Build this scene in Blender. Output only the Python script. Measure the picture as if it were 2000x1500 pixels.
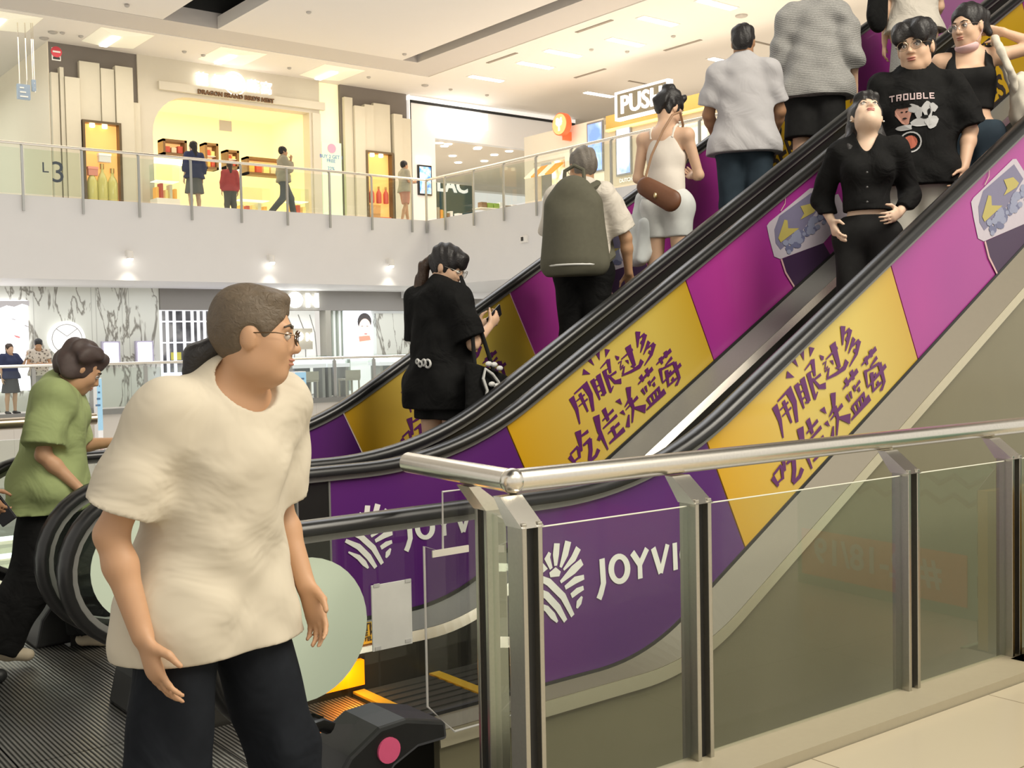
import bpy, bmesh, math, random
import numpy as np
from mathutils import Vector, Matrix

# ------------------------------------------------------------------ scene reset, camera, light, exposure
for _o in list(bpy.data.objects):
    bpy.data.objects.remove(_o)
SC = bpy.context.scene
COL = SC.collection
RNG = random.Random(7)

EYE = 1.388                      # camera height above the escalator landing (z = 0)
FPX = 2165.0                     # focal length for a 2000 px wide frame
CR = np.array([[0.78288192, 0.03871806, -0.62096442],
               [-0.62187757, 0.01808302, -0.78290567],
               [-0.01908368, 0.99908654, 0.03823476]])
cam_data = bpy.data.cameras.new('camera')
cam_data.sensor_width = 36.0
cam_data.lens = FPX * 36.0 / 2000.0
cam_data.clip_start = 0.05
cam_data.clip_end = 200
camera = bpy.data.objects.new('camera', cam_data)
COL.objects.link(camera)
camera.matrix_world = Matrix([[*CR[0], 0.0], [*CR[1], 0.0], [*CR[2], EYE], [0, 0, 0, 1]])
SC.camera = camera

SC.view_settings.view_transform = 'Standard'
SC.view_settings.look = 'None'
SC.view_settings.gamma = 1.0
SC.view_settings.exposure = 0.0
SC.view_settings.use_curve_mapping = False

world = bpy.data.worlds.new('mall_air')
SC.world = world
world.use_nodes = True
wbg = world.node_tree.nodes['Background']
wbg.inputs[0].default_value = (1.0, 0.945, 0.86, 1)
wbg.inputs[1].default_value = 0.85


def area_light(name, loc, size, power, color=(1, .93, .82), rot=(0, 0, 0), size_y=None):
    d = bpy.data.lights.new(name, 'AREA')
    d.energy = power
    d.color = color
    d.size = size
    if size_y:
        d.shape = 'RECTANGLE'
        d.size_y = size_y
    o = bpy.data.objects.new(name, d)
    o.location = loc
    o.rotation_euler = rot
    COL.objects.link(o)
    return o


# big ceiling lamp fields: over the landing where the photographer stands, over the atrium, over the far walkways; plus added fill lights
area_light('landing_ceiling_lamp', (0.6, -0.6, 4.2), 3.2, 26, (1, .88, .66), (math.radians(25), 0, 0), 1.6)
area_light('landing_ceiling_lamp', (4.5, -1.0, 4.2), 2.4, 6, (1, .88, .66), (math.radians(20), 0, 0), 1.2)
area_light('atrium_ceiling_lamp', (7.0, 12.0, 8.6), 7.0, 430, (.95, .97, 1))
area_light('panel_fill_light', (5.5, -5.0, 8.5), 5.0, 520, (1, .92, .77), (math.radians(46), 0, 0), 3.0)  # unseen fill light, added to brighten the balustrade panels
area_light('walkway_bounce_fill', (20.6, 17.0, 4.9), 2.4, 300, (1, .88, .72), (math.pi, 0, 0), 18.0)  # added upward fill, stands for light bounced off the walkway floor
area_light('right_ceiling_fill', (24.5, 16.0, 7.9), 4.5, 190, (1, .86, .68), (math.pi, 0, 0), 18.0)  # added fill with no real fixture, brightens the right-hand ceiling
area_light('far_panel_fill_light', (4.4, -.4, 7.6), 3.0, 420, (1, .93, .80), (math.radians(20), 0, 0))  # added fill, not a fixture; lifts the middle and far panels
area_light('shop_front_fill', (11.0, 27.6, 6.9), 14.0, 22, (1, .90, .76), (math.pi, 0, 0), 1.0)  # fill light added without a fixture, brightens the ceiling before the shops
area_light('atrium_ceiling_fill', (9.0, 20.0, 4.8), 8.0, 50, (1, .97, .97), (math.pi, 0, 0), 5.0)  # unseen upward fill, added to lighten the suspended ceiling panels
area_light('walkway_ceiling_lamp', (11.0, 26.6, 8.7), 14.0, 230, (1, .90, .76), (0, 0, 0), 2.0)
area_light('walkway_ceiling_lamp', (19.0, 20.0, 8.7), 2.2, 330, (1, .86, .70), (0, 0, 0), 12.0)
area_light('lower_walkway_lamp', (9.0, 25.9, 2.8), 18.0, 120, (.95, .97, 1), (0, 0, 0), 1.2)


# ------------------------------------------------------------------ layout helpers (photo ray -> point on a real plane)
def ray(px, py):
    v = CR @ np.array([px - 1000.0, 750.0 - py, -FPX])
    return v / np.linalg.norm(v)


def hit_y(px, py, y):
    r = ray(px, py)
    t = y / r[1]
    return (r[0] * t, y, EYE + r[2] * t)


def hit_x(px, py, x):
    r = ray(px, py)
    t = x / r[0]
    return (x, r[1] * t, EYE + r[2] * t)


def hit_z(px, py, z):
    r = ray(px, py)
    t = (z - EYE) / r[2]
    return (r[0] * t, r[1] * t, z)


# ------------------------------------------------------------------ materials
MATS = {}


def mat(name, col, rough=.6, metal=0.0, emit=0.0, ecol=None, var=.04, scale=40., spec=.5, bump=0., bdist=.01, bscale=None, alpha=None):
    if name in MATS:
        return MATS[name]
    m = bpy.data.materials.new(name)
    m.use_nodes = True
    nt = m.node_tree
    b = nt.nodes['Principled BSDF']
    b.inputs['Roughness'].default_value = rough
    b.inputs['Metallic'].default_value = metal
    b.inputs['Specular IOR Level'].default_value = spec
    c = (*col, 1)
    tc = nt.nodes.new('ShaderNodeTexCoord')
    nz = nt.nodes.new('ShaderNodeTexNoise')
    nz.inputs['Scale'].default_value = scale
    nz.inputs['Detail'].default_value = 4
    nt.links.new(tc.outputs['Object'], nz.inputs['Vector'])
    mx = nt.nodes.new('ShaderNodeMix')
    mx.data_type = 'RGBA'
    mx.inputs['A'].default_value = (*[max(0, k * (1 - var)) for k in col], 1)
    mx.inputs['B'].default_value = (*[min(1, k * (1 + var)) for k in col], 1)
    nt.links.new(nz.outputs['Fac'], mx.inputs['Factor'])
    nt.links.new(mx.outputs['Result'], b.inputs['Base Color'])
    if bump:
        bp = nt.nodes.new('ShaderNodeBump')
        bp.inputs['Strength'].default_value = bump
        bp.inputs['Distance'].default_value = bdist
        n2 = nt.nodes.new('ShaderNodeTexNoise')
        n2.inputs['Scale'].default_value = bscale or scale
        n2.inputs['Detail'].default_value = 3
        n2.inputs['Distortion'].default_value = 1.2
        nt.links.new(tc.outputs['Object'], n2.inputs['Vector'])
        nt.links.new(n2.outputs['Fac'], bp.inputs['Height'])
        nt.links.new(bp.outputs['Normal'], b.inputs['Normal'])
    if emit:
        b.inputs['Emission Color'].default_value = (*(ecol or col), 1)
        b.inputs['Emission Strength'].default_value = emit
    MATS[name] = m
    return m


def glass(name, tint=(.93, .96, .94), refl=1.0, rough=0.02, frost=0.0):
    if name in MATS:
        return MATS[name]
    m = bpy.data.materials.new(name)
    m.use_nodes = True
    nt = m.node_tree
    nt.nodes.clear()
    out = nt.nodes.new('ShaderNodeOutputMaterial')
    tr = nt.nodes.new('ShaderNodeBsdfTransparent')
    tr.inputs[0].default_value = (*tint, 1)
    gl = nt.nodes.new('ShaderNodeBsdfGlossy')
    gl.inputs['Roughness'].default_value = rough
    gl.inputs['Color'].default_value = (1, 1, 1, 1)
    fr = nt.nodes.new('ShaderNodeFresnel')
    fr.inputs['IOR'].default_value = 1.45
    ml = nt.nodes.new('ShaderNodeMath')
    ml.operation = 'MULTIPLY'
    ml.inputs[1].default_value = refl
    nt.links.new(fr.outputs[0], ml.inputs[0])
    ge = nt.nodes.new('ShaderNodeNewGeometry')      # only the outer face of a sheet mirrors
    iv = nt.nodes.new('ShaderNodeMath')
    iv.operation = 'SUBTRACT'
    iv.inputs[0].default_value = 1.0
    nt.links.new(ge.outputs['Backfacing'], iv.inputs[1])
    m2 = nt.nodes.new('ShaderNodeMath')
    m2.operation = 'MULTIPLY'
    nt.links.new(ml.outputs[0], m2.inputs[0])
    nt.links.new(iv.outputs[0], m2.inputs[1])
    mix = nt.nodes.new('ShaderNodeMixShader')
    nt.links.new(m2.outputs[0], mix.inputs[0])
    nt.links.new(tr.outputs[0], mix.inputs[1])
    nt.links.new(gl.outputs[0], mix.inputs[2])
    nt.links.new(mix.outputs[0], out.inputs[0])
    MATS[name] = m
    return m


def node_mat(name, rough=.5, metal=0., spec=.5):
    m = bpy.data.materials.new(name)
    m.use_nodes = True
    b = m.node_tree.nodes['Principled BSDF']
    b.inputs['Roughness'].default_value = rough
    b.inputs['Metallic'].default_value = metal
    b.inputs['Specular IOR Level'].default_value = spec
    MATS[name] = m
    return m, m.node_tree, b


def ramp(nt, stops, interp='LINEAR'):
    r = nt.nodes.new('ShaderNodeValToRGB')
    r.color_ramp.interpolation = interp
    el = r.color_ramp.elements
    while len(el) < len(stops):
        el.new(0.5)
    for e, (p, c) in zip(el, stops):
        e.position = p
        e.color = (*c, 1) if len(c) == 3 else c
    return r


# ------------------------------------------------------------------ mesh builder
class MB:
    def __init__(s):
        s.v = []
        s.f = []

    def add(s, vs, fs):
        n = len(s.v)
        s.v += [tuple(map(float, p)) for p in vs]
        s.f += [tuple(n + i for i in q) for q in fs]
        return s

    def box(s, a, b):
        x0, x1 = sorted((a[0], b[0]))
        y0, y1 = sorted((a[1], b[1]))
        z0, z1 = sorted((a[2], b[2]))
        return s.add([(x0, y0, z0), (x1, y0, z0), (x1, y1, z0), (x0, y1, z0), (x0, y0, z1), (x1, y0, z1), (x1, y1, z1), (x0, y1, z1)],
                     [(0, 3, 2, 1), (4, 5, 6, 7), (0, 1, 5, 4), (1, 2, 6, 5), (2, 3, 7, 6), (3, 0, 4, 7)])

    def prism(s, poly, axis, a, b):
        """poly: 2D points; extruded along axis ('x','y','z') from a to b. 2D axes are the two remaining ones in order."""
        n = len(poly)

        def P(u, v, w):
            return {'x': (w, u, v), 'y': (u, w, v), 'z': (u, v, w)}[axis]
        vs = [P(u, v, a) for u, v in poly] + [P(u, v, b) for u, v in poly]
        fs = [tuple(range(n)), tuple(range(2 * n - 1, n - 1, -1))]
        fs += [(i, n + i, n + (i + 1) % n, (i + 1) % n) for i in range(n)]
        return s.add(vs, fs)

    def tube(s, pts, r, n=10, cap=True, closed=False):
        pts = [Vector(p) for p in pts]
        rs = r if isinstance(r, (list, tuple)) else [r] * len(pts)
        rings = []
        up = None
        m = len(pts)
        for i, p in enumerate(pts):
            if closed:
                t = pts[(i + 1) % m] - pts[i - 1]
            else:
                t = pts[min(i + 1, m - 1)] - pts[max(i - 1, 0)]
            t.normalize()
            if up is None:
                up = Vector((0, 0, 1)) if abs(t.z) < .9 else Vector((1, 0, 0))
            a = t.cross(up)
            a.normalize()
            b = a.cross(t)
            up = b
            rings.append([p + (a * math.cos(2 * math.pi * k / n) + b * math.sin(2 * math.pi * k / n)) * rs[i] for k in range(n)])
        vs = [q for rg in rings for q in rg]
        fs = []
        for i in range(m if closed else m - 1):
            j = (i + 1) % m
            for k in range(n):
                fs.append((i * n + k, i * n + (k + 1) % n, j * n + (k + 1) % n, j * n + k))
        if cap and not closed:
            fs.append(tuple(range(n - 1, -1, -1)))
            fs.append(tuple((m - 1) * n + k for k in range(n)))
        return s.add(vs, fs)

    def cyl(s, a, b, r, n=16):
        return s.tube([a, b], r, n)

    def lathe(s, prof, c, n=20):
        vs = []
        fs = []
        for (r, z) in prof:
            for k in range(n):
                vs.append((c[0] + r * math.cos(2 * math.pi * k / n), c[1] + r * math.sin(2 * math.pi * k / n), c[2] + z))
        for i in range(len(prof) - 1):
            for k in range(n):
                fs.append((i * n + k, i * n + (k + 1) % n, (i + 1) * n + (k + 1) % n, (i + 1) * n + k))
        fs.append(tuple(range(n - 1, -1, -1)))
        fs.append(tuple((len(prof) - 1) * n + k for k in range(n)))
        return s.add(vs, fs)

    def grid(s, P, thick=None):
        """P: 2D list of points -> quad sheet (solid when thick vector given)"""
        a, b = len(P), len(P[0])
        vs = [p for r in P for p in r]
        fs = [(i * b + j, (i + 1) * b + j, (i + 1) * b + j + 1, i * b + j + 1) for i in range(a - 1) for j in range(b - 1)]
        if thick is not None:
            n = len(vs)
            vs = vs + [(p[0] + thick[0], p[1] + thick[1], p[2] + thick[2]) for p in vs]
            fs2 = [tuple(n + i for i in reversed(q)) for q in fs]
            side = []
            rim = [(i, 0) for i in range(a)] + [(a - 1, j) for j in range(1, b)] + [(i, b - 1) for i in range(a - 2, -1, -1)] + [(0, j) for j in range(b - 2, 0, -1)]
            ids = [i * b + j for i, j in rim]
            for k in range(len(ids)):
                p, q = ids[k], ids[(k + 1) % len(ids)]
                side.append((p, n + p, n + q, q))
            fs = fs + fs2 + side
        return s.add(vs, fs)

    def ell(s, c, r, n=14, m=9, rot=None):
        vs = [(0, 0, 1)]
        for i in range(1, m):
            a = math.pi * i / m
            for k in range(n):
                b = 2 * math.pi * k / n
                vs.append((math.sin(a) * math.cos(b), math.sin(a) * math.sin(b), math.cos(a)))
        vs.append((0, 0, -1))
        fs = [(0, 1 + k, 1 + (k + 1) % n) for k in range(n)]
        for i in range(m - 2):
            for k in range(n):
                fs.append((1 + i * n + k, 1 + (i + 1) * n + k, 1 + (i + 1) * n + (k + 1) % n, 1 + i * n + (k + 1) % n))
        L = len(vs) - 1
        fs += [(L, 1 + (m - 2) * n + (k + 1) % n, 1 + (m - 2) * n + k) for k in range(n)]
        out = []
        for v in vs:
            q = Vector((v[0] * r[0], v[1] * r[1], v[2] * r[2]))
            if rot is not None:
                q = rot @ q
            out.append((q.x + c[0], q.y + c[1], q.z + c[2]))
        return s.add(out, fs)

    def build(s, name, material, parent=None, smooth=False, bevel=0.0):
        me = bpy.data.meshes.new(name)
        me.from_pydata(s.v, [], s.f)
        me.update()
        bm = bmesh.new()
        bm.from_mesh(me)
        bmesh.ops.recalc_face_normals(bm, faces=bm.faces)
        bm.to_mesh(me)
        bm.free()
        o = bpy.data.objects.new(name, me)
        COL.objects.link(o)
        if material:
            me.materials.append(material)
        if parent:
            o.parent = parent
            o.matrix_parent_inverse = Matrix.Translation(-parent_loc(parent))
        if smooth:
            for p in me.polygons:
                p.use_smooth = True
            try:
                me.set_sharp_from_angle(angle=math.radians(40))
            except Exception:
                pass
        if bevel:
            md = o.modifiers.new('bevel', 'BEVEL')
            md.width = bevel
            md.segments = 2
            md.limit_method = 'ANGLE'
        return o


def parent_loc(p):
    """world location of a parent (parents are only ever translated)"""
    v = Vector(p.location)
    if p.parent:
        # parts sit at world coordinates through their parent inverse
        v = Vector((0, 0, 0))
    return v


def thing(name, label, cat, loc=(0, 0, 0), group=None):
    o = bpy.data.objects.new(name, None)
    o.empty_display_size = .1
    COL.objects.link(o)
    o.location = loc
    o['label'] = label
    o['category'] = cat
    if group:
        o['group'] = group
    return o


def tag(o, label, cat, group=None):
    o['label'] = label
    o['category'] = cat
    if group:
        o['group'] = group
    return o


ORD = ['first', 'second', 'third', 'fourth', 'fifth', 'sixth', 'seventh', 'eighth', 'ninth', 'tenth', 'eleventh', 'twelfth', 'thirteenth', 'fourteenth', 'fifteenth', 'sixteenth', 'seventeenth', 'eighteenth']


def struct(o):
    o['kind'] = 'structure'
    return o


def copy_thing(root, delta, label=None, group=None):
    r = root.copy()
    COL.objects.link(r)
    r.location = Vector(root.location) + Vector(delta)
    if label:
        r['label'] = label
    if group:
        r['group'] = group
    for ch in list(root.children):
        c = ch.copy()
        COL.objects.link(c)
        c.parent = r
        for g in list(ch.children):
            d = g.copy()
            COL.objects.link(d)
            d.parent = c
    return r


def text_mesh(body, size=1.0, depth=0.01, bold=0.0, shear=0.0, align='CENTER', space=1.0):
    """vertices, faces of extruded lettering in the local XY plane"""
    cu = bpy.data.curves.new('lettering', 'FONT')
    cu.body = body
    cu.size = size
    cu.extrude = depth / 2
    cu.offset = bold
    cu.shear = shear
    cu.align_x = align
    cu.align_y = 'CENTER'
    cu.space_character = space
    cu.resolution_u = 3
    o = bpy.data.objects.new('lettering', cu)
    COL.objects.link(o)
    dg = bpy.context.evaluated_depsgraph_get()
    ev = o.evaluated_get(dg)
    me = ev.to_mesh()
    vs = [tuple(v.co) for v in me.vertices]
    fs = [tuple(p.vertices) for p in me.polygons]
    ev.to_mesh_clear()
    bpy.data.objects.remove(o)
    bpy.data.curves.remove(cu)
    return vs, fs


def text_obj(name, body, size, material, origin, ux, uy, parent=None, depth=.01, bold=0., width=None, shear=0., height=None, space=1.0):
    """lettering whose local x runs along ux and y along uy, centred on origin"""
    vs, fs = text_mesh(body, size, depth, bold, shear, space=space)
    if not vs:
        return None
    xs = [v[0] for v in vs]
    ys = [v[1] for v in vs]
    cx, cy = (min(xs) + max(xs)) / 2, (min(ys) + max(ys)) / 2
    kx = (width / (max(xs) - min(xs))) if width else 1.0
    ky = (height / (max(ys) - min(ys))) if height else (kx if width else 1.0)
    ux = Vector(ux).normalized()
    uy = Vector(uy).normalized()
    n = ux.cross(uy)
    O = Vector(origin)
    m = MB()
    m.add([O + ux * ((v[0] - cx) * kx) + uy * ((v[1] - cy) * ky) + n * v[2] for v in vs], fs)
    return m.build(name, material, parent)


# shared materials
M_white = mat('white_paint', (.80, .77, .72), .65)
M_fascia = mat('fascia_paint', (.72, .705, .69), .6, var=.02, scale=3)
M_ceil = mat('ceiling_paint', (.79, .745, .68), .8, var=.01, scale=2)
M_ceil_low = mat('ceiling_panel_paint', (.74, .70, .65), .8, var=.01, scale=2)
M_dark = mat('dark_void_paint', (.02, .02, .018), .8)
M_steel = mat('brushed_steel', (.78, .74, .66), .26, 1.0, var=.08, scale=120)
M_steel_d = mat('satin_steel', (.52, .50, .44), .34, 1.0, var=.08, scale=120)
M_alu = mat('aluminium_deck', (.25, .25, .235), .42, .4, var=.06, scale=90)
M_rubber = mat('black_rubber', (.012, .012, .012), .3, 0, var=.2)
M_black = mat('black_plastic', (.015, .015, .015), .42, 0, var=.2)
M_glass = glass('clear_glass')
M_acryl = glass('acrylic_sheet', (.90, .90, .90), 1.1)
M_frost = mat('frosted_glass_disc', (.60, .70, .57), .35, 0, var=.02, scale=3)
M_lamp = mat('lamp_white', (1, 1, 1), .5, 0, 6.0, (1, .97, .9))
M_warm = mat('lamp_warm', (1, .9, .7), .5, 0, 4.0, (1, .78, .42))
# =================================================================== THE BUILDING
YV = 24.0          # far edge of the atrium void
XV = 16.33         # right edge of the atrium void
ZF3 = 4.57         # level 3 floor
ZS = 2.87          # underside of level 3 slab
ZC = 9.10          # ceiling
YB = 29.0          # level 3 shop front plane
YM = 27.0          # level 2 shop front plane
XR = 22.0          # right shop front plane


def fb(px, py):
    return hit_y(px, py, YB)


def rect_y(mb, x0, y0, x1, y1, Y, d):
    """box on plane y=Y covering photo rect corners (upper left, lower right), depth d towards +y"""
    a = hit_y(x0, y0, Y)
    b = hit_y(x1, y1, Y)
    mb.box((a[0], Y, a[2]), (b[0], Y + d, b[2]))
    return a, b


# ---- floors
def ribbed():
    m, nt, b = node_mat('ribbed_metal_plate', .35, .75)
    tc = nt.nodes.new('ShaderNodeTexCoord')
    sp = nt.nodes.new('ShaderNodeSeparateXYZ')
    nt.links.new(tc.outputs['Object'], sp.inputs[0])
    mu = nt.nodes.new('ShaderNodeMath')
    mu.operation = 'MULTIPLY'
    mu.inputs[1].default_value = 2 * math.pi / .0155
    nt.links.new(sp.outputs['X'], mu.inputs[0])
    si = nt.nodes.new('ShaderNodeMath')
    si.operation = 'SINE'
    nt.links.new(mu.outputs[0], si.inputs[0])
    r = ramp(nt, [(.30, (.035, .034, .032)), (.62, (.32, .31, .29))])
    ma = nt.nodes.new('ShaderNodeMapRange')
    ma.inputs[1].default_value = -1
    ma.inputs[2].default_value = 1
    nt.links.new(si.outputs[0], ma.inputs[0])
    nt.links.new(ma.outputs[0], r.inputs[0])
    nt.links.new(r.outputs[0], b.inputs['Base Color'])
    bp = nt.nodes.new('ShaderNodeBump')
    bp.inputs['Strength'].default_value = .35
    bp.inputs['Distance'].default_value = .004
    nt.links.new(ma.outputs[0], bp.inputs['Height'])
    nt.links.new(bp.outputs[0], b.inputs['Normal'])
    return m


M_rib = ribbed()


def tiles(name, c1, c2, size, rough, offx=0, offy=0):
    m, nt, b = node_mat(name, rough)
    tc = nt.nodes.new('ShaderNodeTexCoord')
    mp = nt.nodes.new('ShaderNodeMapping')
    mp.inputs['Location'].default_value = (offx, offy, 0)
    nt.links.new(tc.outputs['Object'], mp.inputs[0])
    br = nt.nodes.new('ShaderNodeTexBrick')
    br.offset = 0
    br.inputs['Color1'].default_value = (*c1, 1)
    br.inputs['Color2'].default_value = (*[k * .97 for k in c1], 1)
    br.inputs['Mortar'].default_value = (*c2, 1)
    br.inputs['Scale'].default_value = 1.0
    br.inputs['Mortar Size'].default_value = .0025
    br.inputs['Brick Width'].default_value = size
    br.inputs['Row Height'].default_value = size
    nt.links.new(mp.outputs[0], br.inputs[0])
    nt.links.new(br.outputs[0], b.inputs['Base Color'])
    return m


M_tile = tiles('beige_floor_tile', (.49, .43, .315), (.22, .18, .12), .9, .22, .12, .3)
M_tile3 = tiles('pale_floor_tile', (.66, .62, .56), (.4, .36, .32), .9, .3)

ZT = .188          # raised tile floor behind the glass rail
m = MB()
m.box((-6, -6, -.3), (1.6, 1.62, -.004))
struct(m.build('floor', M_tile))
# ribbed landing plates in front of the two escalators (separate lift-out plates)
plates = [(-2.4, .90, 1.62, 3.25), (.905, 2.19, 1.62, 2.60), (.905, 2.19, 2.905, 3.74), (-2.4, .90, 3.255, 4.16), (.905, 1.62, 3.745, 5.55), (-2.4, .90, 4.165, 6.1)]
plates = [(-2.4, .955, 1.62, 3.90), (.96, 1.55, 1.62, 3.90), (-2.4, .955, 3.905, 6.0), (.96, 1.55, 3.905, 5.60), (1.555, 2.17, 2.98, 3.82), (1.555, 2.17, 4.46, 5.34)]
places = ['wide plate nearest the walking man', 'narrow plate at the near escalator entry', 'wide plate under the woman in green', 'narrow plate at the far escalator entry',
          'comb plate of the near escalator', 'comb plate of the far escalator']
for (x0, x1, y0, y1), pl in zip(plates, places):
    m = MB()
    m.box((x0, y0, -.05), (x1, y1, 0))
    o = m.build('landing_plate', M_rib)
    tag(o, 'grey ribbed metal floor plate, ' + pl, 'floor plate', 'ribbed landing plates')
m = MB()
m.box((-6, 1.62, -.35), (1.56, 6.0, -.05))
m.box((1.56, 2.95, -.35), (2.2, 6.0, -.05))
struct(m.build('floor', M_dark))
m = MB()
m.prism([(1.60, -6), (9.0, -6), (9.0, 1.63), (1.60, 1.96)], 'z', -.3, ZT)
struct(m.build('floor', M_tile))
# kerb along the foot of the glass rail
m = MB()
m.prism([(1.60, 1.965), (9.0, 1.635), (9.0, 1.80), (1.60, 2.13)], 'z', -.6, ZT + .03)
struct(m.build('trim_1', mat('kerb_stone', (.34, .30, .21), .5)))

# ---- far level 2 slab, lower floor, upper slab
m = MB()
m.box((-8, 25.0, -1.5), (40, YM + 9, 0))
struct(m.build('floor', M_tile3))
m = MB()
m.box((-8, 23, -5.3), (40, 45, -5))
struct(m.build('floor', M_tile3))
m = MB()
m.box((-8, 40, -5), (40, 40.3, -1.4))
struct(m.build('wall_lower', M_white))
# level 3 slab: front band and right band with white fascia
m = MB()
m.box((-8, YV, ZS), (XV, YV + .25, ZF3))
m.box((-8, YV + .25, ZF3 - .3), (40, 46, ZF3))
m.box((-8, YV + .25, ZS), (40, YM + 8, ZS + .2))
m.box((XV, 3.0, ZS), (XV + .25, YV + .25, ZF3))
m.box((XV + .25, 3.0, ZF3 - .3), (40, YV + .25, ZF3))
m.box((XV + .25, 3.0, ZS), (40, YV + .25, ZS + .2))
struct(m.build('wall_fascia', M_fascia))
# slab the escalators arrive at
m = MB()
m.box((11.1, 2.4, ZF3 - .4), (XV, 5.9, ZF3 - .01))
struct(m.build('floor', M_fascia))

# ---- ceiling with recessed coffer and hanging panels
bx, by = 18.42, 26.85
m = MB()
m.box((-8, by, ZC), (45, 46, ZC + .1))
m.box((bx, -2, ZC), (45, by, ZC + .1))
struct(m.build('ceiling', M_ceil))
m = MB()                                    # dropped border of the coffer
w = 1.15
m.box((-8, by - w, ZC + .02), (bx, by, ZC + .5))
m.box((bx - w, -2, ZC + .02), (bx, by - w, ZC + .5))
struct(m.build('trim_2', mat('coffer_border_paint', (.58, .54, .50), .8, var=.01, scale=2)))
m = MB()
m.box((-8, -2, ZC + 1.6), (bx, by, ZC + 1.7))
m.box((-8, by - w - .02, ZC + .4), (bx, by - w, ZC + 1.6))
m.box((bx - w - .02, -2, ZC + .4), (bx - w, by, ZC + 1.6))
struct(m.build('ceiling', M_dark))
m = MB()
for y in (8, 11, 14, 17, 20, 23):
    m.box((-8, y, ZC + 1.1), (bx - w, y + .25, ZC + 1.5))
struct(m.build('trim_3', mat('void_beam_grey', (.12, .115, .10), .8)))
p1 = hit_z(425, 57, ZC)
m = MB()
m.box((p1[0], 6, ZC), (16.75, by - w - .05, ZC + .3))
tag(m.build('ceiling_panel', M_ceil_low), 'large suspended white ceiling panel with a dark slot around it, centre of the coffer', 'ceiling panel')
m = MB()
m.box((-8, 6, ZC + .02), (p1[0] - 1.35, by - w - .02, ZC + .32))
tag(m.build('ceiling_panel', M_ceil_low), 'suspended white ceiling panel cut by the left edge of the picture', 'ceiling panel')

# ---- ceiling lamps
def strip_lamp(px, py, along, label, L=1.15, wd=.2):
    c = hit_z(px, py, ZC)
    t = thing('ceiling_light', label, 'ceiling light', c, 'recessed ceiling lights')
    a = (c[0] - L / 2, c[1] - wd / 2) if along == 'x' else (c[0] - wd / 2, c[1] - L / 2)
    b = (c[0] + L / 2, c[1] + wd / 2) if along == 'x' else (c[0] + wd / 2, c[1] + L / 2)
    f = MB()
    f.box((a[0] - .05, a[1] - .05, ZC - .012), (b[0] + .05, b[1] + .05, ZC - .001))
    f.build('frame', M_white, t)
    d = MB()
    d.box((a[0], a[1], ZC - .03), (b[0], b[1], ZC - .013))
    d.build('diffuser', M_lamp, t)


def flared_lamp(px, py, label):
    c = hit_z(px, py, ZC)
    t = thing('ceiling_light', label, 'ceiling light', c, 'flared ceiling lights over the shop front')
    x, y = c[0], c[1]
    f = MB()
    z0, z1 = ZC - .005, ZC - .10
    f.add([(x - .45, y - .75, z0), (x + .85, y - .75, z0), (x + .85, y + .75, z0), (x - .45, y + .75, z0),
           (x - .1, y - .55, z1), (x + .12, y - .55, z1), (x + .12, y + .55, z1), (x - .1, y + .55, z1)],
          [(0, 1, 5, 4), (1, 2, 6, 5), (2, 3, 7, 6), (3, 0, 4, 7), (4, 5, 6, 7)])
    f.build('reflector', mat('cream_reflector', (.86, .82, .66), .5, emit=.25), t)
    d = MB()
    d.box((x - .09, y - .5, z1 - .035), (x + .09, y + .5, z1 - .003))
    d.build('diffuser', M_lamp, t)


for px, py, lb in ((1046, 127, 'white strip ceiling light left of the round red sign'), (950, 153, 'white strip ceiling light nearest the chemist shop corner'), (1100, 104, 'white strip ceiling light over the woman in the white top'),
                   (1222, 82, 'white strip ceiling light, fourth along the right walkway'), (1285, 41, 'short white strip ceiling light left of the polo shirt man'), (1400, 8, 'white strip ceiling light at the top edge of the picture'),
                   (1415, 119, 'white strip ceiling light partly behind the polo shirt man'), (1170, 184, 'dim white strip ceiling light above the word sign')):
    strip_lamp(px, py, 'x', lb)
for px, py, lb in ((214, 72, 'flared cream ceiling light over the left plank wall'), (440, 108, 'flared cream ceiling light over the lit shop sign'), (637, 140, 'flared cream ceiling light right of the lit shop sign'), (-8, 38, 'flared cream ceiling light cut by the left picture edge')):
    flared_lamp(px, py, lb)
# slot air diffusers and small ceiling devices
for px, py, ax, lb in ((1160, 51, 'y', 'dark slot air vent nearest the coffer'), (1333, 88, 'y', 'dark slot air vent left of the polo shirt man'), (1152, 143, 'y', 'dark slot air vent over the walkway corner'), (980, 113, 'y', 'dark slot air vent beside the coffer corner'),
                       (1502, 87, 'x', 'thin slot air vent right of the polo shirt man'), (1258, 163, 'x', 'thin slot air vent above the word sign'), (1515, 130, 'y', 'thin slot air vent behind the polo shirt man')):
    c = hit_z(px, py, ZC)
    m = MB()
    L = 1.3
    if ax == 'y':
        m.box((c[0] - .05, c[1] - L / 2, ZC - .015), (c[0] + .05, c[1] + L / 2, ZC - .001))
    else:
        m.box((c[0] - L / 2, c[1] - .04, ZC - .015), (c[0] + L / 2, c[1] + .04, ZC - .001))
    tag(m.build('air_vent', mat('vent_shadow_grey', (.30, .26, .21), .8)), lb, 'vent', 'ceiling slot vents')
RANK = sorted((103, 86, 122, 158, 360, 397, 565, 720, 830, 880, 951, 1448, 1225, 1155, 248, 603, 790, 1315))
k = 0
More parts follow.
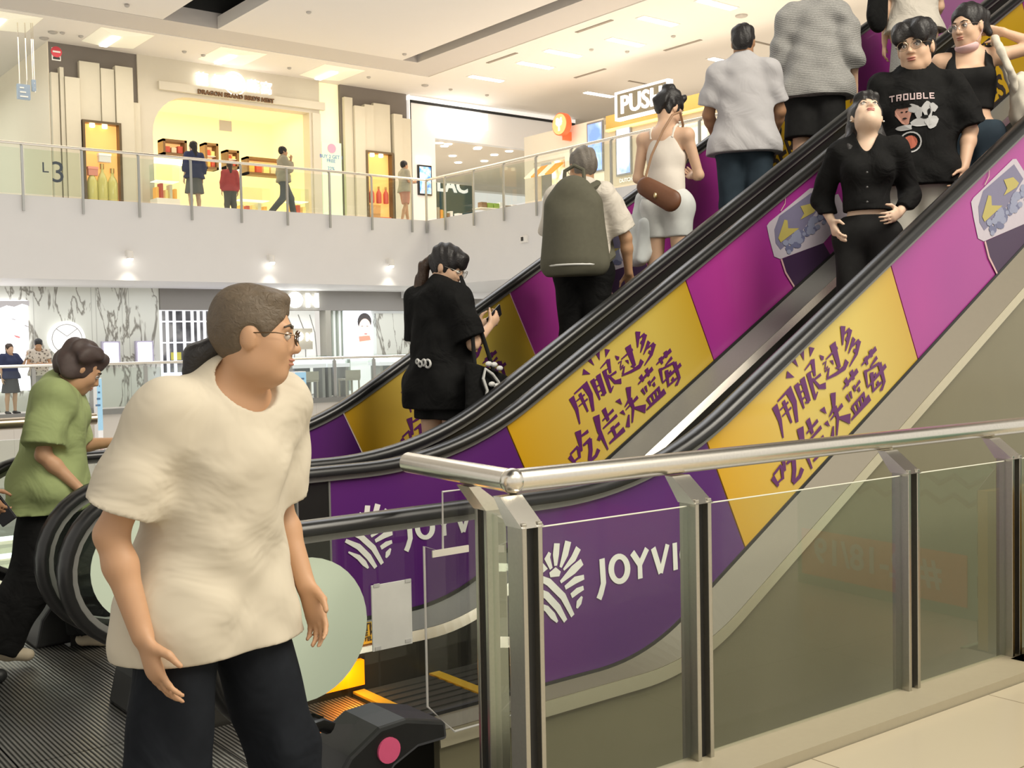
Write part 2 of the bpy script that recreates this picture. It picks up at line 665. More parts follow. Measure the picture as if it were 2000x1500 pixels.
for px, py in ((103, 62), (86, 74), (122, 63), (158, 70), (360, 100), (397, 107), (565, 132), (720, 150), (830, 166), (880, 174), (951, 185), (1448, 30), (1225, 100), (1155, 96), (248, 10), (603, 23), (790, 105), (1315, 70)):
    c = hit_z(px, py, ZC if px not in (248, 603, 790) else ZC)
    m = MB()
    r = .11 if k in (0, 1, 8) else (.15 if px == 1448 else .06)
    m.lathe([(r, -.002), (r * .95, -.03), (r * .5, -.05)], (c[0], c[1], ZC), 14)
    tag(m.build('ceiling_detector', mat('detector_grey', (.45, .42, .38), .6), smooth=False), 'small round ceiling detector, %s from the left on the ceiling' % ORD[RANK.index(px)], 'detector', 'round detectors on the ceiling')
    k += 1

# ---- level 3 shop front wall pieces (plane y = YB)
M_cream = mat('cream_wall', (.66, .61, .50), .6, var=.02, scale=4)
M_plank = mat('cream_plank', (.68, .63, .50), .55, var=.03, scale=5)
M_brown = mat('umber_wall', (.20, .175, .15), .7)
m = MB()
rect_y(m, 95, 93, 268, 400, YB + .05, .3)
m2 = MB()
x0 = fb(95, 93)[0]
m = MB()
m.box((x0, YB + .05, ZF3), (fb(270, 106)[0], YB + .35, ZC))
struct(m.build('wall_left', M_brown))
m = MB()                                    # left return and corridor wall beyond
m.box((x0 - .02, YB + .05, ZF3), (x0, 40, ZC))
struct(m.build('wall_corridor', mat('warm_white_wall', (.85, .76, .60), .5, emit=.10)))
m = MB()
m.box((-8, 38, ZF3), (x0, 38.3, ZC))
m.box((1, YB - 1, ZF3), (1.3, 38, ZC))
struct(m.build('wall_corridor', mat('pale_corridor_wall', (.66, .70, .66), .6)))
pl = thing('plank_cladding', 'cream uneven planks on the dark wall at the far left, with a lit niche', 'wall cladding', (x0, YB, ZF3))
tops = [(97, 113, 142), (113, 122, 133), (122, 152, 152), (152, 193, 120), (193, 220, 135), (220, 255, 131), (255, 272, 201)]
nx0, nx1, nz0, nz1 = fb(160, 243)[0], fb(226, 243)[0], ZF3 + .15, fb(190, 244)[2]
for i, (a, b, t) in enumerate(tops):
    A, B = fb(a, t), fb(b, t)
    m = MB()
    d = .10 + .05 * ((i * 7) % 3)
    xa, xb = A[0], B[0] - .02
    if xb < nx0 or xa > nx1:
        m.box((xa, YB - d, ZF3), (xb, YB + .04, A[2]))
    else:
        m.box((xa, YB - d, nz1 + .02), (xb, YB + .04, A[2]))
        if xa < nx0 - .03:
            m.box((xa, YB - d, ZF3), (nx0 - .02, YB + .04, nz1 + .02))
        if xb > nx1 + .03:
            m.box((nx1 + .02, YB - d, ZF3), (xb, YB + .04, nz1 + .02))
    m.build('plank', M_plank, pl)
m = MB()
for (a, b) in (((nx0 - .06, nz0), (nx0, nz1 + .06)), ((nx1, nz0), (nx1 + .06, nz1 + .06)), ((nx0, nz1), (nx1, nz1 + .06))):
    m.box((a[0], YB - .24, a[1]), (b[0], YB + .04, b[1]))
m.build('niche_frame', mat('bronze_frame', (.16, .12, .07), .4, .6), pl)


def niche_fill(parent, x0, x1, z0, z1):
    m = MB()
    m.box((x0, YB - .02, z0), (x1, YB + .03, z1))
    m.build('niche_back', mat('amber_backlit', (.75, .42, .14), .6, emit=.9, ecol=(1, .45, .12)), parent)
    m = MB()
    for u in (.25, .62):
        xx = x0 + (x1 - x0) * u
        m.lathe([(.07, 0), (.07, -.09), (.05, -.1)], (xx, YB - .12, z1), 10)
    m.build('niche_lamp', M_warm, parent)


niche_fill(pl, nx0, nx1, nz0, nz1)


def gift_box(x, z, w, h, d, material, label, group, name='gift_box'):
    m = MB()
    m.box((x, YB - .2, z), (x + w, YB - .2 + d, z + h))
    t = tag(m.build(name, material), label, 'box', group)
    l = MB()
    l.box((x - .01, YB - .21, z + h * .72), (x + w + .01, YB - .19 + d, z + h))
    l.build('lid', mat('lid_' + material.name, tuple(min(1, c * 1.25) for c in MCOL.get(material.name, (.6, .4, .2))), .5), t)
    return t


MCOL = {}


def cmat(name, c, rough=.5, emit=0.):
    MCOL[name] = c
    return mat(name, c, rough, emit=emit)


def bottle(x, y, z, h, r, material, cap, label, group, cat='bottle', name='bottle'):
    m = MB()
    m.lathe([(r * .9, 0), (r, h * .05), (r, h * .55), (r * .8, h * .66), (r * .35, h * .78), (r * .35, h * .88)], (x, y, z), 12)
    t = tag(m.build(name, material, smooth=True), label, cat, group)
    c = MB()
    c.lathe([(r * .42, h * .86), (r * .42, h), (r * .2, h)], (x, y, z), 12)
    c.build('cap', cap, t)
    return t


M_amberg = mat('pale_gold_glass', (.62, .56, .18), .15, emit=.1)
M_goldcap = mat('gold_cap', (.5, .36, .12), .3, .9)
# things in the left niche: pedestal of stacked jars around one large bottle
zz = fb(190, 378)[2]
for i, (u, h, mm, lb) in enumerate(((.04, .42, cmat('pearl_tray', (.62, .56, .48)), 'pearl coloured gift box at the left of the lit niche'), (.36, .46, cmat('ivory_tray', (.70, .66, .58)), 'ivory gift box in the middle of the lit niche'),
                                    (.68, .42, cmat('grey_tray', (.52, .48, .42)), 'greyish gift box at the right of the lit niche'))):
    gift_box(nx0 + (nx1 - nx0) * u, nz0, .27, h, .16, mm, lb, 'gift boxes low in the lit niche')
for u, h, lb in ((.2, .85, 'tall pale gold bottle at the left of the lit niche'), (.5, .95, 'tall pale gold bottle in the middle of the lit niche with silver cap'), (.8, .85, 'tall pale gold bottle at the right of the lit niche')):
    bottle(nx0 + (nx1 - nx0) * u, YB - .11, nz0 + .47, h, .13, M_amberg, M_goldcap, lb, 'gold bottles in the lit niche')
gift_box(nx0 + .34, nz0 + 1.46, .3, .22, .14, cmat('white_carton', (.86, .84, .80)), 'white carton on the upper shelf of the lit niche', 'cartons high in the niche')
gift_box(nx0 + .06, nz0 + 1.1, .24, .22, .12, cmat('coral_carton', (.75, .30, .22)), 'coral carton low on the left of the lit niche', 'cartons high in the niche')

# ---- bird's nest shop: fascia with arch, lit interior
ax0, ax1 = fb(270, 200)[0], fb(625, 250)[0]
ox0, ox1 = fb(300, 300)[0], fb(606, 300)[0]
zt_l, zt_r = fb(320, 187)[2], fb(600, 217)[2]
zt = (zt_l + zt_r) / 2
m = MB()
m.box((ax0, YB, ZF3), (ox0, YB + .4, ZC))
m.box((ox1, YB, ZF3), (ax1, YB + .4, ZC))
m.box((ox0, YB, zt), (ox1, YB + .4, ZC))
arc = [(ox0, zt)]
R = 1.05
for i in range(9):
    a = math.pi - (math.pi / 2) * i / 8
    arc.append((ox0 + R + R * math.cos(a), zt - R + R * math.sin(a)))
m.prism(arc, 'y', YB, YB + .4)
m.box((ax0 - .02 + .55, YB - .12, zt + .10), (ax1 + .12, YB, zt + .32))
m.box((ox1 + .08, YB - .05, ZF3), (ax1, YB, zt))
struct(m.build('wall_shop', M_cream))
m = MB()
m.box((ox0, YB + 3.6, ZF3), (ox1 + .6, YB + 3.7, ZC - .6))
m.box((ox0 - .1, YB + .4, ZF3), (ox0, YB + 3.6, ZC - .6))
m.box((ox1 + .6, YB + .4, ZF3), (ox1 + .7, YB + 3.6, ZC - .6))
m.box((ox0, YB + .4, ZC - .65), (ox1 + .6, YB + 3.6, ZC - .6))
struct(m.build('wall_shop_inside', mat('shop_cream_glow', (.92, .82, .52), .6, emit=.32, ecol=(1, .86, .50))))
area_light('corridor_lamp', (4.8, 33.5, 8.6), 4, 150, (.92, 1, .95))
area_light('shop_cove_lamp', ((ox0 + ox1) / 2, YB + 2.0, ZC - .75), 5.0, 85, (1, .82, .45), (0, 0, 0), 1.5)
m = MB()                                    # cove light strip at the shelf head
m.box((ox0 + .1, YB + 3.45, zt - 1.25), (ox1 + .4, YB + 3.58, zt - 1.1))
struct(m.build('trim_4', M_warm))
# letters
cx = fb(455, 165)
so = thing('shop_sign', 'glowing white shop sign of four characters around a lit disc above dark small letters', 'sign', (cx[0], YB - .1, cx[2]))
M_glow = mat('sign_glow_white', (1, 1, 1), .5, emit=2.2, ecol=(1, .95, .86))
M_glow2 = mat('sign_glow_pink', (1, .9, .88), .5, emit=1.3, ecol=(1, .88, .84))
for ch, px, py in (('\u9f8d', 392, 155), ('\u6a19', 424, 160), ('\u71d5', 492, 169), ('\u7aa9', 517, 173)):
    c = fb(px, py)
    text_obj('character', ch, .38, M_glow if px < 500 else M_glow2, (c[0], YB - .1, c[2]), (1, 0, 0), (0, 0, 1), so, .05, .0)
m = MB()
m.cyl((cx[0], YB - .16, cx[2]), (cx[0], YB - .04, cx[2]), .22, 28)
m.build('lit_disc', M_glow, so)
m = MB()
m.tube([(cx[0] + .31 * math.cos(a), YB - .1, cx[2] + .31 * math.sin(a)) for a in np.linspace(0, 2 * math.pi, 28, endpoint=False)], .025, 8, closed=True)
m.build('lit_ring', M_glow, so)
c = fb(458, 190)
text_obj('small_letters', "DRAGON BRAND BIRD'S NEST", .2, mat('letter_umber', (.16, .08, .03), .5), (c[0], YB - .15, c[2]), (1, 0, 0), (0, 0, 1), so, .05, .006, width=fb(531, 197)[0] - fb(383, 181)[0])
# hanging notice, wall shelves, counters
m = MB()
a, b = hit_y(428, 234, YB + 1.2), hit_y(453, 257, YB + 1.2)
m.box((a[0], YB + 1.2, a[2]), (b[0], YB + 1.23, b[2]))
t = tag(m.build('hanging_notice', mat('notice_grey', (.55, .50, .42), .6)), 'plain grey square notice hanging on two wires in the shop', 'notice')
m = MB()
for xx in (a[0] + .03, b[0] - .03):
    m.tube([(xx, YB + 1.215, a[2]), (xx, YB + 1.215, ZC - .65)], .008, 5)
m.build('wire', M_white, t)
M_wood = cmat('dark_wood', (.22, .12, .05), .45)
M_case = cmat('case_white', (.80, .74, .62), .4, .25)


def wall_case(x0, y0, x1, y1, Y, label, colors, nrow=2, ncol=4):
    A, B = hit_y(x0, y0, Y), hit_y(x1, y1, Y)
    X0, X1, Z1, Z0 = A[0], B[0], A[2], B[2]
    t = thing('wall_cabinet', label, 'cabinet', (X0, Y, Z0), 'display cabinets in the lit shop')
    f = MB()
    w = .07
    f.box((X0, Y, Z0), (X0 + w, Y + .4, Z1))
    f.box((X1 - w, Y, Z0), (X1, Y + .4, Z1))
    f.box((X0, Y, Z1 - w), (X1, Y + .4, Z1))
    f.box((X0, Y, Z0), (X1, Y + .4, Z0 + w))
    f.build('frame', M_wood, t)
    m = MB()
    m.box((X0 + w, Y + .33, Z0 + w), (X1 - w, Y + .38, Z1 - w))
    m.build('back_panel', mat('amber_case_back', (.8, .5, .2), .5, emit=.8, ecol=(1, .56, .2)), t)
    hh = (Z1 - Z0 - 2 * w) / nrow
    ww = (X1 - X0 - 2 * w) / ncol
    for r in range(nrow):
        if r:
            s = MB()
            s.box((X0 + w, Y + .05, Z0 + w + r * hh), (X1 - w, Y + .33, Z0 + w + r * hh + .02))
            s.build('shelf', M_case, t)
        for c in range(ncol):
            g = MB()
            hx = hh * (.5 + .3 * RNG.random())
            g.box((X0 + w + ww * (c + .12), Y + .08, Z0 + w + r * hh + .021), (X0 + w + ww * (c + .86), Y + .28, Z0 + w + r * hh + hx))
            o = g.build('packet', colors[(r + c) % len(colors)])
            tag(o, '%s packet from the left%s in the %s' % (ORD[c], '' if nrow == 1 else (', lower shelf,' if r == 0 else ', upper shelf,'), label), 'packet', 'packets in ' + label)


cr = [cmat('packet_orange', (.85, .42, .08), .5, .4), cmat('packet_red', (.62, .10, .06), .5, .1), cmat('packet_gold', (.85, .65, .22), .5, .4), cmat('packet_cream', (.85, .78, .6))]
wall_case(318, 270, 366, 306, YB + 1.5, 'dark cabinet at the left of the shop', [cr[1], cr[3]], 1, 3)
wall_case(400, 278, 428, 332, YB + 2.4, 'narrow cabinet behind the woman in navy', cr, 2, 2)
wall_case(442, 292, 468, 330, YB + 2.4, 'narrow cabinet above the red jacket', cr, 2, 2)
wall_case(482, 305, 604, 350, YB + 2.4, 'long orange cabinet behind the walking man', cr, 1, 8)


def counter(x0, y0, x1, y1, Y, label, n=5):
    A, B = hit_y(x0, y0, Y), hit_y(x1, y1, Y)
    X0, X1, Z1 = A[0], B[0], A[2]
    t = thing('glass_counter', label, 'counter', (X0, Y, ZF3), 'glass counters on level three')
    m = MB()
    m.box((X0, Y, ZF3), (X1, Y + .5, ZF3 + (Z1 - ZF3) * .45))
    m.build('base', M_case, t)
    g = MB()
    zb = ZF3 + (Z1 - ZF3) * .45
    g.box((X0, Y, zb), (X1, Y + .008, Z1))
    g.box((X0, Y + .492, zb), (X1, Y + .5, Z1))
    g.box((X0, Y, Z1), (X1, Y + .5, Z1 + .01))
    g.build('glass_case', M_glass, t)
    m = MB()
    m.box((X0, Y + .03, zb + (Z1 - zb) * .5), (X1, Y + .47, zb + (Z1 - zb) * .5 + .015))
    m.build('shelf', mat('lit_shelf', (.95, .95, .9), .4, emit=.8), t)
    for i in range(n):
        b = MB()
        x = X0 + (X1 - X0) * (i + .2) / n
        w = (X1 - X0) / n * .55
        b.box((x, Y + .12, zb + .001), (x + w, Y + .36, zb + (Z1 - zb) * (.25 + .2 * RNG.random())))
        tag(b.build('packet', cr[i % 4]), '%s packet from the left in the %s' % (ORD[i], label), 'packet', 'packets in ' + label)
    return t


counter(305, 318, 352, 400, YB - .6, 'glass counter below the woman in navy')
counter(470, 365, 528, 408, YB - .3, 'white counter between red jacket and walking man')
counter(570, 368, 604, 412, YB - .3, 'small glass counter by the right column', 3)
# lit poster strip right of the shop and second plank wall
px0, px1 = fb(625, 250)[0], fb(667, 250)[0]
m = MB()
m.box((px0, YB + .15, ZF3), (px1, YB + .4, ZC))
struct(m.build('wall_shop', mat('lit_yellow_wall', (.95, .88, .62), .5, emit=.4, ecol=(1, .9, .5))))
a, b = hit_y(628, 276, YB - .05), hit_y(668, 345, YB - .05)
po = thing('poster_stand', 'green and white poster with a round emblem and small blue words beside the shop column', 'poster', (a[0], YB - .05, ZF3))
m = MB()
m.box((a[0], YB - .05, ZF3 + .05), (b[0], YB, a[2]))
m.build('poster_sheet', mat('mint_poster', (.62, .80, .50), .5, emit=.5), po)
m = MB()
cc = hit_y(648, 290, YB - .06)
m.cyl((cc[0], YB - .065, cc[2]), (cc[0], YB - .051, cc[2]), .14, 20)
m.build('emblem', mat('emblem_rose', (.72, .30, .40), .5, emit=.3), po)
for tx, py in (('BUY 2 GET 1', 306), ('FREE', 314), ('22%', 329)):
    c = hit_y(647, py, YB - .06)
    text_obj('lettering', tx, .14, mat('poster_blue', (.15, .25, .55), .5), (c[0], YB - .056, c[2]), (1, 0, 0), (0, 0, 1), po, .004, .002)
m = MB()
m.box((px1 + .01, YB + .05, ZF3), (fb(796, 230)[0], YB + .4, ZC))
struct(m.build('wall_middle', M_brown))
pl2 = thing('plank_cladding', 'cream upright planks of uneven height between the poster and the chemist shop', 'wall cladding', (px1, YB, ZF3))
qx0, qx1, qz1 = fb(711, 300)[0], fb(757, 300)[0], fb(735, 302)[2]
for i, (a, b, t) in enumerate([(669, 686, 190), (686, 707, 208), (707, 726, 205), (726, 759, 202), (762, 780, 224), (780, 798, 232)]):
    A, B = fb(a, t), fb(b, t)
    d = .10 + .05 * ((i * 5) % 3)
    xa, xb = A[0], B[0] - .02
    m = MB()
    if xb < qx0 or xa > qx1:
        m.box((xa, YB - d, ZF3), (xb, YB + .04, A[2]))
    else:
        m.box((xa, YB - d, qz1 + .02), (xb, YB + .04, A[2]))
        if xa < qx0 - .03:
            m.box((xa, YB - d, ZF3), (qx0 - .02, YB + .04, qz1 + .02))
        if xb > qx1 + .03:
            m.box((qx1 + .02, YB - d, ZF3), (xb, YB + .04, qz1 + .02))
    m.build('plank', M_plank, pl2)
m = MB()
for (a, b) in (((qx0 - .06, ZF3), (qx0, qz1 + .06)), ((qx1, ZF3), (qx1 + .06, qz1 + .06)), ((qx0, qz1), (qx1, qz1 + .06))):
    m.box((a[0], YB - .24, a[1]), (b[0], YB + .04, b[1]))
m.build('niche_frame', MATS['bronze_frame'], pl2)
niche_fill(pl2, qx0, qx1, ZF3 + .05, qz1)
for u, h, mm, lb in ((.05, .95, cmat('amber_box', (.55, .28, .08)), 'tall amber box at the left of the right-hand niche'), (.5, .6, cmat('rust_box', (.55, .16, .06)), 'rust red box at the right of the right-hand niche')):
    gift_box(qx0 + (qx1 - qx0) * u, ZF3 + .06, .36, h, .16, mm, lb, 'boxes in the right-hand niche')
for u in (.2, .5, .8):
    bottle(qx0 + (qx1 - qx0) * u, YB - .11, ZF3 + 1.08, .5, .08, cr[1], M_goldcap, '%s red bottle from the left in the right-hand lit niche' % ORD[int(u * 3)], 'red bottles in the right-hand niche')

# ---- chemist shop front (white portal, teal wall inside)
lx0, lx1 = fb(797, 200)[0], fb(1100, 240)[0]
zl = fb(800, 196)[2]
m = MB()
m.box((lx0, YB - .05, ZF3), (fb(801, 300)[0], YB + .3, ZC - .02))
m.box((lx0, YB - .05, zl + .02), (XR + 4, YB + .3, zl + .14))
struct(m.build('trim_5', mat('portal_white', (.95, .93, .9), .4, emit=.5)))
m = MB()
m.box((fb(801, 300)[0], YB - .02, ZF3), (fb(804, 300)[0], YB + .3, zl))
m.box((fb(801, 300)[0], YB - .02, zl - .06), (XR + 4, YB + .3, zl + .02))
struct(m.build('trim_6', M_black))
cx0, cx1 = fb(804, 300)[0], fb(851, 300)[0]
m = MB()
m.box((cx0, YB + .02, ZF3), (cx1, YB + .3, zl - .06))
m.box((cx1, YB + .02, fb(880, 258)[2] - .25), (XR + 4, YB + .3, zl - .06))
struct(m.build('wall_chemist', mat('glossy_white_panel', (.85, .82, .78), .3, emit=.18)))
sg = thing('light_box_sign', 'blown out white light box sign over the chemist shop entrance', 'sign', (cx1, YB - .2, 7.5))
a, b = fb(850, 214), fb(942, 258)
m = MB()
m.box((a[0], YB - .3, b[2]), (b[0], YB - .01, a[2]))
m.build('light_box', mat('light_box_white', (1, 1, 1), .4, emit=3.2, ecol=(1, .97, .92)), sg)
c = fb(893, 236)
text_obj('lettering', 'LAC', .6, mat('light_box_letters', (1, .96, .9), .4, emit=2.0), (c[0], YB - .31, c[2]), (1, 0, 0), (0, 0, 1), sg, .03, .02, width=1.3)
c = fb(828, 313)
text_obj('shop_lettering', 'LAC', .26, M_glow, (c[0], YB - .02, c[2]), (1, 0, 0), (0, 0, 1), None, .03, .01)
tag(COL.objects[-1], 'small glowing letters on the white column above the blue screen', 'sign')
a, b = fb(815, 322), fb(842, 383)
t = thing('display_screen', 'bright blue poster screen on the white chemist column', 'screen', (a[0], YB, b[2]))
m = MB()
m.box((a[0], YB - .06, b[2]), (b[0], YB + .02, a[2]))
m.build('frame', M_black, t)


def blotch(name, c1, c2, c3, scale, emit):
    m, nt, b = node_mat(name, .4)
    tc = nt.nodes.new('ShaderNodeTexCoord')
    nz = nt.nodes.new('ShaderNodeTexNoise')
    nz.inputs['Scale'].default_value = scale
    nz.inputs['Detail'].default_value = 3
    nt.links.new(tc.outputs['Object'], nz.inputs[0])
    r = ramp(nt, [(.36, c1), (.5, c2), (.62, c3)])
    nt.links.new(nz.outputs['Fac'], r.inputs[0])
    nt.links.new(r.outputs[0], b.inputs['Base Color'])
    nt.links.new(r.outputs[0], b.inputs['Emission Color'])
    b.inputs['Emission Strength'].default_value = emit
    return m


m = MB()
m.box((a[0] + .04, YB - .075, b[2] + .05), (b[0] - .04, YB - .061, a[2] - .05))
m.build('picture', blotch('blue_picture', (.05, .18, .6), (.25, .5, .85), (.75, .88, .95), 5, .9), t)
# chemist interior
zi = fb(880, 258)[2] - .25
m = MB()
m.box((cx1 - .3, YB + .3, zi), (33, YB + 9, zi + .05))
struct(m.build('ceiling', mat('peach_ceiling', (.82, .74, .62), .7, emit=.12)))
a, b = hit_y(857, 316, YB + 8), hit_y(928, 420, YB + 8)
m = MB()
m.box((a[0] - .6, YB + 8, ZF3), (b[0], YB + 8.2, zi))
struct(m.build('wall_chemist', mat('teal_wall', (.025, .10, .13), .5)))
c = hit_y(884, 361, YB + 7.95)
text_obj('wall_lettering', 'LAC', .7, mat('letter_white', (.9, .9, .88), .5, emit=.7), (c[0], YB + 7.95, c[2]), (1, 0, 0), (0, 0, 1), None, .04, .02, width=1.5)
tag(COL.objects[-1], 'white letters on the teal wall inside the chemist shop', 'sign')
m = MB()
m.box((b[0] + .0, YB + 4.2, ZF3), (28, YB + 4.4, zi))
struct(m.build('wall_chemist', blotch('leafy_mural', (.06, .14, .02), (.35, .42, .05), (.9, .8, .2), .8, .6)))
k = 0
for px, py in ((880, 273), (868, 285), (932, 290), (905.5, 273), (884, 304), (895, 317), (965, 280), (998, 294), (965.5, 302), (946, 314)):
    c = hit_z(px, py, zi)
    c = (max(c[0], cx1), c[1], c[2])
    m = MB()
    m.lathe([(.13, .002), (.13, -.02), (.09, -.025)], (c[0], min(max(c[1], YB + .6), YB + 8.8), zi), 14)
    tag(m.build('downlight', M_lamp), 'small round chemist shop downlight, %s from the left' % ORD[sorted((880, 868, 932, 905.5, 884, 895, 965, 998, 965.5, 946)).index(px)], 'ceiling light', 'downlights in the chemist shop')
area_light('chemist_lamp', (22.5, YB + 3.5, zi - .2), 5, 160, (1, .92, .78), (0, 0, 0), 3)
packs = [cmat('pack_white', (.88, .86, .82), .5, .15), cmat('pack_grey', (.4, .36, .3)), cmat('pack_orange', (.85, .38, .05), .5, .1), cmat('pack_green', (.35, .5, .1)), cmat('pack_brown', (.25, .14, .07))]
sh = thing('shelving_unit', 'long white shelves of packets below the leafy mural in the chemist shop', 'shelf', (b[0], YB + 3.8, ZF3))
A, B = hit_y(935, 342, YB + 3.7), hit_y(1045, 400, YB + 3.7)
for r in range(5):
    z = ZF3 + .05 + r * .42
    m = MB()
    m.box((A[0], YB + 3.6, z), (B[0] + 1, YB + 4.15, z + .03))
    m.build('shelf', M_case, sh)
    for i in range(12):
        x = A[0] + .08 + i * (B[0] + .8 - A[0]) / 12
        g = MB()
        g.box((x, YB + 3.66, z + .031), (x + .24, YB + 3.9, z + .14 + .2 * RNG.random()))
        tag(g.build('packet', packs[RNG.randrange(5)]), '%s packet from the left on the %s shelf up below the leafy mural' % (ORD[i], ORD[r]), 'packet', 'packets on the chemist shelves')
for px, w, h, lb in ((868, .9, .9, 'white display stand before the teal wall'), (930, 1.6, .75, 'low white display table below the mural')):
    c = hit_y(px, 380, YB + 1.2)
    t = thing('display_stand', lb, 'display stand', (c[0], YB + 1.2, ZF3))
    m = MB()
    m.box((c[0] - w / 2, YB + 1.2, ZF3 + .002), (c[0] + w / 2, YB + 1.7, ZF3 + h))
    m.build('body', M_case, t)
    for i in range(6):
        g = MB()
        x = c[0] - w / 2 + .05 + i * (w - .1) / 6
        g.box((x, YB + 1.25, ZF3 + h), (x + (w - .1) / 8, YB + 1.45, ZF3 + h + .2 + .2 * RNG.random()))
        tag(g.build('packet', packs[i % 5]), '%s packet from the left on the %s' % (ORD[i], lb), 'packet', 'packets on ' + lb)

# ---- right-hand shop fronts along x = XR
zr = 7.72
yk = 26.9
m = MB()
m.box((XR, 23.3, ZF3), (XR + .3, 25.0, zr))
m.box((XR, 26.45, ZF3), (XR + .3, yk, zr))
m.box((XR, 25.0, zr - .85), (XR + .3, 26.45, zr))
m.box((XR, 25.0, ZF3), (XR + .3, 26.45, ZF3 + 1.0))
struct(m.build('wall_right', mat('greige_front', (.66, .62, .52), .5)))
m = MB()
m.box((XR + 1.2, 24.6, ZF3), (XR + 1.3, 27, zr))
struct(m.build('wall_right', blotch('snack_kitchen', (.5, .2, .05), (.9, .7, .4), (1, .95, .85), 2.5, .9)))
c = hit_x(1097, 243, XR - .35)
t = thing('round_sign', 'round red and orange lit sign with white letters over the snack kiosk', 'sign', c)
m = MB()
m.cyl((c[0] + .1, c[1], c[2]), (c[0] - .08, c[1], c[2]), .33, 28)
m.box((c[0] + .05, c[1] - .04, c[2] - .45), (XR + .05, c[1] + .04, c[2] - .2))
m.build('drum', mat('sign_red', (.75, .10, .03), .4, emit=.6), t)
m = MB()
m.cyl((c[0] - .081, c[1], c[2]), (c[0] - .10, c[1], c[2]), .30, 28)
m.build('face', mat('sign_orange', (.95, .36, .14), .4, emit=.8), t)
for tx, dz, s in (('84', .08, .26), ('T', -.1, .26)):
    text_obj('lettering', tx, s, M_glow2, (c[0] - .11, c[1], c[2] + dz), (0, -1, 0), (0, 0, 1), t, .02, .012)
for i in range(4):
    m = MB()
    y = 25.1 + i * .33
    m.prism([(XR - .02, zr - 1.0), (XR - .45, zr - 1.35), (XR - .43, zr - 1.38), (XR + .05, zr - 1.03)], 'y', y, y + .3) 
    o = m.build('awning_slat', mat('awning_%d' % (i % 2), ((.85, .30, .04), (.9, .75, .55))[i % 2], .5, emit=.3))
    tag(o, '%s awning board under the round red sign, %s counted from the picture right' % (('orange', 'cream')[i % 2], ORD[i]), 'awning', 'awning boards on the snack kiosk')
for (x0, y0, x1, y1, lb, col, Xs) in ((1146, 258, 1178, 318, 'blue lit poster panel right of the round red sign', ((.12, .22, .8), (.25, .38, .9), (.5, .6, .95)), XR), (1202, 262, 1233, 322, 'pale blue poster panel with white word below, beside the word sign', ((.2, .3, .7), (.5, .6, .85), (.8, .85, .9)), XR)):
    A, B = hit_x(x0, y0, Xs - .04), hit_x(x1, y1, Xs - .04)
    zc = hit_x((x0 + x1) / 2, (y0 + y1) / 2, Xs)[2]
    t = thing('lit_poster', lb, 'poster', (XR, B[1], zc))
    h = 1.45
    m = MB()
    m.box((XR - .04, B[1], zc - h / 2), (XR - .001, A[1], zc + h / 2))
    m.build('frame', mat('panel_frame_grey', (.2, .2, .2), .5), t)
    m = MB()
    m.box((XR - .05, B[1] + .05, zc - h / 2 + .05), (XR - .041, A[1] - .05, zc + h / 2 - .05))
    m.build('picture', blotch('poster_blue_%d' % x0, *col, 1.5, .9), t)
m = MB()
m.box((XR + .001, 3, ZF3), (XR + .3, 23.29, ZF3 + 2.75))
m.box((XR + .001, 3, ZF3 + 2.75), (XR + .4, 23.29, zr - .2))
struct(m.build('wall_right', mat('taupe_front', (.42, .38, .30), .5)))
m = MB()
m.box((XR - .12, 12, 7.28), (XR, 23.1, 7.34))
struct(m.build('trim_7', mat('gold_strip', (1, .7, .2), .4, emit=1.2, ecol=(1, .66, .18))))
m = MB()
m.box((XR - .1, 12, 7.34), (XR, 23.1, 7.72))
struct(m.build('trim_8', mat('bronze_band', (.50, .34, .10), .3, .6)))
c = hit_x(1271, 196, XR - .2)
t = thing('word_sign', 'white framed sign with large glowing letters, behind the woman in white', 'sign', c)
ya, yb = 22.45, 20.5
m = MB()
m.box((XR - .3, yb, 7.50), (XR - .14, ya, 8.20))
m.build('board', mat('sign_olive', (.16, .14, .09), .5), t)
m = MB()
for q in ((yb, ya, 7.46, 7.52), (yb, ya, 8.18, 8.24), (yb - .04, yb + .03, 7.46, 8.24), (ya - .03, ya + .04, 7.46, 8.24)):
    m.box((XR - .33, q[0], q[2]), (XR - .14, q[1], q[3]))
m.build('frame', M_glow2, t)
text_obj('lettering', 'PUSH', .46, M_glow2, (XR - .32, (ya + yb) / 2, 7.86), (0, -1, 0), (0, 0, 1), t, .04, .008, width=1.55)
text_obj('lettering_small', 'DUTCH LOVE', .16, M_white, (XR - .02, 22.2, 5.85), (0, -1, 0), (0, 0, 1), None, .02, .004, width=.9)
tag(COL.objects[-1], 'two white words low on the taupe front under the pale blue poster', 'sign')
# glazed bay right of the word sign
t = thing('shop_window', 'steel framed glazed shop bay right of the word sign, mostly behind the polo shirt man', 'window', (XR - .1, 18, ZF3))
m = MB()
for y in (20.3, 19.2, 17.6, 16, 14.2):
    m.box((XR - .1, y, ZF3), (XR - .02, y + .12, 7.25))
m.box((XR - .1, 14, 6.9), (XR - .02, 20.4, 7.0))
m.build('frame', M_steel, t)
m = MB()
m.box((XR - .05, 14, ZF3), (XR - .04, 20.3, 6.9))
m.build('pane', mat('window_glow', (.75, .72, .66), .3, emit=.4), t)
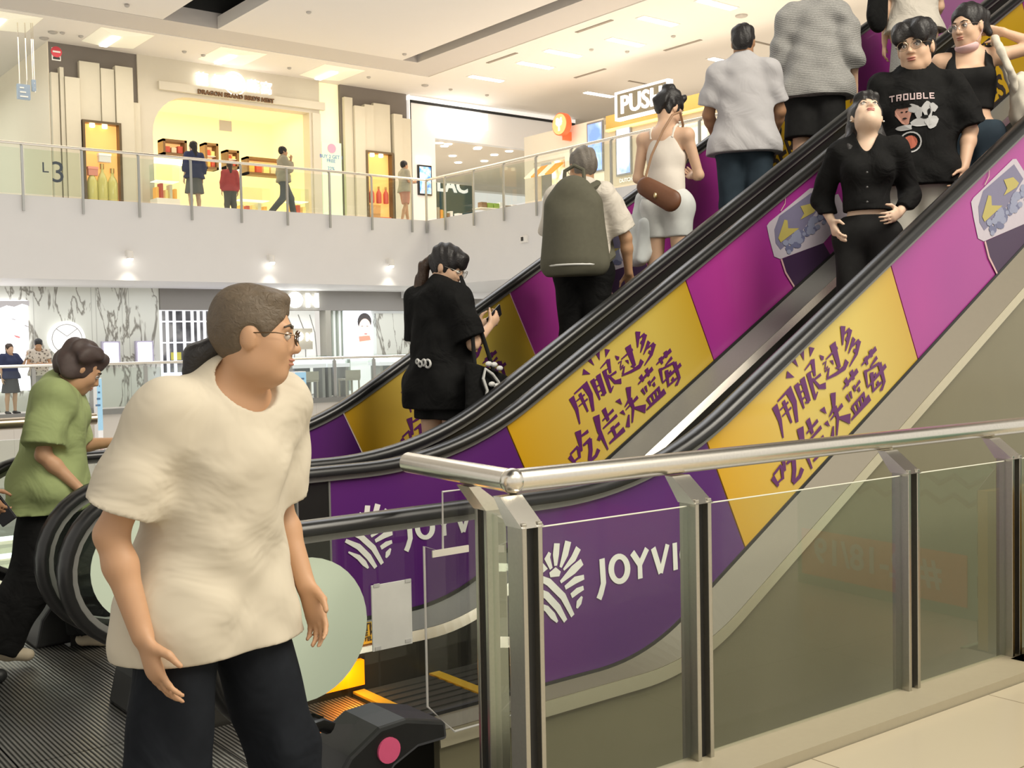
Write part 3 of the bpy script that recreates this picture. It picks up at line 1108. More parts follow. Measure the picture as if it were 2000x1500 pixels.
# ---- marker on the plank wall, hanging signs at the left corridor
a, b = hit_y(101, 92, YB - 1.0), hit_y(119, 119, YB - 1.0)
t = thing('no_entry_sign', 'small white hanging sign with a red disc in the corner of the ceiling', 'sign', (a[0], YB - 1.0, b[2]))
m = MB()
m.box((a[0], YB - 1.0, b[2]), (b[0], YB - .97, a[2]))
m.build('plate', M_white, t)
cc = ((a[0] + b[0]) / 2, (a[2] + b[2]) / 2)
m = MB()
m.cyl((cc[0], YB - 1.02, cc[1] + .05), (cc[0], YB - 1.001, cc[1] + .05), .13, 20)
m.build('disc', mat('disc_red', (.6, .05, .07), .5), t)
m = MB()
m.box((cc[0] - .09, YB - 1.03, cc[1] + .03), (cc[0] + .09, YB - 1.021, cc[1] + .07))
m.build('bar', M_white, t)
m = MB()
m.box((a[0] + .02, YB - 1.005, b[2] + .02), (b[0] - .02, YB - 1.001, b[2] + .08))
m.build('caption_strip', M_black, t)
for (x0, y0, x1, y1, lb) in ((34, 163, 60, 195, 'blue grey hanging direction board, the wider of two at the left'), (63, 155, 71, 178, 'narrow blue hanging direction board, right one of two at the left')):
    a, b = hit_y(x0, y0, YB - 1.5), hit_y(x1, y1, YB - 1.5)
    t = thing('hanging_sign', lb, 'sign', (a[0], YB - 1.5, b[2]), 'hanging direction boards')
    m = MB()
    m.box((a[0], YB - 1.5, b[2]), (b[0], YB - 1.4, a[2]))
    m.build('board', mat('sign_slate', (.28, .36, .46), .5), t)
    m = MB()
    for xx in (a[0] + .06, b[0] - .06):
        m.tube([(xx, YB - 1.45, a[2]), (xx, YB - 1.45, ZC)], .012, 6)
    m.build('hanger_rod', M_steel, t)
    for k in range(3):
        m = MB()
        m.box((a[0] + .05, YB - 1.51, a[2] - .1 - k * .1), (a[0] + (b[0] - a[0]) * (.5 + .15 * k), YB - 1.501, a[2] - .07 - k * .1))
        m.build('text_line', M_white, t)

# ---- level 3 railing along the front and right edges of the void
M_post = mat('rail_post_grey', (.42, .42, .40), .4, .7)


def post3(x, y, dx, dy, rail, top):
    m = MB()
    m.box((x - .022, y - .022, ZF3 - .33), (x + .022, y + .022, top - .05))
    m.tube([(x, y, top - .06), (x + dx * .04, y + dy * .04, top - .03), (x + dx * .08, y + dy * .08, top)], .022, 8)
    m.build('post', M_post, rail)


ztop = hit_y(200, 293, YV - .1)[2]
rail = thing('glass_railing', 'long glass railing along the upper floor in front of the lit shops', 'railing', (8, YV - .1, ZF3), 'upper floor railings')
m = MB()
m.tube([(-2, YV - .02, ztop), (XV - .02, YV - .02, ztop)], .032, 10)
m.build('handrail', M_steel, rail)
xs = [hit_y(px, 400, YV - .1)[0] for px in (-60, 47, 164, 274, 376, 473, 563, 646, 728, 806)]
for x in xs:
    post3(x, YV - .06, 0, 1, rail, ztop)
g = MB()
for x0_, x1_ in zip(xs[:-1], xs[1:]):
    g.box((x0_ + .04, YV - .06, ZF3 + .02), (x1_ - .04, YV - .048, ztop - .1))
g.build('glass_panel', M_glass, rail)
c = hit_y(97, 338, YV - .07)
lt = thing('floor_number_sign', 'frosted glass panel with dark floor number on the upper railing at the left', 'sign', c)
m = MB()
m.box((xs[1] + .05, YV - .075, ZF3 + .03), (xs[2] - .05, YV - .063, ztop - .11))
m.build('frosted_sheet', glass('frosted_sheet', (.96, .97, .93), .35, .3), lt)
M_slate = mat('letter_slate', (.06, .075, .09), .5)
c = hit_y(113, 336, YV - .08)
text_obj('lettering', '3', .62, M_slate, (c[0], YV - .08, c[2]), (1, 0, 0), (0, 0, 1), lt, .006, .0)
c = hit_y(89, 327, YV - .08)
text_obj('lettering', 'L', .30, M_slate, (c[0], YV - .08, c[2]), (1, 0, 0), (0, 0, 1), lt, .006, .0)
rail2 = thing('glass_railing', 'glass railing with round steel handrail along the right edge of the upper floor', 'railing', (XV - .1, 16, ZF3), 'upper floor railings')
m = MB()
m.tube([(XV - .02, YV - .02, ztop), (XV - .02, 6.2, ztop)], .032, 10)
m.build('handrail', M_steel, rail2)
ys = [YV - .06] + [hit_x(px, 380, XV - .1)[1] for px in (866, 922, 981, 1045, 1114, 1192, 1290, 1365, 1450)] + [11.5, 10, 8.5, 7]
for y in ys:
    post3(XV - .06, y, 1, 0, rail2, ztop)
g = MB()
for y0_, y1_ in zip(ys[:-1], ys[1:]):
    g.box((XV - .06, y1_ + .04, ZF3 + .02), (XV - .048, y0_ - .04, ztop - .1))
g.build('glass_panel', M_glass, rail2)

# ---- spot lamps on the fascia
for px, py, lb in ((253, 500, 'small white spotlight on the upper floor edge, leftmost of three'), (530, 508, 'small white spotlight on the upper floor edge, middle of three'), (763, 515, 'small white spotlight on the upper floor edge, rightmost of three')):
    c = hit_y(px, py, YV - .14)
    t = thing('wall_spotlight', lb, 'spotlight', c, 'spotlights on the upper floor edge')
    m = MB()
    m.box((c[0] - .05, YV - .14, c[2] + .02), (c[0] + .05, YV - .001, c[2] + .12))
    m.build('bracket', M_white, t)
    m = MB()
    m.cyl((c[0], YV - .16, c[2] + .10), (c[0], YV - .17, c[2] - .06), .07, 14)
    m.build('lamp_body', M_white, t, True)
    m = MB()
    m.ell((c[0], YV - .172, c[2] - .07), (.065, .065, .045), 12, 7)
    m.build('bulb', mat('spot_bulb', (1, 1, 1), .4, emit=14, ecol=(1, .95, .85)), t, True)
    d = bpy.data.lights.new('spot_glow', 'SPOT')
    d.energy = 26
    d.spot_size = math.radians(95)
    d.spot_blend = .9
    d.color = (1, .92, .78)
    d.shadow_soft_size = .05
    o = bpy.data.objects.new('spot_glow', d)
    o.location = (c[0], YV - .2, c[2] - .13)
    COL.objects.link(o)
c = hit_x(1024, 467, XV - .02)
m = MB()
m.box((XV - .05, c[1] - .12, c[2] - .08), (XV - .001, c[1] + .12, c[2] + .08))
t = tag(m.build('wall_sensor', M_white), 'small white sensor box on the right upper floor edge', 'sensor')
m = MB()
m.box((XV - .06, c[1] + .0, c[2] - .04), (XV - .051, c[1] + .08, c[2] + .05))
m.build('lens', M_black, t)

# ---- level 2 shop fronts under the slab (plane y = YM)
def marble():
    m, nt, b = node_mat('veined_marble', .35)
    tc = nt.nodes.new('ShaderNodeTexCoord')
    mp = nt.nodes.new('ShaderNodeMapping')
    mp.inputs['Rotation'].default_value = (0, math.radians(28), 0)
    mp.inputs['Scale'].default_value = (1.0, 1.0, .32)
    nt.links.new(tc.outputs['Object'], mp.inputs[0])
    nz = nt.nodes.new('ShaderNodeTexNoise')
    nz.inputs['Scale'].default_value = 1.9
    nz.inputs['Detail'].default_value = 5
    nz.inputs['Roughness'].default_value = .55
    nz.inputs['Distortion'].default_value = .55
    nt.links.new(mp.outputs[0], nz.inputs[0])
    s1 = nt.nodes.new('ShaderNodeMath')
    s1.operation = 'SUBTRACT'
    s1.inputs[1].default_value = .5
    nt.links.new(nz.outputs['Fac'], s1.inputs[0])
    ab = nt.nodes.new('ShaderNodeMath')
    ab.operation = 'ABSOLUTE'
    nt.links.new(s1.outputs[0], ab.inputs[0])
    r = ramp(nt, [(.0, (.20, .19, .16)), (.014, (.36, .35, .31)), (.026, (.66, .67, .61))])
    nt.links.new(ab.outputs[0], r.inputs[0])
    nt.links.new(r.outputs[0], b.inputs['Base Color'])
    return m


M_marble = marble()
fm = lambda px, py: hit_y(px, py, YM)
xm = fm(311, 600)[0]
m = MB()
m.box((-8, YM, 0), (xm, YM + .3, ZS))
struct(m.build('wall_marble', M_marble))
m = MB()
for px in (67, 180, 189, 240, 253):
    x = fm(px, 650)[0]
    m.box((x - .006, YM - .004, 0), (x + .006, YM, ZS))
struct(m.build('trim_9', mat('marble_joint', (.45, .45, .42), .6)))
xe = fm(830, 600)[0]
zb = fm(500, 606)[2]
m = MB()
m.box((xm + .005, YM - .05, zb), (xe + 6, YM + .3, ZS))
struct(m.build('wall_band', mat('taupe_band', (.22, .205, .185), .5)))
a = fm(781, 562)
m = MB()
m.box((a[0], YM - .4, fm(790, 583)[2]), (a[0] + 3, YM - .06, ZS))
struct(m.build('wall_band', M_fascia))
# light box portrait, lit emblem, two lit boxes
a, b = fm(-60, 586), fm(57, 762)
t = thing('lit_portrait', 'tall glowing white beauty portrait on the marble wall at the far left', 'light box', (a[0], YM - .1, b[2]))
m = MB()
m.box((a[0], YM - .12, b[2]), (b[0], YM - .001, a[2]))
m.build('light_box', mat('portrait_white', (1, .98, .97), .4, emit=2.2, ecol=(1, .97, 1)), t)
M_hairp = mat('portrait_hair', (.30, .28, .27), .5, emit=.45, ecol=(.5, .48, .5))
m = MB()
pts = [(-20, 590), (-5, 603), (10, 597), (25, 600), (40, 594), (54, 598), (54, 588), (-20, 588)]
m.prism([(fm(x, y)[0], fm(x, y)[2]) for x, y in pts], 'y', YM - .135, YM - .121)
m.build('portrait_hair', M_hairp, t)
for nm, pts, mm in (('portrait_brow', [(20, 622), (27, 624), (27, 626), (20, 624)], M_hairp), ('portrait_brow', [(45, 634), (53, 638), (53, 640), (45, 637)], M_hairp), ('portrait_lips', [(23, 654), (31, 656), (37, 658), (35, 661), (28, 659)], mat('portrait_lip', (.7, .2, .2), .5, emit=.6))):
    m = MB()
    m.prism([(fm(x, y)[0], fm(x, y)[2]) for x, y in pts], 'y', YM - .135, YM - .121)
    m.build(nm, mm, t)
c = fm(128, 662)
t = thing('lit_emblem', 'round glowing white emblem with a thin dark ring on the marble wall', 'sign', (c[0], YM - .1, c[2]))
m = MB()
m.cyl((c[0], YM - .12, c[2]), (c[0], YM - .001, c[2]), .42, 36)
m.build('disc', mat('emblem_white', (1, 1, .98), .4, emit=.75, ecol=(1, 1, .96)), t)
M_thin = mat('emblem_line', (.35, .34, .33), .5)
m = MB()
m.tube([(c[0] + .34 * math.cos(a_), YM - .125, c[2] + .34 * math.sin(a_)) for a_ in np.linspace(0, 2 * math.pi, 32, endpoint=False)], .01, 6, closed=True)
m.tube([(c[0] - .24, YM - .125, c[2] + .24), (c[0] + .0, YM - .125, c[2] + .06), (c[0] + .24, YM - .125, c[2] + .24)], .01, 6)
m.build('ring_mark', M_thin, t)
for x0_, y0_, x1_, y1_, lb in ((196, 667, 233, 711, 'small glowing white light box on the marble, left of two'), (262, 666, 298, 708, 'small glowing white light box on the marble, right of two')):
    a, b = fm(x0_, y0_), fm(x1_, y1_)
    t = thing('light_box', lb, 'light box', (a[0], YM - .1, b[2]), 'small light boxes on the marble')
    m = MB()
    m.box((a[0], YM - .10, b[2]), (b[0], YM - .001, a[2]))
    m.build('frame', mat('lilac_frame', (.45, .42, .55), .4), t)
    m = MB()
    m.box((a[0] + .05, YM - .12, b[2] + .04), (b[0] - .05, YM - .101, a[2] - .04))
    m.build('diffuser', mat('box_white', (1, 1, 1), .4, emit=2.6), t)
# lattice window bay with store behind
a, b = fm(313, 606), fm(400, 745)
xw0, xw1 = a[0], fm(556, 650)[0]
t = thing('lattice_window', 'white lattice of upright bars and cross rails over a dark shop bay', 'window', (xw0, YM, 0))
m = MB()
for px in (314, 327, 341, 360, 376, 388, 400, 415, 432):
    x = fm(px, 650)[0]
    m.box((x - .03, YM - .03, .1), (x + .03, YM + .03, zb))
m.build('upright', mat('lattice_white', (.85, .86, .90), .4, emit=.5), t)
m = MB()
for py in (606, 628, 669, 708):
    z = fm(350, py)[2]
    m.box((xw0, YM - .025, z - .018), (fm(440, 650)[0], YM + .025, z + .018))
m.build('cross_rail', MATS['lattice_white'], t)
m = MB()
m.box((xw0, YM + 2.2, 0), (fm(560, 650)[0] + 1, YM + 2.3, ZS))
struct(m.build('wall_inside', blotch('dim_store', (.10, .10, .11), (.24, .24, .25), (.55, .54, .52), 1.4, .25)))
m = MB()
m.box((fm(335, 700)[0], YM + .026, fm(345, 703)[2]), (fm(355, 700)[0], YM + .04, fm(345, 688)[2]))
tag(m.build('notice_card', mat('card_olive', (.50, .46, .08), .5, emit=.2)), 'small olive yellow card behind the white lattice', 'notice')
a, b = fm(315, 722), fm(376, 737)
m = MB()
m.box((xw0, YM - .5, .03), (xw1, YM - .1, .5))
t = tag(m.build('display_case', mat('case_steel', (.5, .5, .58), .3)), 'long low display case with violet glow under the lattice window', 'display case')
m = MB()
m.box((xw0, YM - .52, .5), (xw1, YM - .1, .78))
m.build('lit_top', mat('violet_glow', (.75, .75, 1), .4, emit=1.2, ecol=(.7, .7, 1)), t)
# big letters on the dark band
so = thing('shop_sign', 'large glowing letters on the dark band above the jewellery shop', 'sign', fm(580, 586))
M_let = mat('letter_glow', (1, 1, .96), .4, emit=5.5, ecol=(.98, 1, .92))
for ch, px, w in (('S', 541, .34), ('N', 606, .30)):
    c = fm(px, 587)
    text_obj('letter', ch, .5, M_let, (c[0], YM - .12, c[2]), (1, 0, 0), (0, 0, 1), so, .06, .022)
c = fm(573, 586)
m = MB()
m.cyl((c[0], YM - .15, c[2]), (c[0], YM - .06, c[2]), .21, 28)
m.build('letter', M_let, so)
# jewellery shop display
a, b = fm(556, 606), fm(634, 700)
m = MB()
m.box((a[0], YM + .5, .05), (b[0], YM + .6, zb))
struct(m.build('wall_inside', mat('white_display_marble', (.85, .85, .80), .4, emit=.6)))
for k in range(3):
    m = MB()
    m.tube([(a[0] + .3 + k * .35, YM + .49, zb - .1), (a[0] + .55 + k * .3, YM + .49, zb - .6), (a[0] + .5 + k * .35, YM + .49, zb - 1.3)], .012, 5)
    struct(m.build('trim_10', M_thin))
a, b = hit_y(556, 642, YM + .2), hit_y(611, 682, YM + .2)
t = thing('inner_sign', 'beige plaque with smaller glowing letters inside the jewellery shop', 'sign', (a[0], YM + .2, b[2]))
m = MB()
m.box((a[0] - .6, YM + .2, b[2]), (b[0], YM + .505, a[2]))
m.build('plaque', mat('plaque_beige', (.45, .41, .33), .5), t)
for ch, px in (('S', 563), ('N', 605)):
    c = hit_y(px, 658, YM + .18)
    text_obj('letter', ch, .28, M_let, (c[0], YM + .19, c[2]), (1, 0, 0), (0, 0, 1), t, .03, .012)
c = hit_y(584, 657, YM + .18)
m = MB()
m.cyl((c[0], YM + .15, c[2]), (c[0], YM + .19, c[2]), .12, 24)
m.build('letter', M_let, t)
a, b = fm(634, 605), fm(647, 720)
m = MB()
m.box((a[0], YM - .05, 0), (b[0], YM + .3, zb))
struct(m.build('wall_pier', mat('pier_taupe', (.36, .34, .29), .4)))
a, b = fm(648, 606), fm(676, 700)
m = MB()
m.box((a[0], YM + .3, 0), (b[0] + 5.2, YM + .4, zb))
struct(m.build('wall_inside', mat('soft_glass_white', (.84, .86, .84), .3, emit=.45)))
m = MB()
for k in range(4):
    x = a[0] + .1 + k * .17
    m.box((x, YM + .2, .1), (x + .05, YM + .29, zb))
struct(m.build('trim_11', mat('sage_edge', (.42, .46, .40), .4)))
a, b = fm(676, 606), fm(731, 700)
t = thing('lit_portrait', 'glowing portrait of a dark haired face resting on crossed arms, right of the pier', 'light box', (a[0], YM, b[2]))
m = MB()
m.box((a[0], YM + .12, b[2]), (b[0], YM + .29, a[2]))
m.build('light_box', mat('portrait_grey', (.80, .84, .90), .4, emit=.9, ecol=(.85, .9, 1)), t)


def flat(name, pts, mm, par, y=YM + .105, f=None):
    m = MB()
    f = f or fm
    m.prism([(f(x, yy)[0], f(x, yy)[2]) for x, yy in pts], 'y', y, YM + .119)
    m.build(name, mm, par)


def oval(cx_, cy_, rx, ry, n=18):
    return [(cx_ + rx * math.cos(2 * math.pi * i / n), cy_ + ry * math.sin(2 * math.pi * i / n)) for i in range(n)]


M_pskin = mat('portrait_skin', (.88, .68, .56), .5, emit=.7)
flat('portrait_hair', oval(716, 628, 13.5, 17), mat('portrait_dark_hair', (.07, .06, .06), .5, emit=.05), t, YM + .112)
flat('portrait_face', oval(716.5, 640, 11.5, 18), M_pskin, t, YM + .106)
flat('portrait_arm', [(676, 668), (700, 664), (722, 662), (731, 668), (731, 676), (700, 682), (676, 682)], M_pskin, t, YM + .106)
flat('portrait_gem', [(705, 657), (726, 655), (728, 664), (706, 667)], mat('portrait_coral', (.75, .28, .20), .5, emit=.5), t, YM + .102)
for px in (711, 721):
    flat('portrait_eye', oval(px, 637, 2.2, 1.2, 10), M_hairp, t, YM + .100)
flat('portrait_lips', oval(718, 652, 3, 1.4, 10), MATS['portrait_lip'], t, YM + .100)
a, b = fm(738, 612), fm(850, 712)
m = MB()
m.box((a[0], YM + .1, b[2]), (b[0] + 1, YM + .28, a[2]))
struct(m.build('wall_inside', M_marble))
area_light('jewellery_lamp', (17.5, 25.4, ZS - .1), 6, 45, (.95, .98, 1), (math.radians(8), 0, 0), .5)
# counters and stools in front of the jewellery shop
for (x0_, x1_, lb) in ((566, 640, 'jewellery table with glass top case nearest the totem banner'), (640, 686, 'jewellery table with glass top case behind the stool'), (742, 800, 'jewellery table with glass top case at the escalator edge')):
    A, B = hit_y(x0_, 735, 25.9), hit_y(x1_, 735, 25.9)
    t = thing('jewellery_table', lb, 'table', (A[0], 25.9, 0), 'jewellery tables')
    z = .80
    m = MB()
    m.box((A[0], 25.9, z), (B[0] - .03, 26.5, z + .1))
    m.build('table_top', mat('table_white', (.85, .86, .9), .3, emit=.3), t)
    g = MB()
    g.box((A[0], 25.9, z + .1), (B[0] - .03, 26.5, z + .32))
    g.build('glass_case', M_glass, t)
    m = MB()
    m.box((A[0] + .1, 26.0, z + .1), (B[0] - .12, 26.4, z + .2))
    m.build('tray', mat('tray_lit', (1, 1, 1), .4, emit=1.0), t)
    for xx in (A[0] + .05, B[0] - .13):
        m = MB()
        m.box((xx, 25.95, 0), (xx + .08, 26.45, z))
        m.build('leg', mat('leg_grey', (.45, .45, .44), .4), t)
    m = MB()
    m.box((A[0] + .35, 26.3, .04), (B[0] - .3, 26.45, z))
    m.build('back_panel', mat('panel_grey', (.30, .31, .31), .5), t)
for px, lb in ((682, 'small pale chair with low back in front of the jewellery tables'), (600, 'small pale chair beside the totem banner')):
    A = hit_y(px, 745, 25.6)
    x = A[0]
    t = thing('chair', lb, 'chair', (x, 25.6, 0), 'chairs at the jewellery tables')
    M_ch = mat('chair_greige', (.55, .52, .46), .5)
    m = MB()
    m.box((x - .22, 25.4, .45), (x + .22, 25.82, .5))
    m.build('seat', M_ch, t)
    m = MB()
    m.box((x - .22, 25.38, .5), (x + .22, 25.42, .72))
    m.build('backrest', M_ch, t)
    for sx in (-.19, .19):
        for sy in (25.42, 25.79):
            m = MB()
            m.box((x + sx - .018, sy - .018, 0), (x + sx + .018, sy + .018, .45))
            m.build('leg', M_ch, t)
# ---- level 2 far railing
r2 = thing('glass_railing', 'glass railing with round steel handrail along the far edge of the middle floor', 'railing', (8, 25.1, 0))
zr2 = hit_y(200, 711, 25.1)[2]
m = MB()
m.tube([(-4, 25.1, zr2), (24, 25.1, zr2)], .035, 10)
m.build('handrail', M_steel, r2)
xs2 = [hit_y(px, 750, 25.1)[0] for px in (-120, -30, 66, 178, 285, 390, 480, 568, 654, 731, 805, 880)]
for x in xs2:
    m = MB()
    m.box((x - .04, 25.07, .0), (x + .04, 25.13, zr2 - .06))
    m.tube([(x, 25.1, zr2 - .07), (x, 25.1, zr2)], .02, 6)
    m.build('post', M_post, r2)
g = MB()
for x0_, x1_ in zip(xs2[:-1], xs2[1:]):
    g.box((x0_ + .05, 25.095, .08), (x1_ - .05, 25.107, zr2 - .1))
g.build('glass_panel', M_glass, r2)
m = MB()
m.box((-8, 24.9, -.06), (30, 24.999, .06))
struct(m.build('trim_12', M_alu))
# ---- totem banners on the far edge
for px, py0, py1, w, lb in ((197, 738, 962, 17, 'tall narrow banner with blue head and small round pictures, beside the woman in green'), (588, 726, 830, 24, 'narrow banner with pale blue head and round pictures, behind the walking man')):
    a, b = hit_y(px - w / 2, py0, 24.6), hit_y(px + w / 2, py1, 24.6)
    t = thing('totem_banner', lb, 'banner', (a[0], 24.6, b[2]), 'totem banners')
    m = MB()
    m.box((a[0], 24.6, b[2]), (b[0], 24.85, a[2]))
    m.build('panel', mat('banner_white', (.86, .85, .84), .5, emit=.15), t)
    H_ = a[2] - b[2]
    Lb = 1.15
    m = MB()
    m.box((a[0], 24.59, a[2] - Lb), (b[0], 24.599, a[2] - .02))
    m.build('blue_head', mat('banner_blue', (.36, .62, .82), .5, emit=.2), t)
    for k, (dz, cc) in enumerate(((1.5, (.7, .45, .42)), (1.8, (.55, .35, .3)))):
        if dz < H_:
            m = MB()
            m.cyl(((a[0] + b[0]) / 2, 24.585, a[2] - dz), ((a[0] + b[0]) / 2, 24.599, a[2] - dz), .08, 14)
            m.build('round_picture', mat('banner_pic_%d' % k, cc, .5), t)
    for k in range(4):
        m = MB()
        m.box((a[0] + .06, 24.58, a[2] - .2 - .14 * k), (b[0] - .06 - .03 * k, 24.589, a[2] - .16 - .14 * k))
        m.build('text_line', mat('banner_navy', (.1, .2, .35), .5), t)

# ---- bright shop far below on the lower level, seen past the landing
for px, py, w, h, lb in ((40, 1060, 2.6, 1.1, 'long glass jewellery case on the lower floor, farthest back'), (25, 1095, 1.9, 1.0, 'glass jewellery case on the lower floor, middle of three'), (28, 1128, 1.2, .95, 'pale cube jewellery case on the lower floor, nearest')):
    c = hit_z(px, py + 40, -5)
    t = thing('jewellery_case', lb, 'display case', c, 'jewellery cases on the lower floor')
    m = MB()
    m.box((c[0] - w / 2, c[1] - .3, -5), (c[0] + w / 2, c[1] + .3, -5 + h * .7))
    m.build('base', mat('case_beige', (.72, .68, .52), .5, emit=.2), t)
    m = MB()
    m.box((c[0] - w / 2 + .05, c[1] - .25, -5 + h * .7), (c[0] + w / 2 - .05, c[1] + .25, -5 + h * .75))
    m.build('lit_tray', mat('tray_glow', (1, 1, 1), .4, emit=1.6), t)
    g = MB()
    g.box((c[0] - w / 2, c[1] - .3, -5 + h * .75), (c[0] + w / 2, c[1] + .3, -5 + h))
    g.build('glass_case', M_glass, t)
area_light('lower_floor_lamp', (8, 31, -1.7), 8, 420, (.96, .98, 1))
# railing beyond the far escalator landing
t = thing('glass_railing', 'railing with thick bronze tube and glass beyond the woman in green', 'railing', (.5, 6.1, 0))
A, B = hit_z(-40, 827, 1.03), hit_z(187, 818, 1.03)
m = MB()
m.tube([(A[0] - 3, B[1], 1.03), (B[0], B[1], 1.03)], .03, 12)
m.build('handrail', mat('bronze_tube', (.40, .33, .24), .3, .9), t, True)
g = MB()
g.box((A[0] - 3, B[1], .05), (B[0] - .05, B[1] + .012, .95))
g.build('glass_panel', M_glass, t)
for k in range(3):
    x = B[0] - .1 - k * 1.3
    m = MB()
    m.box((x - .02, B[1] - .02, -.02), (x + .02, B[1] + .02, 1.01))
    m.build('post', M_post, t)
m = MB()
m.box((-6, B[1] - .1, -.35), (B[0] + .1, B[1] + .2, -.02))
m.box((-6, 5.99, -.35), (B[0] + .1, B[1] - .1, -.02))
struct(m.build('floor', M_tile3))
# =================================================================== THE TWO ESCALATORS
K = .8
T30 = math.tan(math.pi / 6)


def ex(x):
    return K * x


def ez(z):
    return K * z + .188


def prof(x, z0, xc, R):
    t = R * math.tan(math.radians(15))
    x1 = xc - t
    if x <= x1:
        return z0
    if x <= x1 + R / 2:
        return z0 + R - math.sqrt(R * R - (x - x1) ** 2)
    return z0 + (x - xc) * T30


def rail_bot(x):
    return prof(x, .82, 3.557, 2.2)


def pan_bot(x):
    return prof(x, .073, 3.504, 1.1)


def deck_low(x):
    return prof(x, .054, 3.71, 1.3)


XTOP = 13.4
YBN, YBF, YAN, YAF = 2.80, 4.014, 4.294, 5.502
SHOP_RED = None


def xs_between(a, b, n):
    return [a + (b - a) * i / n for i in range(n + 1)]


def handrail_path():
    P = []
    cx, cz, r = 1.80, .505, .345
    P.append((1.90, .145))
    for i in range(0, 19):
        a = math.radians(-80 - i * (190.0 / 18))
        P.append((cx + r * math.cos(a), cz + r * math.sin(a)))
    for x in xs_between(2.0, 2.9, 4):
        P.append((x, rail_bot(x) + .03))
    for x in xs_between(2.97, 4.2, 14):
        P.append((x, rail_bot(x) + .03))
    for x in xs_between(4.6, XTOP, 10):
        P.append((x, rail_bot(x) + .03))
    return [(ex(a), ez(b)) for a, b in P]


HP = handrail_path()


def sweep_xz(path, y, prof2):
    """prof2: closed section of (dy, dn) swept along a path in the xz plane"""
    m = len(path)
    vs = []
    for i, (x, z) in enumerate(path):
        p, q = path[max(0, i - 1)], path[min(m - 1, i + 1)]
        tx, tz = q[0] - p[0], q[1] - p[1]
        l = math.hypot(tx, tz)
        nx, nz = -tz / l, tx / l
        for dy, dn in prof2:
            vs.append((x + nx * dn, y + dy, z + nz * dn))
    n = len(prof2)
    fs = []
    for i in range(m - 1):
        for k in range(n):
            fs.append((i * n + k, i * n + (k + 1) % n, (i + 1) * n + (k + 1) % n, (i + 1) * n + k))
    fs.append(tuple(range(n)))
    fs.append(tuple((m - 1) * n + k for k in range(n)))
    mb = MB()
    mb.add(vs, fs)
    return mb


RAIL_SEC = [(-.041, -.012), (-.043, .004), (-.036, .018), (-.018, .026), (.018, .026), (.036, .018), (.043, .004), (.041, -.012), (.028, -.014), (.028, -.004), (-.028, -.004), (-.028, -.014)]
TRIM_SEC = [(-.022, -.034), (.022, -.034), (.022, -.012), (-.022, -.012)]


def strip(top, bot, xa, xb, xa2, xb2, y0, y1, n=12):
    """curved band between two profile curves, from slanted edge (xa,xa2) to (xb,xb2)"""
    tp = [(x, top(x)) for x in xs_between(xa, xb, n)]
    bt = [(x, bot(x)) for x in xs_between(xa2, xb2, n)]
    P = [[(ex(a[0]), y0, ez(a[1])), (ex(b[0]), y0, ez(b[1]))] for a, b in zip(tp, bt)]
    mb = MB()
    mb.grid(P, (0, y1 - y0, 0))
    return mb


def ad_yellow():
    m, nt, b = node_mat('yellow_print', .28, 0, .5)
    tc = nt.nodes.new('ShaderNodeTexCoord')
    mp = nt.nodes.new('ShaderNodeMapping')
    sp = nt.nodes.new('ShaderNodeSeparateXYZ')
    nt.links.new(tc.outputs['Object'], sp.inputs[0])
    # printed glow: pale in the middle of each yellow sheet, orange towards its ends (distance along the slope)
    ad = nt.nodes.new('ShaderNodeMath')
    ad.operation = 'MULTIPLY_ADD'
    ad.inputs[1].default_value = .577
    nt.links.new(sp.outputs['Z'], ad.inputs[0])
    nt.links.new(sp.outputs['X'], ad.inputs[2])
    r = ramp(nt, [(0.0, (.60, .335, .014)), (.42, (.60, .465, .11)), (.72, (.58, .445, .09)), (1.0, (.47, .285, .012))])
    ma = nt.nodes.new('ShaderNodeMapRange')
    ma.inputs[1].default_value = 3.72
    ma.inputs[2].default_value = 5.40
    nt.links.new(ad.outputs[0], ma.inputs[0])
    nt.links.new(ma.outputs[0], r.inputs[0])
    nt.links.new(r.outputs[0], b.inputs['Base Color'])
    b.inputs['Coat Weight'].default_value = .4
    b.inputs['Coat Roughness'].default_value = .05
    return m


def ad_purple():
    m, nt, b = node_mat('purple_print', .28, 0, .5)
    tc = nt.nodes.new('ShaderNodeTexCoord')
    sp = nt.nodes.new('ShaderNodeSeparateXYZ')
    nt.links.new(tc.outputs['Object'], sp.inputs[0])
    ma = nt.nodes.new('ShaderNodeMapRange')
    ma.inputs[1].default_value = 3.3
    ma.inputs[2].default_value = 4.6
    nt.links.new(sp.outputs['X'], ma.inputs[0])
    nz = nt.nodes.new('ShaderNodeTexNoise')
    nz.inputs['Scale'].default_value = .9
    nt.links.new(tc.outputs['Object'], nz.inputs[0])
    r = ramp(nt, [(0.0, (.105, .022, .165)), (1.0, (.34, .035, .25))])
    nt.links.new(ma.outputs[0], r.inputs[0])
    r2 = ramp(nt, [(.35, (.65, .6, .8)), (.7, (1.15, 1.0, 1.0))])
    nt.links.new(nz.outputs['Fac'], r2.inputs[0])
    mx = nt.nodes.new('ShaderNodeMix')
    mx.data_type = 'RGBA'
    mx.blend_type = 'MULTIPLY'
    mx.inputs['Factor'].default_value = .6
    nt.links.new(r.outputs[0], mx.inputs['A'])
    nt.links.new(r2.outputs[0], mx.inputs['B'])
    nt.links.new(mx.outputs['Result'], b.inputs['Base Color'])
    b.inputs['Coat Weight'].default_value = .4
    b.inputs['Coat Roughness'].default_value = .05
    return m


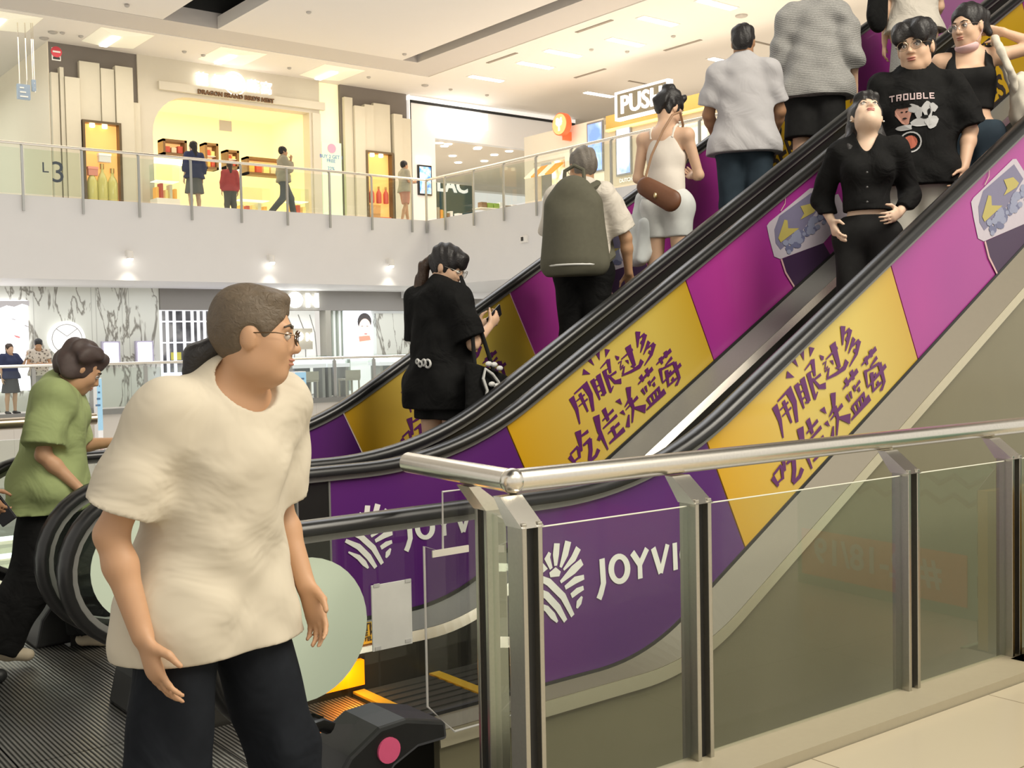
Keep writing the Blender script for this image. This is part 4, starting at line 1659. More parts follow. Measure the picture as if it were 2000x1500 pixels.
M_yel = ad_yellow()
M_pur = ad_purple()
M_ink = mat('plum_ink', (.11, .022, .12), .35)
M_ink2 = mat('black_ink', (.03, .022, .02), .35)
M_logo = mat('logo_white', (.80, .78, .74), .4)
M_gray_print = mat('punnet_grey_print', (.46, .42, .48), .35)
M_berry = mat('berry_print', (.17, .16, .25), .35)
M_berry2 = mat('berry_light_print', (.24, .26, .37), .35)
M_lime = mat('lime_print', (.40, .34, .10), .35)
M_plumdk = mat('plum_dark_print', (.045, .022, .06), .35)
M_line = mat('pink_line_print', (.55, .36, .36), .35)

# ---- artwork traced on the middle balustrade (panel plane y = YBF - .012), reused on the others
def to_panel(px, py, y=None):
    p = hit_y(px, py, (YBF - .02) if y is None else y)
    return (p[0], p[2])


def brush(pts, w):
    """tapered brush stroke: list of (x,z) and list of widths -> quads"""
    vs, fs = [], []
    n = len(pts)
    for i, (x, z) in enumerate(pts):
        a, b = pts[max(0, i - 1)], pts[min(n - 1, i + 1)]
        tx, tz = b[0] - a[0], b[1] - a[1]
        l = math.hypot(tx, tz) or 1e-6
        nx, nz = -tz / l, tx / l
        h = w[i] / 2
        vs += [(x + nx * h, z + nz * h), (x - nx * h, z - nz * h)]
    for i in range(n - 1):
        fs.append((2 * i, 2 * i + 1, 2 * i + 3, 2 * i + 2))
    return vs, fs


def sheet(polys, y, th):
    """flat print pieces [(2D verts, faces)] -> thin solid facing -y"""
    mb = MB()
    for i, (vs, fs) in enumerate(polys):
        mb.add([(x, y - .00002 * (i + 1), z) for x, z in vs], fs)
    return mb


# strokes: pixel coordinates in a 1345x1500 enlargement of photo region (1090,630)-(1350,920); widths in metres (start, end)
def zz(l):
    return [(1090 + x * 260 / 1345.0, 630 + y * 290 / 1500.0) for x, y in l]


SK = [
    # dashes over the second character
    ([(275, 470), (335, 518)], (26, 52, 'tri', [(272, 465), (345, 520), (262, 528)])),
    (None, (0, 0, 'tri', [(315, 385), (350, 362), (384, 436)])),
    (None, (0, 0, 'tri', [(388, 300), (436, 276), (438, 384)])),
    (None, (0, 0, 'tri', [(488, 265), (542, 275), (498, 352)])),
    # first character
    ([(150, 755), (205, 880), (236, 1025)], (44, 10)),
    ([(180, 720), (285, 625)], (10, 16)),
    ([(280, 615), (345, 730), (372, 895)], (52, 22)),
    ([(235, 715), (318, 900)], (26, 14)),
    ([(200, 795), (285, 725)], (8, 12)),
    ([(225, 845), (315, 770)], (8, 12)),
    # second
    ([(360, 575), (440, 780)], (38, 12)),
    ([(420, 525), (490, 725)], (40, 30)),
    ([(365, 600), (425, 560)], (10, 10)),
    ([(395, 655), (455, 610)], (10, 10)),
    ([(420, 705), (475, 665)], (10, 10)),
    ([(450, 730), (490, 725)], (10, 14)),
    ([(480, 480), (550, 700)], (34, 22)),
    ([(445, 460), (520, 375)], (8, 14)),
    ([(520, 370), (545, 510)], (34, 18)),
    ([(480, 500), (545, 440)], (8, 8)),
    ([(510, 560), (605, 495)], (10, 16)),
    ([(520, 530), (590, 600), (655, 590)], (12, 34)),
    ([(545, 705), (575, 640)], (16, 8)),
    # third
    (None, (0, 0, 'tri', [(588, 330), (635, 345), (630, 375), (610, 378)])),
    ([(720, 235), (790, 440)], (52, 26)),
    ([(655, 370), (770, 270)], (8, 16)),
    (None, (0, 0, 'tri', [(690, 380), (725, 375), (735, 420)])),
    ([(625, 410), (655, 385), (645, 450), (675, 430)], (12, 12)),
    ([(645, 470), (685, 445), (670, 520)], (14, 18)),
    ([(660, 535), (760, 490), (840, 440), (865, 380)], (10, 36)),
    ([(790, 440), (750, 440)], (20, 6)),
    # fourth
    ([(822, 90), (820, 250)], (44, 10)),
    ([(825, 165), (890, 110)], (10, 14)),
    ([(895, 115), (870, 230), (850, 300)], (36, 8)),
    ([(850, 190), (880, 215)], (20, 18)),
    ([(935, 190), (880, 320)], (30, 8)),
    ([(915, 260), (985, 205)], (10, 14)),
    ([(985, 210), (960, 320), (890, 430)], (36, 8)),
    ([(930, 290), (960, 310)], (20, 18)),
    # fifth
    ([(215, 1095), (255, 1300)], (50, 14)),
    ([(245, 1150), (320, 1095)], (12, 22)),
    ([(130, 1350), (190, 1425)], (32, 16)),
    ([(140, 1330), (215, 1250)], (14, 16)),
    ([(220, 1255), (235, 1370)], (26, 18)),
    ([(180, 1400), (240, 1350)], (12, 12)),
    ([(270, 1240), (345, 1175)], (14, 26)),
    ([(335, 1175), (345, 1290), (335, 1395)], (34, 30)),
    ([(335, 1405), (400, 1345), (425, 1280)], (18, 30)),
    # sixth
    ([(400, 940), (430, 1090), (520, 1285)], (54, 12)),
    ([(425, 1190), (450, 1090)], (30, 10)),
    ([(475, 870), (525, 990)], (36, 22)),
    ([(465, 990), (575, 880)], (10, 20)),
    ([(470, 1070), (610, 935)], (10, 22)),
    ([(560, 1050), (600, 1150)], (30, 20)),
    ([(520, 1120), (635, 1015)], (10, 22)),
    ([(535, 1220), (685, 1075)], (14, 34)),
    # seventh
    (None, (0, 0, 'tri', [(592, 795), (640, 765), (664, 830)])),
    (None, (0, 0, 'tri', [(635, 910), (672, 880), (698, 935)])),
    ([(725, 650), (735, 780), (690, 850)], (46, 8)),
    ([(740, 770), (775, 860), (765, 1010)], (40, 12)),
    ([(700, 880), (820, 750)], (8, 24)),
    ([(780, 860), (900, 870)], (10, 56)),
    ([(730, 930), (720, 1055)], (12, 36)),
    # eighth
    ([(905, 465), (935, 540)], (34, 16)),
    ([(825, 620), (970, 460)], (10, 28)),
    ([(845, 535), (880, 590)], (34, 16)),
    ([(860, 670), (895, 725)], (26, 12)),
    ([(895, 640), (915, 700)], (24, 10)),
    ([(930, 590), (950, 640)], (24, 12)),
    ([(940, 620), (995, 550)], (8, 20)),
    ([(975, 610), (995, 640)], (28, 14)),
    ([(915, 765), (955, 830)], (26, 14)),
    ([(960, 730), (985, 800)], (20, 14)),
    ([(995, 690), (1015, 770)], (20, 14)),
    ([(1025, 650), (1050, 740)], (24, 18)),
    ([(915, 770), (1040, 650)], (14, 18)),
    ([(910, 880), (1095, 690)], (12, 40)),
    # ninth
    ([(1095, 290), (1115, 350)], (34, 16)),
    ([(1010, 420), (1155, 275)], (10, 28)),
    ([(1045, 350), (1070, 415)], (34, 16)),
    ([(1100, 430), (1165, 350)], (10, 22)),
    ([(1045, 460), (1070, 600)], (30, 12)),
    ([(1110, 480), (1130, 640)], (34, 16)),
    ([(1190, 400), (1240, 560), (1215, 630)], (36, 16)),
    ([(1060, 470), (1190, 400)], (12, 16)),
    ([(1070, 610), (1255, 420)], (10, 26)),
    ([(1140, 490), (1160, 520)], (26, 18)),
    ([(1165, 560), (1190, 590)], (26, 18)),
    ([(1120, 645), (1215, 560)], (12, 16)),
    ([(1200, 635), (1225, 600)], (12, 20)),
]
PXM = .00083          # metres per enlargement pixel on the panel
slogan = []
for st, w in SK:
    if len(w) > 2:
        P = [to_panel(*q) for q in zz(w[3])]
        slogan.append((P, [tuple(range(len(P)))]))
    else:
        P = [to_panel(*q) for q in zz(st)]
        n = len(P)
        ws = [(w[0] + (w[1] - w[0]) * i / (n - 1)) * PXM for i in range(n)]
        slogan.append(brush(P, ws))

# leaf emblem and word, traced on the near balustrade (2000x1500 enlargement of photo region (1020,980)-(1420,1280))
def zl(l):
    return [to_panel(1020 + x / 5.0, 980 + y / 5.0, YBN - .02) for x, y in l]


EM = [
    ([(290, 500), (265, 555), (305, 660)], (30, 60, 30)), ([(360, 410), (350, 520), (348, 630)], (60, 64, 30)), ([(470, 390), (440, 520), (395, 645)], (66, 64, 26)),
    ([(570, 455), (520, 560), (425, 670)], (60, 60, 20)), ([(605, 590), (520, 670), (395, 790)], (60, 74, 26)), ([(625, 740), (540, 770), (440, 845)], (40, 60, 36)),
    ([(620, 845), (560, 875), (500, 925)], (36, 52, 44)), ([(605, 930), (575, 990), (555, 1045)], (20, 58, 20)),
    ([(215, 610), (245, 680)], (20, 60)),
    ([(290, 720), (345, 690), (390, 710)], (40, 76, 40)),
    ([(130, 720), (280, 790), (420, 930), (515, 1120)], (36, 60, 60, 40)), ([(120, 850), (260, 920), (370, 1040), (445, 1170)], (36, 60, 60, 40)), ([(150, 990), (260, 1050), (320, 1120), (365, 1180)], (16, 50, 56, 20)),
]
WORD_PX = 1.0 / 5.0
emblem = []
for st, w in EM:
    P = zl(st)
    emblem.append(brush(P, [k * .2 * .0021 for k in w]))
word = []
for st, w in [([(800, 560), (815, 800), (790, 900), (770, 955)], 60), ([(1095, 500), (1175, 620)], 60), ([(1240, 460), (1170, 620), (1175, 755)], 56),
              ([(1300, 455), (1375, 700)], 58), ([(1440, 420), (1375, 700)], 50), ([(1510, 405), (1520, 670)], 56)]:
    P = zl(st)
    word.append(brush(P, [w * .2 * .0021] * len(P)))


def ring(cx_, cy_, rx, ry, w, n=26):
    vs, fs = [], []
    for i in range(n):
        a = 2 * math.pi * i / n
        o = zl([(cx_ + (rx + w / 2) * math.cos(a), cy_ + (ry + w / 2) * math.sin(a)), (cx_ + (rx - w / 2) * math.cos(a), cy_ + (ry - w / 2) * math.sin(a))])
        vs += o
        fs.append((2 * i, 2 * i + 1, (2 * i + 3) % (2 * n), (2 * i + 2) % (2 * n)))
    return vs, fs


word.append(ring(970, 660, 80, 122, 55))
word.append(ring(1665, 520, 80, 122, 55))

# fruit punnet artwork traced on the middle balustrade (1000x1500 enlargement of (1400,340)-(1640,700))
def zp(l):
    return [to_panel(1400 + x * .24, 340 + y * .24) for x, y in l]


def poly(l):
    return (l, [tuple(range(len(l)))])


def shift_print(polys, dx):
    return [([(x + dx, z + dx * T30) for x, z in vs], fs) for vs, fs in polys]


pun_body = [poly(zp([(420, 420), (440, 390), (770, 115), (800, 112), (870, 200), (1000, 160), (1080, 330), (880, 560), (530, 690), (480, 670), (440, 520)]))]
pun_top = [poly(zp([(480, 450), (520, 340), (780, 150), (860, 250), (700, 470), (530, 615), (490, 560)]))]
pun_lime = [poly(zp([(510, 520), (560, 370), (585, 375), (590, 440), (680, 440), (530, 555)])), poly(zp([(690, 260), (770, 240), (820, 280), (800, 310), (690, 370), (720, 320)]))]
pun_base = [poly(zp([(540, 690), (880, 560), (960, 700), (640, 915), (580, 800)]))]
pun_edge = [brush(zp([(535, 690), (570, 800), (640, 915)]), [.014, .013, .012])]
pun_line = [brush(zp([(530, 300), (565, 240), (570, 170), (630, 120), (640, 50), (700, 35), (770, 5)]), [.006] * 7)]
RB = random.Random(3)
pun_berries, pun_berries2 = [], []
for i in range(60):
    u, v = RB.random(), RB.random()
    x = 560 + 330 * u + 40 * v
    y = 560 - 300 * u + 90 * v
    r = 16 + 12 * RB.random()
    c_ = zp([(x + r * math.cos(k * math.pi / 4), y + r * math.sin(k * math.pi / 4)) for k in range(8)])
    (pun_berries if i % 2 else pun_berries2).append(poly(c_))


def panel_set(parent, yface, side, boundaries, art):
    """one balustrade's sheets. side -1: printed face looks to -y"""
    y0, y1 = (yface, yface + .012)
    kinds = ['p', 'y', 'p', 'y', 'p']
    for i, kd in enumerate(kinds):
        a, b = boundaries[i], boundaries[i + 1]
        sh = lambda x: x + (.28 if x > 3.0 else 0)
        mb = strip(rail_bot, pan_bot, a + .004, b - .004, sh(a) + .004, sh(b) - .004, y0, y1, 16)
        o = mb.build('advert_panel', M_yel if kd == 'y' else M_pur, parent)
        o['label'] = {'p': 'purple printed glass panel', 'y': 'yellow printed glass panel'}[kd]
        if not art:
            continue
        yy = yface - .003
        if i == 0:
            sheet(emblem, yy, 0).build('leaf_emblem', M_logo, o)
            sheet(word, yy, 0).build('lettering', M_logo, o)
        if i == 1:
            sheet(slogan, yy, 0).build('brush_lettering', M_ink, o)
        if i == 2:
            for dx in (0,):
                sheet(pun_body, yy, 0).build('punnet_picture', M_gray_print, o)
                sheet(pun_top, yy - .001, 0).build('punnet_fruit', M_berry, o)
                sheet(pun_base, yy - .001, 0).build('punnet_base', M_plumdk, o)
                sheet(pun_berries, yy - .002, 0).build('punnet_berries', mat('berry_mid_print', (.13, .14, .24), .35), o)
                sheet(pun_berries2, yy - .0025, 0).build('punnet_berries', M_berry2, o)
                sheet(pun_lime, yy - .003, 0).build('punnet_label', M_lime, o)
                sheet(pun_edge + pun_line, yy - .003, 0).build('pink_line', M_line, o)
        if i == 3:
            th = math.radians(30)
            u = (math.cos(th), 0, math.sin(th))
            v = (-math.sin(th), 0, math.cos(th))
            cxm, czm = ex(9.02), ez(.5 * (rail_bot(9.02) + pan_bot(9.02)) - .02)
            for tx, dv, sz, wd in (("ASIA'S FAVOURITE", .16, .11, .80), ('JOYVIO', .02, .2, .80), ('BERRIES', -.16, .2, .84)):
                text_obj('lettering', tx, sz, M_ink2, (cxm + v[0] * dv, yy, czm + v[2] * dv), u, v, o, .002, .004, width=wd)


BND = [2.77, 3.917, 5.435, 7.96, 9.90, XTOP - .35]


def handrail(parent, y):
    o = sweep_xz(HP, y, RAIL_SEC).build('handrail', M_rubber, parent, True)
    o2 = sweep_xz(HP[2:], y, TRIM_SEC).build('rail_trim', M_alu, parent, False)
    return o


def newel_glass(parent, y, disc=True):
    pts = []
    cx, cz, r = 1.80, .5, .325
    for i in range(15):
        a = math.radians(90 + i * 170 / 14)
        pts.append((ex(cx + r * math.cos(a)), ez(cz + r * math.sin(a))))
    pts += [(ex(2.1), ez(.10)), (ex(2.575), ez(.073)), (ex(2.575), ez(.82))]
    m = MB()
    m.prism(pts, 'y', y - .005, y + .005)
    m.build('newel_glass', M_glass, parent)
    if disc:
        m = MB()
        m.cyl((ex(1.815), y - .008, ez(.50)), (ex(1.815), y - .0055, ez(.50)), ex(.255), 40)
        m.build('frosted_disc', M_frost, parent)


def plain_panel(parent, y, xa, xb, material, name):
    sh = lambda x: x + (.28 if x > 3.0 else 0)
    strip(rail_bot, pan_bot, xa, xb, sh(xa), sh(xb), y - .006, y + .006, 24).build(name, material, parent)


M_dkglass = mat('dark_panel_glass', (.02, .02, .018), .12, 0, var=.05)
M_clad = mat('olive_steel_cladding', (.20, .18, .112), .30, .2, var=.05, scale=6)
M_skirt = mat('black_skirt', (.035, .034, .03), .4, .3)
M_step = mat('step_grey', (.07, .068, .062), .5, .3)
M_ylw = mat('safety_yellow', (.62, .38, .03), .5)


def stepz(x):
    return max(0.0, (x - 2.93) * T30)


def deck(parent, ya, yb, za, zb, xa, xb, name, material, n=40):
    """sloping strip from (ya, curve za) to (yb, curve zb)"""
    P = [[(ex(x), ya, ez(za(x))), (ex(x), yb, ez(zb(x)))] for x in xs_between(xa, 4.6, 48) + xs_between(4.6, xb, 8)[1:]]
    mb = MB()
    mb.grid(P)
    o = mb.build(name, material, parent)
    md = o.modifiers.new('solid', 'SOLIDIFY')
    md.thickness = .006
    md.offset = 0
    return o


def escalator(label, yn, yf, near_print, far_art):
    t = thing('escalator', label, 'escalator', (1.4, (yn + yf) / 2, 0), 'pair of escalators')
    for y in (yn, yf):
        handrail(t, y)
    pb = lambda x: pan_bot(x)
    inner_low = lambda x: pan_bot(x) - .075
    skirt_low = lambda x: min(-.235, -.235) if x < 3.2 else (stepz(ex(x)) - .188) / K - .32
    # far balustrade: inner deck and skirt
    deck(t, yf - .014, yf - .15, lambda x: pb(x) - .018, inner_low, 1.95, XTOP, 'inner_deck', M_alu)
    deck(t, yf - .15, yf - .17, inner_low, lambda x: inner_low(x) - .05, 1.95, XTOP, 'deck_edge', M_steel)
    deck(t, yf - .17, yf - .172, lambda x: inner_low(x) - .05, lambda x: (stepz(ex(x)) - .25) / K - .235, 1.95, XTOP, 'skirt_panel', M_skirt)
    deck(t, yn + .014, yn + .15, lambda x: pb(x) - .018, inner_low, 1.95, XTOP, 'inner_deck', M_alu)
    deck(t, yn + .17, yn + .172, lambda x: inner_low(x) - .0, lambda x: (stepz(ex(x)) - .25) / K - .235, 1.95, XTOP, 'skirt_panel', M_skirt)
    # gasket line under the far panel
    deck(t, yf - .016, yf - .018, lambda x: pb(x) + .004, lambda x: pb(x) - .03, 2.1, XTOP, 'gasket', M_black)
    # steps
    for k in range(24):
        xa = 2.2 + .365 * k
        if xa > ex(XTOP) - .2:
            break
        z = 0.0 if k < 2 else max(0, (xa + .18 - 2.93) * T30)
        z = round(z / .001) * .001
        m = MB()
        m.box((xa, yn + .18, z - .24), (xa + .363, yf - .18, z))
        for q in range(14):
            yy = yn + .2 + q * (yf - yn - .4) / 14
            m.box((xa + .01, yy, z), (xa + .355, yy + .03, z + .006))
        s = m.build('step', M_step, t)
        if k < 2:
            m = MB()
            m.box((xa - .001, yn + .185, z - .002), (xa + .05, yf - .185, z + .0075))
            m.build('step_edge', M_ylw, s)
    return t


esc_b = escalator('nearer escalator with passengers coming down, printed yellow and purple balustrades', YBN, YBF, True, True)
esc_a = escalator('farther escalator with passengers going up, behind the first one', YAN, YAF, False, True)
panel_set(esc_b, YBN - .006, -1, BND, True)
panel_set(esc_b, YBF - .006, -1, BND, True)
panel_set(esc_a, YAF - .006, -1, BND, True)
for par, y in ((esc_b, YBN), (esc_b, YBF), (esc_a, YAF), (esc_a, YAN)):
    newel_glass(par, y, y in (YBN, YBF))
for par, y in ((esc_b, YBF), (esc_a, YAF)):
    plain_panel(par, y, 2.59, 2.762, M_dkglass, 'dark_panel')
plain_panel(esc_b, YBN, 2.59, 2.762, M_glass, 'clear_panel')
plain_panel(esc_a, YAN, 2.59, XTOP - .35, M_dkglass, 'dark_panel')
for par, y in ((esc_b, YBF), (esc_a, YAF)):
    m = MB()
    for x in (2.583, 2.766):
        m.box((ex(x) - .004, y - .012, ez(.075)), (ex(x) + .004, y + .008, ez(.82)))
    m.build('panel_joint', M_alu, par)
# cover between the two escalators
deck(esc_a, YBF + .014, YAN - .014, lambda x: rail_bot(x) - .22, lambda x: rail_bot(x) - .22, 1.95, XTOP, 'cover_strip', M_black)
# outer deck, bright lip and cladding of the near side
yo = YBN - .10
deck(esc_b, YBN - .008, yo, lambda x: pan_bot(x) - .004, deck_low, 2.30, XTOP, 'outer_deck', mat('mauve_steel_deck', (.17, .15, .11), .55, .1))
deck(esc_b, YBN - .009, YBN - .012, lambda x: pan_bot(x) + .012, lambda x: pan_bot(x) - .03, 2.30, XTOP, 'gasket', M_black)
deck(esc_b, yo, yo - .004, deck_low, lambda x: deck_low(x) - .06, 2.30, XTOP, 'deck_lip', mat('bright_lip', (.60, .55, .40), .3, .6))
P = [[(ex(x), yo + .012, ez(deck_low(x) - .03)), (ex(x), yo + .012, -1.6)] for x in xs_between(2.31, 4.6, 40) + xs_between(4.6, XTOP, 8)[1:]]
m = MB()
m.grid(P, (0, .03, 0))
m.build('cladding', M_clad, esc_b)
m = MB()
m.box((ex(2.31), yo + .05, -1.6), (ex(XTOP), yo + .08, -.4))
m.build('truss_skin', M_dark, esc_b)
# newel foot of the near balustrade with its round pink button
foot = [(1.42, 0), (1.45, .13), (1.53, .235), (1.63, .295), (1.72, .30), (1.86, .262), (1.865, .205), (1.76, .205), (1.68, .17), (1.62, .10), (1.60, 0)]
for par, y, nm in ((esc_b, YBN, 1), (esc_b, YBF, 0), (esc_a, YAN, 0), (esc_a, YAF, 0)):
    m = MB()
    m.prism(foot, 'y', y - .11, y + .10)
    o = m.build('newel_foot', M_black, par, False, .012)
    if nm:
        m = MB()
        c = (1.655, y - .1135, .225)
        m.cyl((c[0], y - .118, c[2]), (c[0], y - .105, c[2]), .037, 22)
        b_ = m.build('stop_button', mat('button_pink', (.85, .13, .27), .25), o)
        b_['label'] = 'round pink emergency button'
# orange guide lamp in the far skirt, caution sticker, notice sheet
oc = hit_y(668, 1316, YBF - .17)
m = MB()
m.box((oc[0] - .10, YBF - .2, .03), (oc[0] + .085, YBF - .172, .13))
o = m.build('guide_lamp', mat('lamp_orange', (.7, .2, .0), .4, emit=1.2, ecol=(1, .28, .0)), esc_b)
o['label'] = 'glowing orange lamp low on the skirt'
pd = bpy.data.lights.new('guide_glow', 'POINT')
pd.energy = 1.6
pd.color = (1, .45, .05)
pd.shadow_soft_size = .05
po_ = bpy.data.objects.new('guide_glow', pd)
po_.location = (oc[0], YBF - .26, .10)
COL.objects.link(po_)
a, b = hit_y(700, 1207, YBF - .16), hit_y(745, 1240, YBF - .16)
m = MB()
m.box((a[0] - .12, YBF - .18, .185), (b[0] + .03, YBF - .174, .27))
st = m.build('caution_sticker', M_ylw, esc_b)
for i, (tx, z) in enumerate((('CAUTION', .255), ('PLEASE KEEP', .23), ('INSIDE YELLOW', .205))):
    text_obj('lettering', tx, .024, M_ink2, (a[0] + .02, YBF - .182, z), (1, 0, 0), (0, 0, 1), st, .001, .0006, width=.17)
A = hit_y(728, 1145, YBN - .02)
B = hit_y(808, 1257, YBN - .02)
m = MB()
m.box((A[0], YBN - .014, B[2]), (B[0], YBN - .009, A[2]))
o = m.build('paper_notice', mat('paper_white', (.66, .66, .62), .5), None)
tag(o, 'blank white notice sheet taped inside the near escalator glass, right of the frosted disc', 'notice')
for (x, z) in ((A[0] + .006, A[2] - .006), (B[0] - .022, A[2] - .008), (A[0] + .006, B[2] + .002), (B[0] - .026, B[2] + .006)):
    m = MB()
    m.box((x, YBN - .016, z), (x + .02, YBN - .0141, z + .01))
    m.build('tape', mat('tape_grey', (.5, .5, .48), .3), o)

# =================================================================== FOREGROUND GLASS RAIL
rail = thing('glass_railing', 'near glass railing with thick steel handrail bending at a corner before the escalators', 'railing', (1.74, 2.2, ZT))
zr_ = 1.034
C0 = (1.739, 2.198)
C1 = (9.0, 2.198 - .0453 * 7.26)
CL = (1.802, 2.775)


def ry(x):
    return C0[1] - .0453 * (x - C0[0])


m = MB()
m.tube([(C0[0], C0[1], zr_), (C1[0], C1[1], zr_)], .0305, 22)
m.build('handrail', M_steel, rail, True)
m = MB()
m.tube([(CL[0], CL[1], zr_), (C0[0], C0[1], zr_)], .0305, 22)
o = m.build('handrail', M_steel, rail, True)
m = MB()
m.ell((C0[0], C0[1], zr_), (.0335, .0335, .0335), 20, 12)
m.build('elbow_weld', M_steel, rail, True)


def fg_post(x, y, ang, top=.945, base=ZT - .6, bracket=True):
    """two upright flat bars with a slot between them, topped by a raked plate carrying the tube; ang = direction of the rail"""
    c, s = math.cos(ang), math.sin(ang)

    def W(u, v, z):
        return (x + c * u - s * v, y + s * u + c * v, z)
    m = MB()
    for u0 in (-.031, .017):
        vs = [W(u, v, z) for z in (base, top) for u, v in ((u0, -.032), (u0 + .014, -.032), (u0 + .014, .032), (u0, .032))]
        m.add(vs, [(0, 1, 2, 3), (7, 6, 5, 4), (0, 4, 5, 1), (1, 5, 6, 2), (2, 6, 7, 3), (3, 7, 4, 0)])
    o = m.build('post', M_steel_d, rail, False, .002)
    m = MB()
    vs = [W(u, v, z) for z in (base, top - .01) for u, v in ((-.017, -.012), (.017, -.012), (.017, .02), (-.017, .02))]
    m.add(vs, [(0, 1, 2, 3), (7, 6, 5, 4), (0, 4, 5, 1), (1, 5, 6, 2), (2, 6, 7, 3), (3, 7, 4, 0)])
    m.build('glazing_gasket', M_black, o)
    m = MB()
    vs = [W(u, v, z) for (z, v) in ((top - .012, -.036), (zr_ - .032, .055), (zr_ - .032, .085), (top - .012, .034)) for u in (-.034, .034)]
    m.add(vs, [(0, 1, 3, 2), (2, 3, 5, 4), (4, 5, 7, 6), (6, 7, 1, 0), (0, 2, 4, 6), (7, 5, 3, 1)])
    m.build('rail_bracket', M_steel, o)


pp = []
for px in (1030, 1362, 1771, 1971):
    yv = 2.09
    for _ in range(4):
        P = hit_y(px, 1300 if px < 1900 else 1200, yv)
        yv = ry(P[0]) - .085
    pp.append((P[0], yv))
for x, y in pp:
    fg_post(x, y, -.0453)
fg_post(9.0 - .3, ry(8.7) - .085, -.0453)
# post on the return towards the escalator
P = hit_x(928, 1250, 1.765)
pa = (P[0] - .0, P[1])
ang2 = math.atan2(CL[1] - C0[1], CL[0] - C0[0])
fg_post(pa[0] + .06, pa[1] + .0, ang2)
g = MB()


def gpane(p, q, z0=.21, z1=.925, th=.012):
    d = Vector((q[0] - p[0], q[1] - p[1], 0))
    d.normalize()
    n = Vector((-d.y, d.x, 0)) * th / 2
    a = Vector((p[0], p[1], 0)) + d * .036
    b = Vector((q[0], q[1], 0)) - d * .036
    vs = [(v.x, v.y, z) for z in (z0, z1) for v in (a - n, b - n, b + n, a + n)]
    return vs, [(0, 3, 2, 1), (4, 5, 6, 7), (0, 1, 5, 4), (1, 2, 6, 5), (2, 3, 7, 6), (3, 0, 4, 7)]


prs = list(zip(pp[:-1], pp[1:])) + [(pp[-1], (8.7, ry(8.7) - .085))]
for p, q in prs:
    g = MB()
    g.add(*gpane(p, q))
    pn = g.build('glass_panel', M_glass, rail)
    m = MB()
    m.tube([(p[0] + .036, p[1], .925), (q[0] - .036, q[1], .925)], .0022, 6)
    m.build('glass_edge', mat('glass_edge_pale', (.62, .62, .52), .3), pn)
g = MB()
g.add(*gpane(pp[0], (pa[0] + .06, pa[1])))
g.build('glass_panel', M_glass, rail)
# clear acrylic guard between rail and escalator
pts = [(1.776, .33), (1.776, .80), (1.842, .775), (1.845, .952), (2.12, .952), (2.12, .235), (1.87, .235)]
m = MB()
m.prism(pts, 'y', 2.66, 2.668)
o = m.build('acrylic_guard', M_acryl)
tag(o, 'stepped clear acrylic guard sheet between the railing end and the near escalator', 'guard panel')
m = MB()
edge = [(x, 2.664, z) for x, z in pts]
m.tube(edge, .0035, 6, closed=True)
m.build('sheet_edge', mat('acrylic_edge', (.55, .53, .50), .3), o)
m = MB()
m.box((1.80, 2.655, .765), (1.93, 2.66, .785))
m.build('edge_strip', mat('clear_strip', (.6, .57, .5), .3), o)
# grass-green and yellow hazard object at the right frame edge
hc = hit_z(1992, 1312, ZT)
t = thing('hazard_stand', 'yellow and black striped stand with a clear foot at the right picture edge', 'barrier', (4.05, 2.0, ZT))
m = MB()
for i in range(6):
    pass
x0 = hc[0] + .05
y0 = hc[1] - .03
sw = MB()
sw.box((x0, y0, ZT + .03), (x0 + .3, y0 + .04, ZT + .62))
sw.build('board', M_ylw, t)
m = MB()
for i in range(4):
    z = ZT + .06 + i * .16
    m.prism([(x0, z), (x0 + .3, z + .22), (x0 + .3, z + .30) if z + .30 < ZT + .64 else (x0 + .3, z + .28), (x0, z + .08)], 'y', y0 - .004, y0 - .0005)
m.build('stripe', M_black, t)
m = MB()
m.box((x0 - .02, y0 - .06, ZT), (x0 + .3, y0 + .08, ZT + .03))
m.build('foot', mat('foot_green', (.35, .45, .30), .3), t)

# promotional hoarding standing on the tiles beside the photographer; only its reflection shows in the rail glass
hx_ = 4.3
t = thing('promotion_board', 'low green board with orange band, seen only reflected in the railing glass', 'board', (hx_, 1.2, ZT))
ya_, yb_ = .62, 1.80
m = MB()
m.box((hx_, ya_, ZT), (hx_ + .06, yb_, ZT + .78))
m.build('panel', mat('board_green', (.24, .48, .38), .5), t)
m = MB()
m.box((hx_ - .006, ya_ + .03, ZT + .05), (hx_ - .001, yb_ - .25, ZT + .27))
m.build('band', mat('board_orange', (.90, .30, .13), .5), t)
text_obj('lettering', '#02-18/19', .2, mat('board_white', (.75, .72, .66), .5), (hx_ - .008, 1.08, ZT + .17), (0, -1, 0), (0, 0, 1), t, .002, .004, width=.7)
for z in (.48, .56, .64):
    m = MB()
    n_ = 14
    pts = [(hx_ - .004, ya_ + .1 + (yb_ - ya_ - .2) * i / n_, ZT + z + (.04 if i % 2 else 0)) for i in range(n_ + 1)]
    m.tube(pts, .012, 6)
    m.build('zigzag_line', mat('board_teal', (.05, .14, .12), .5), t)
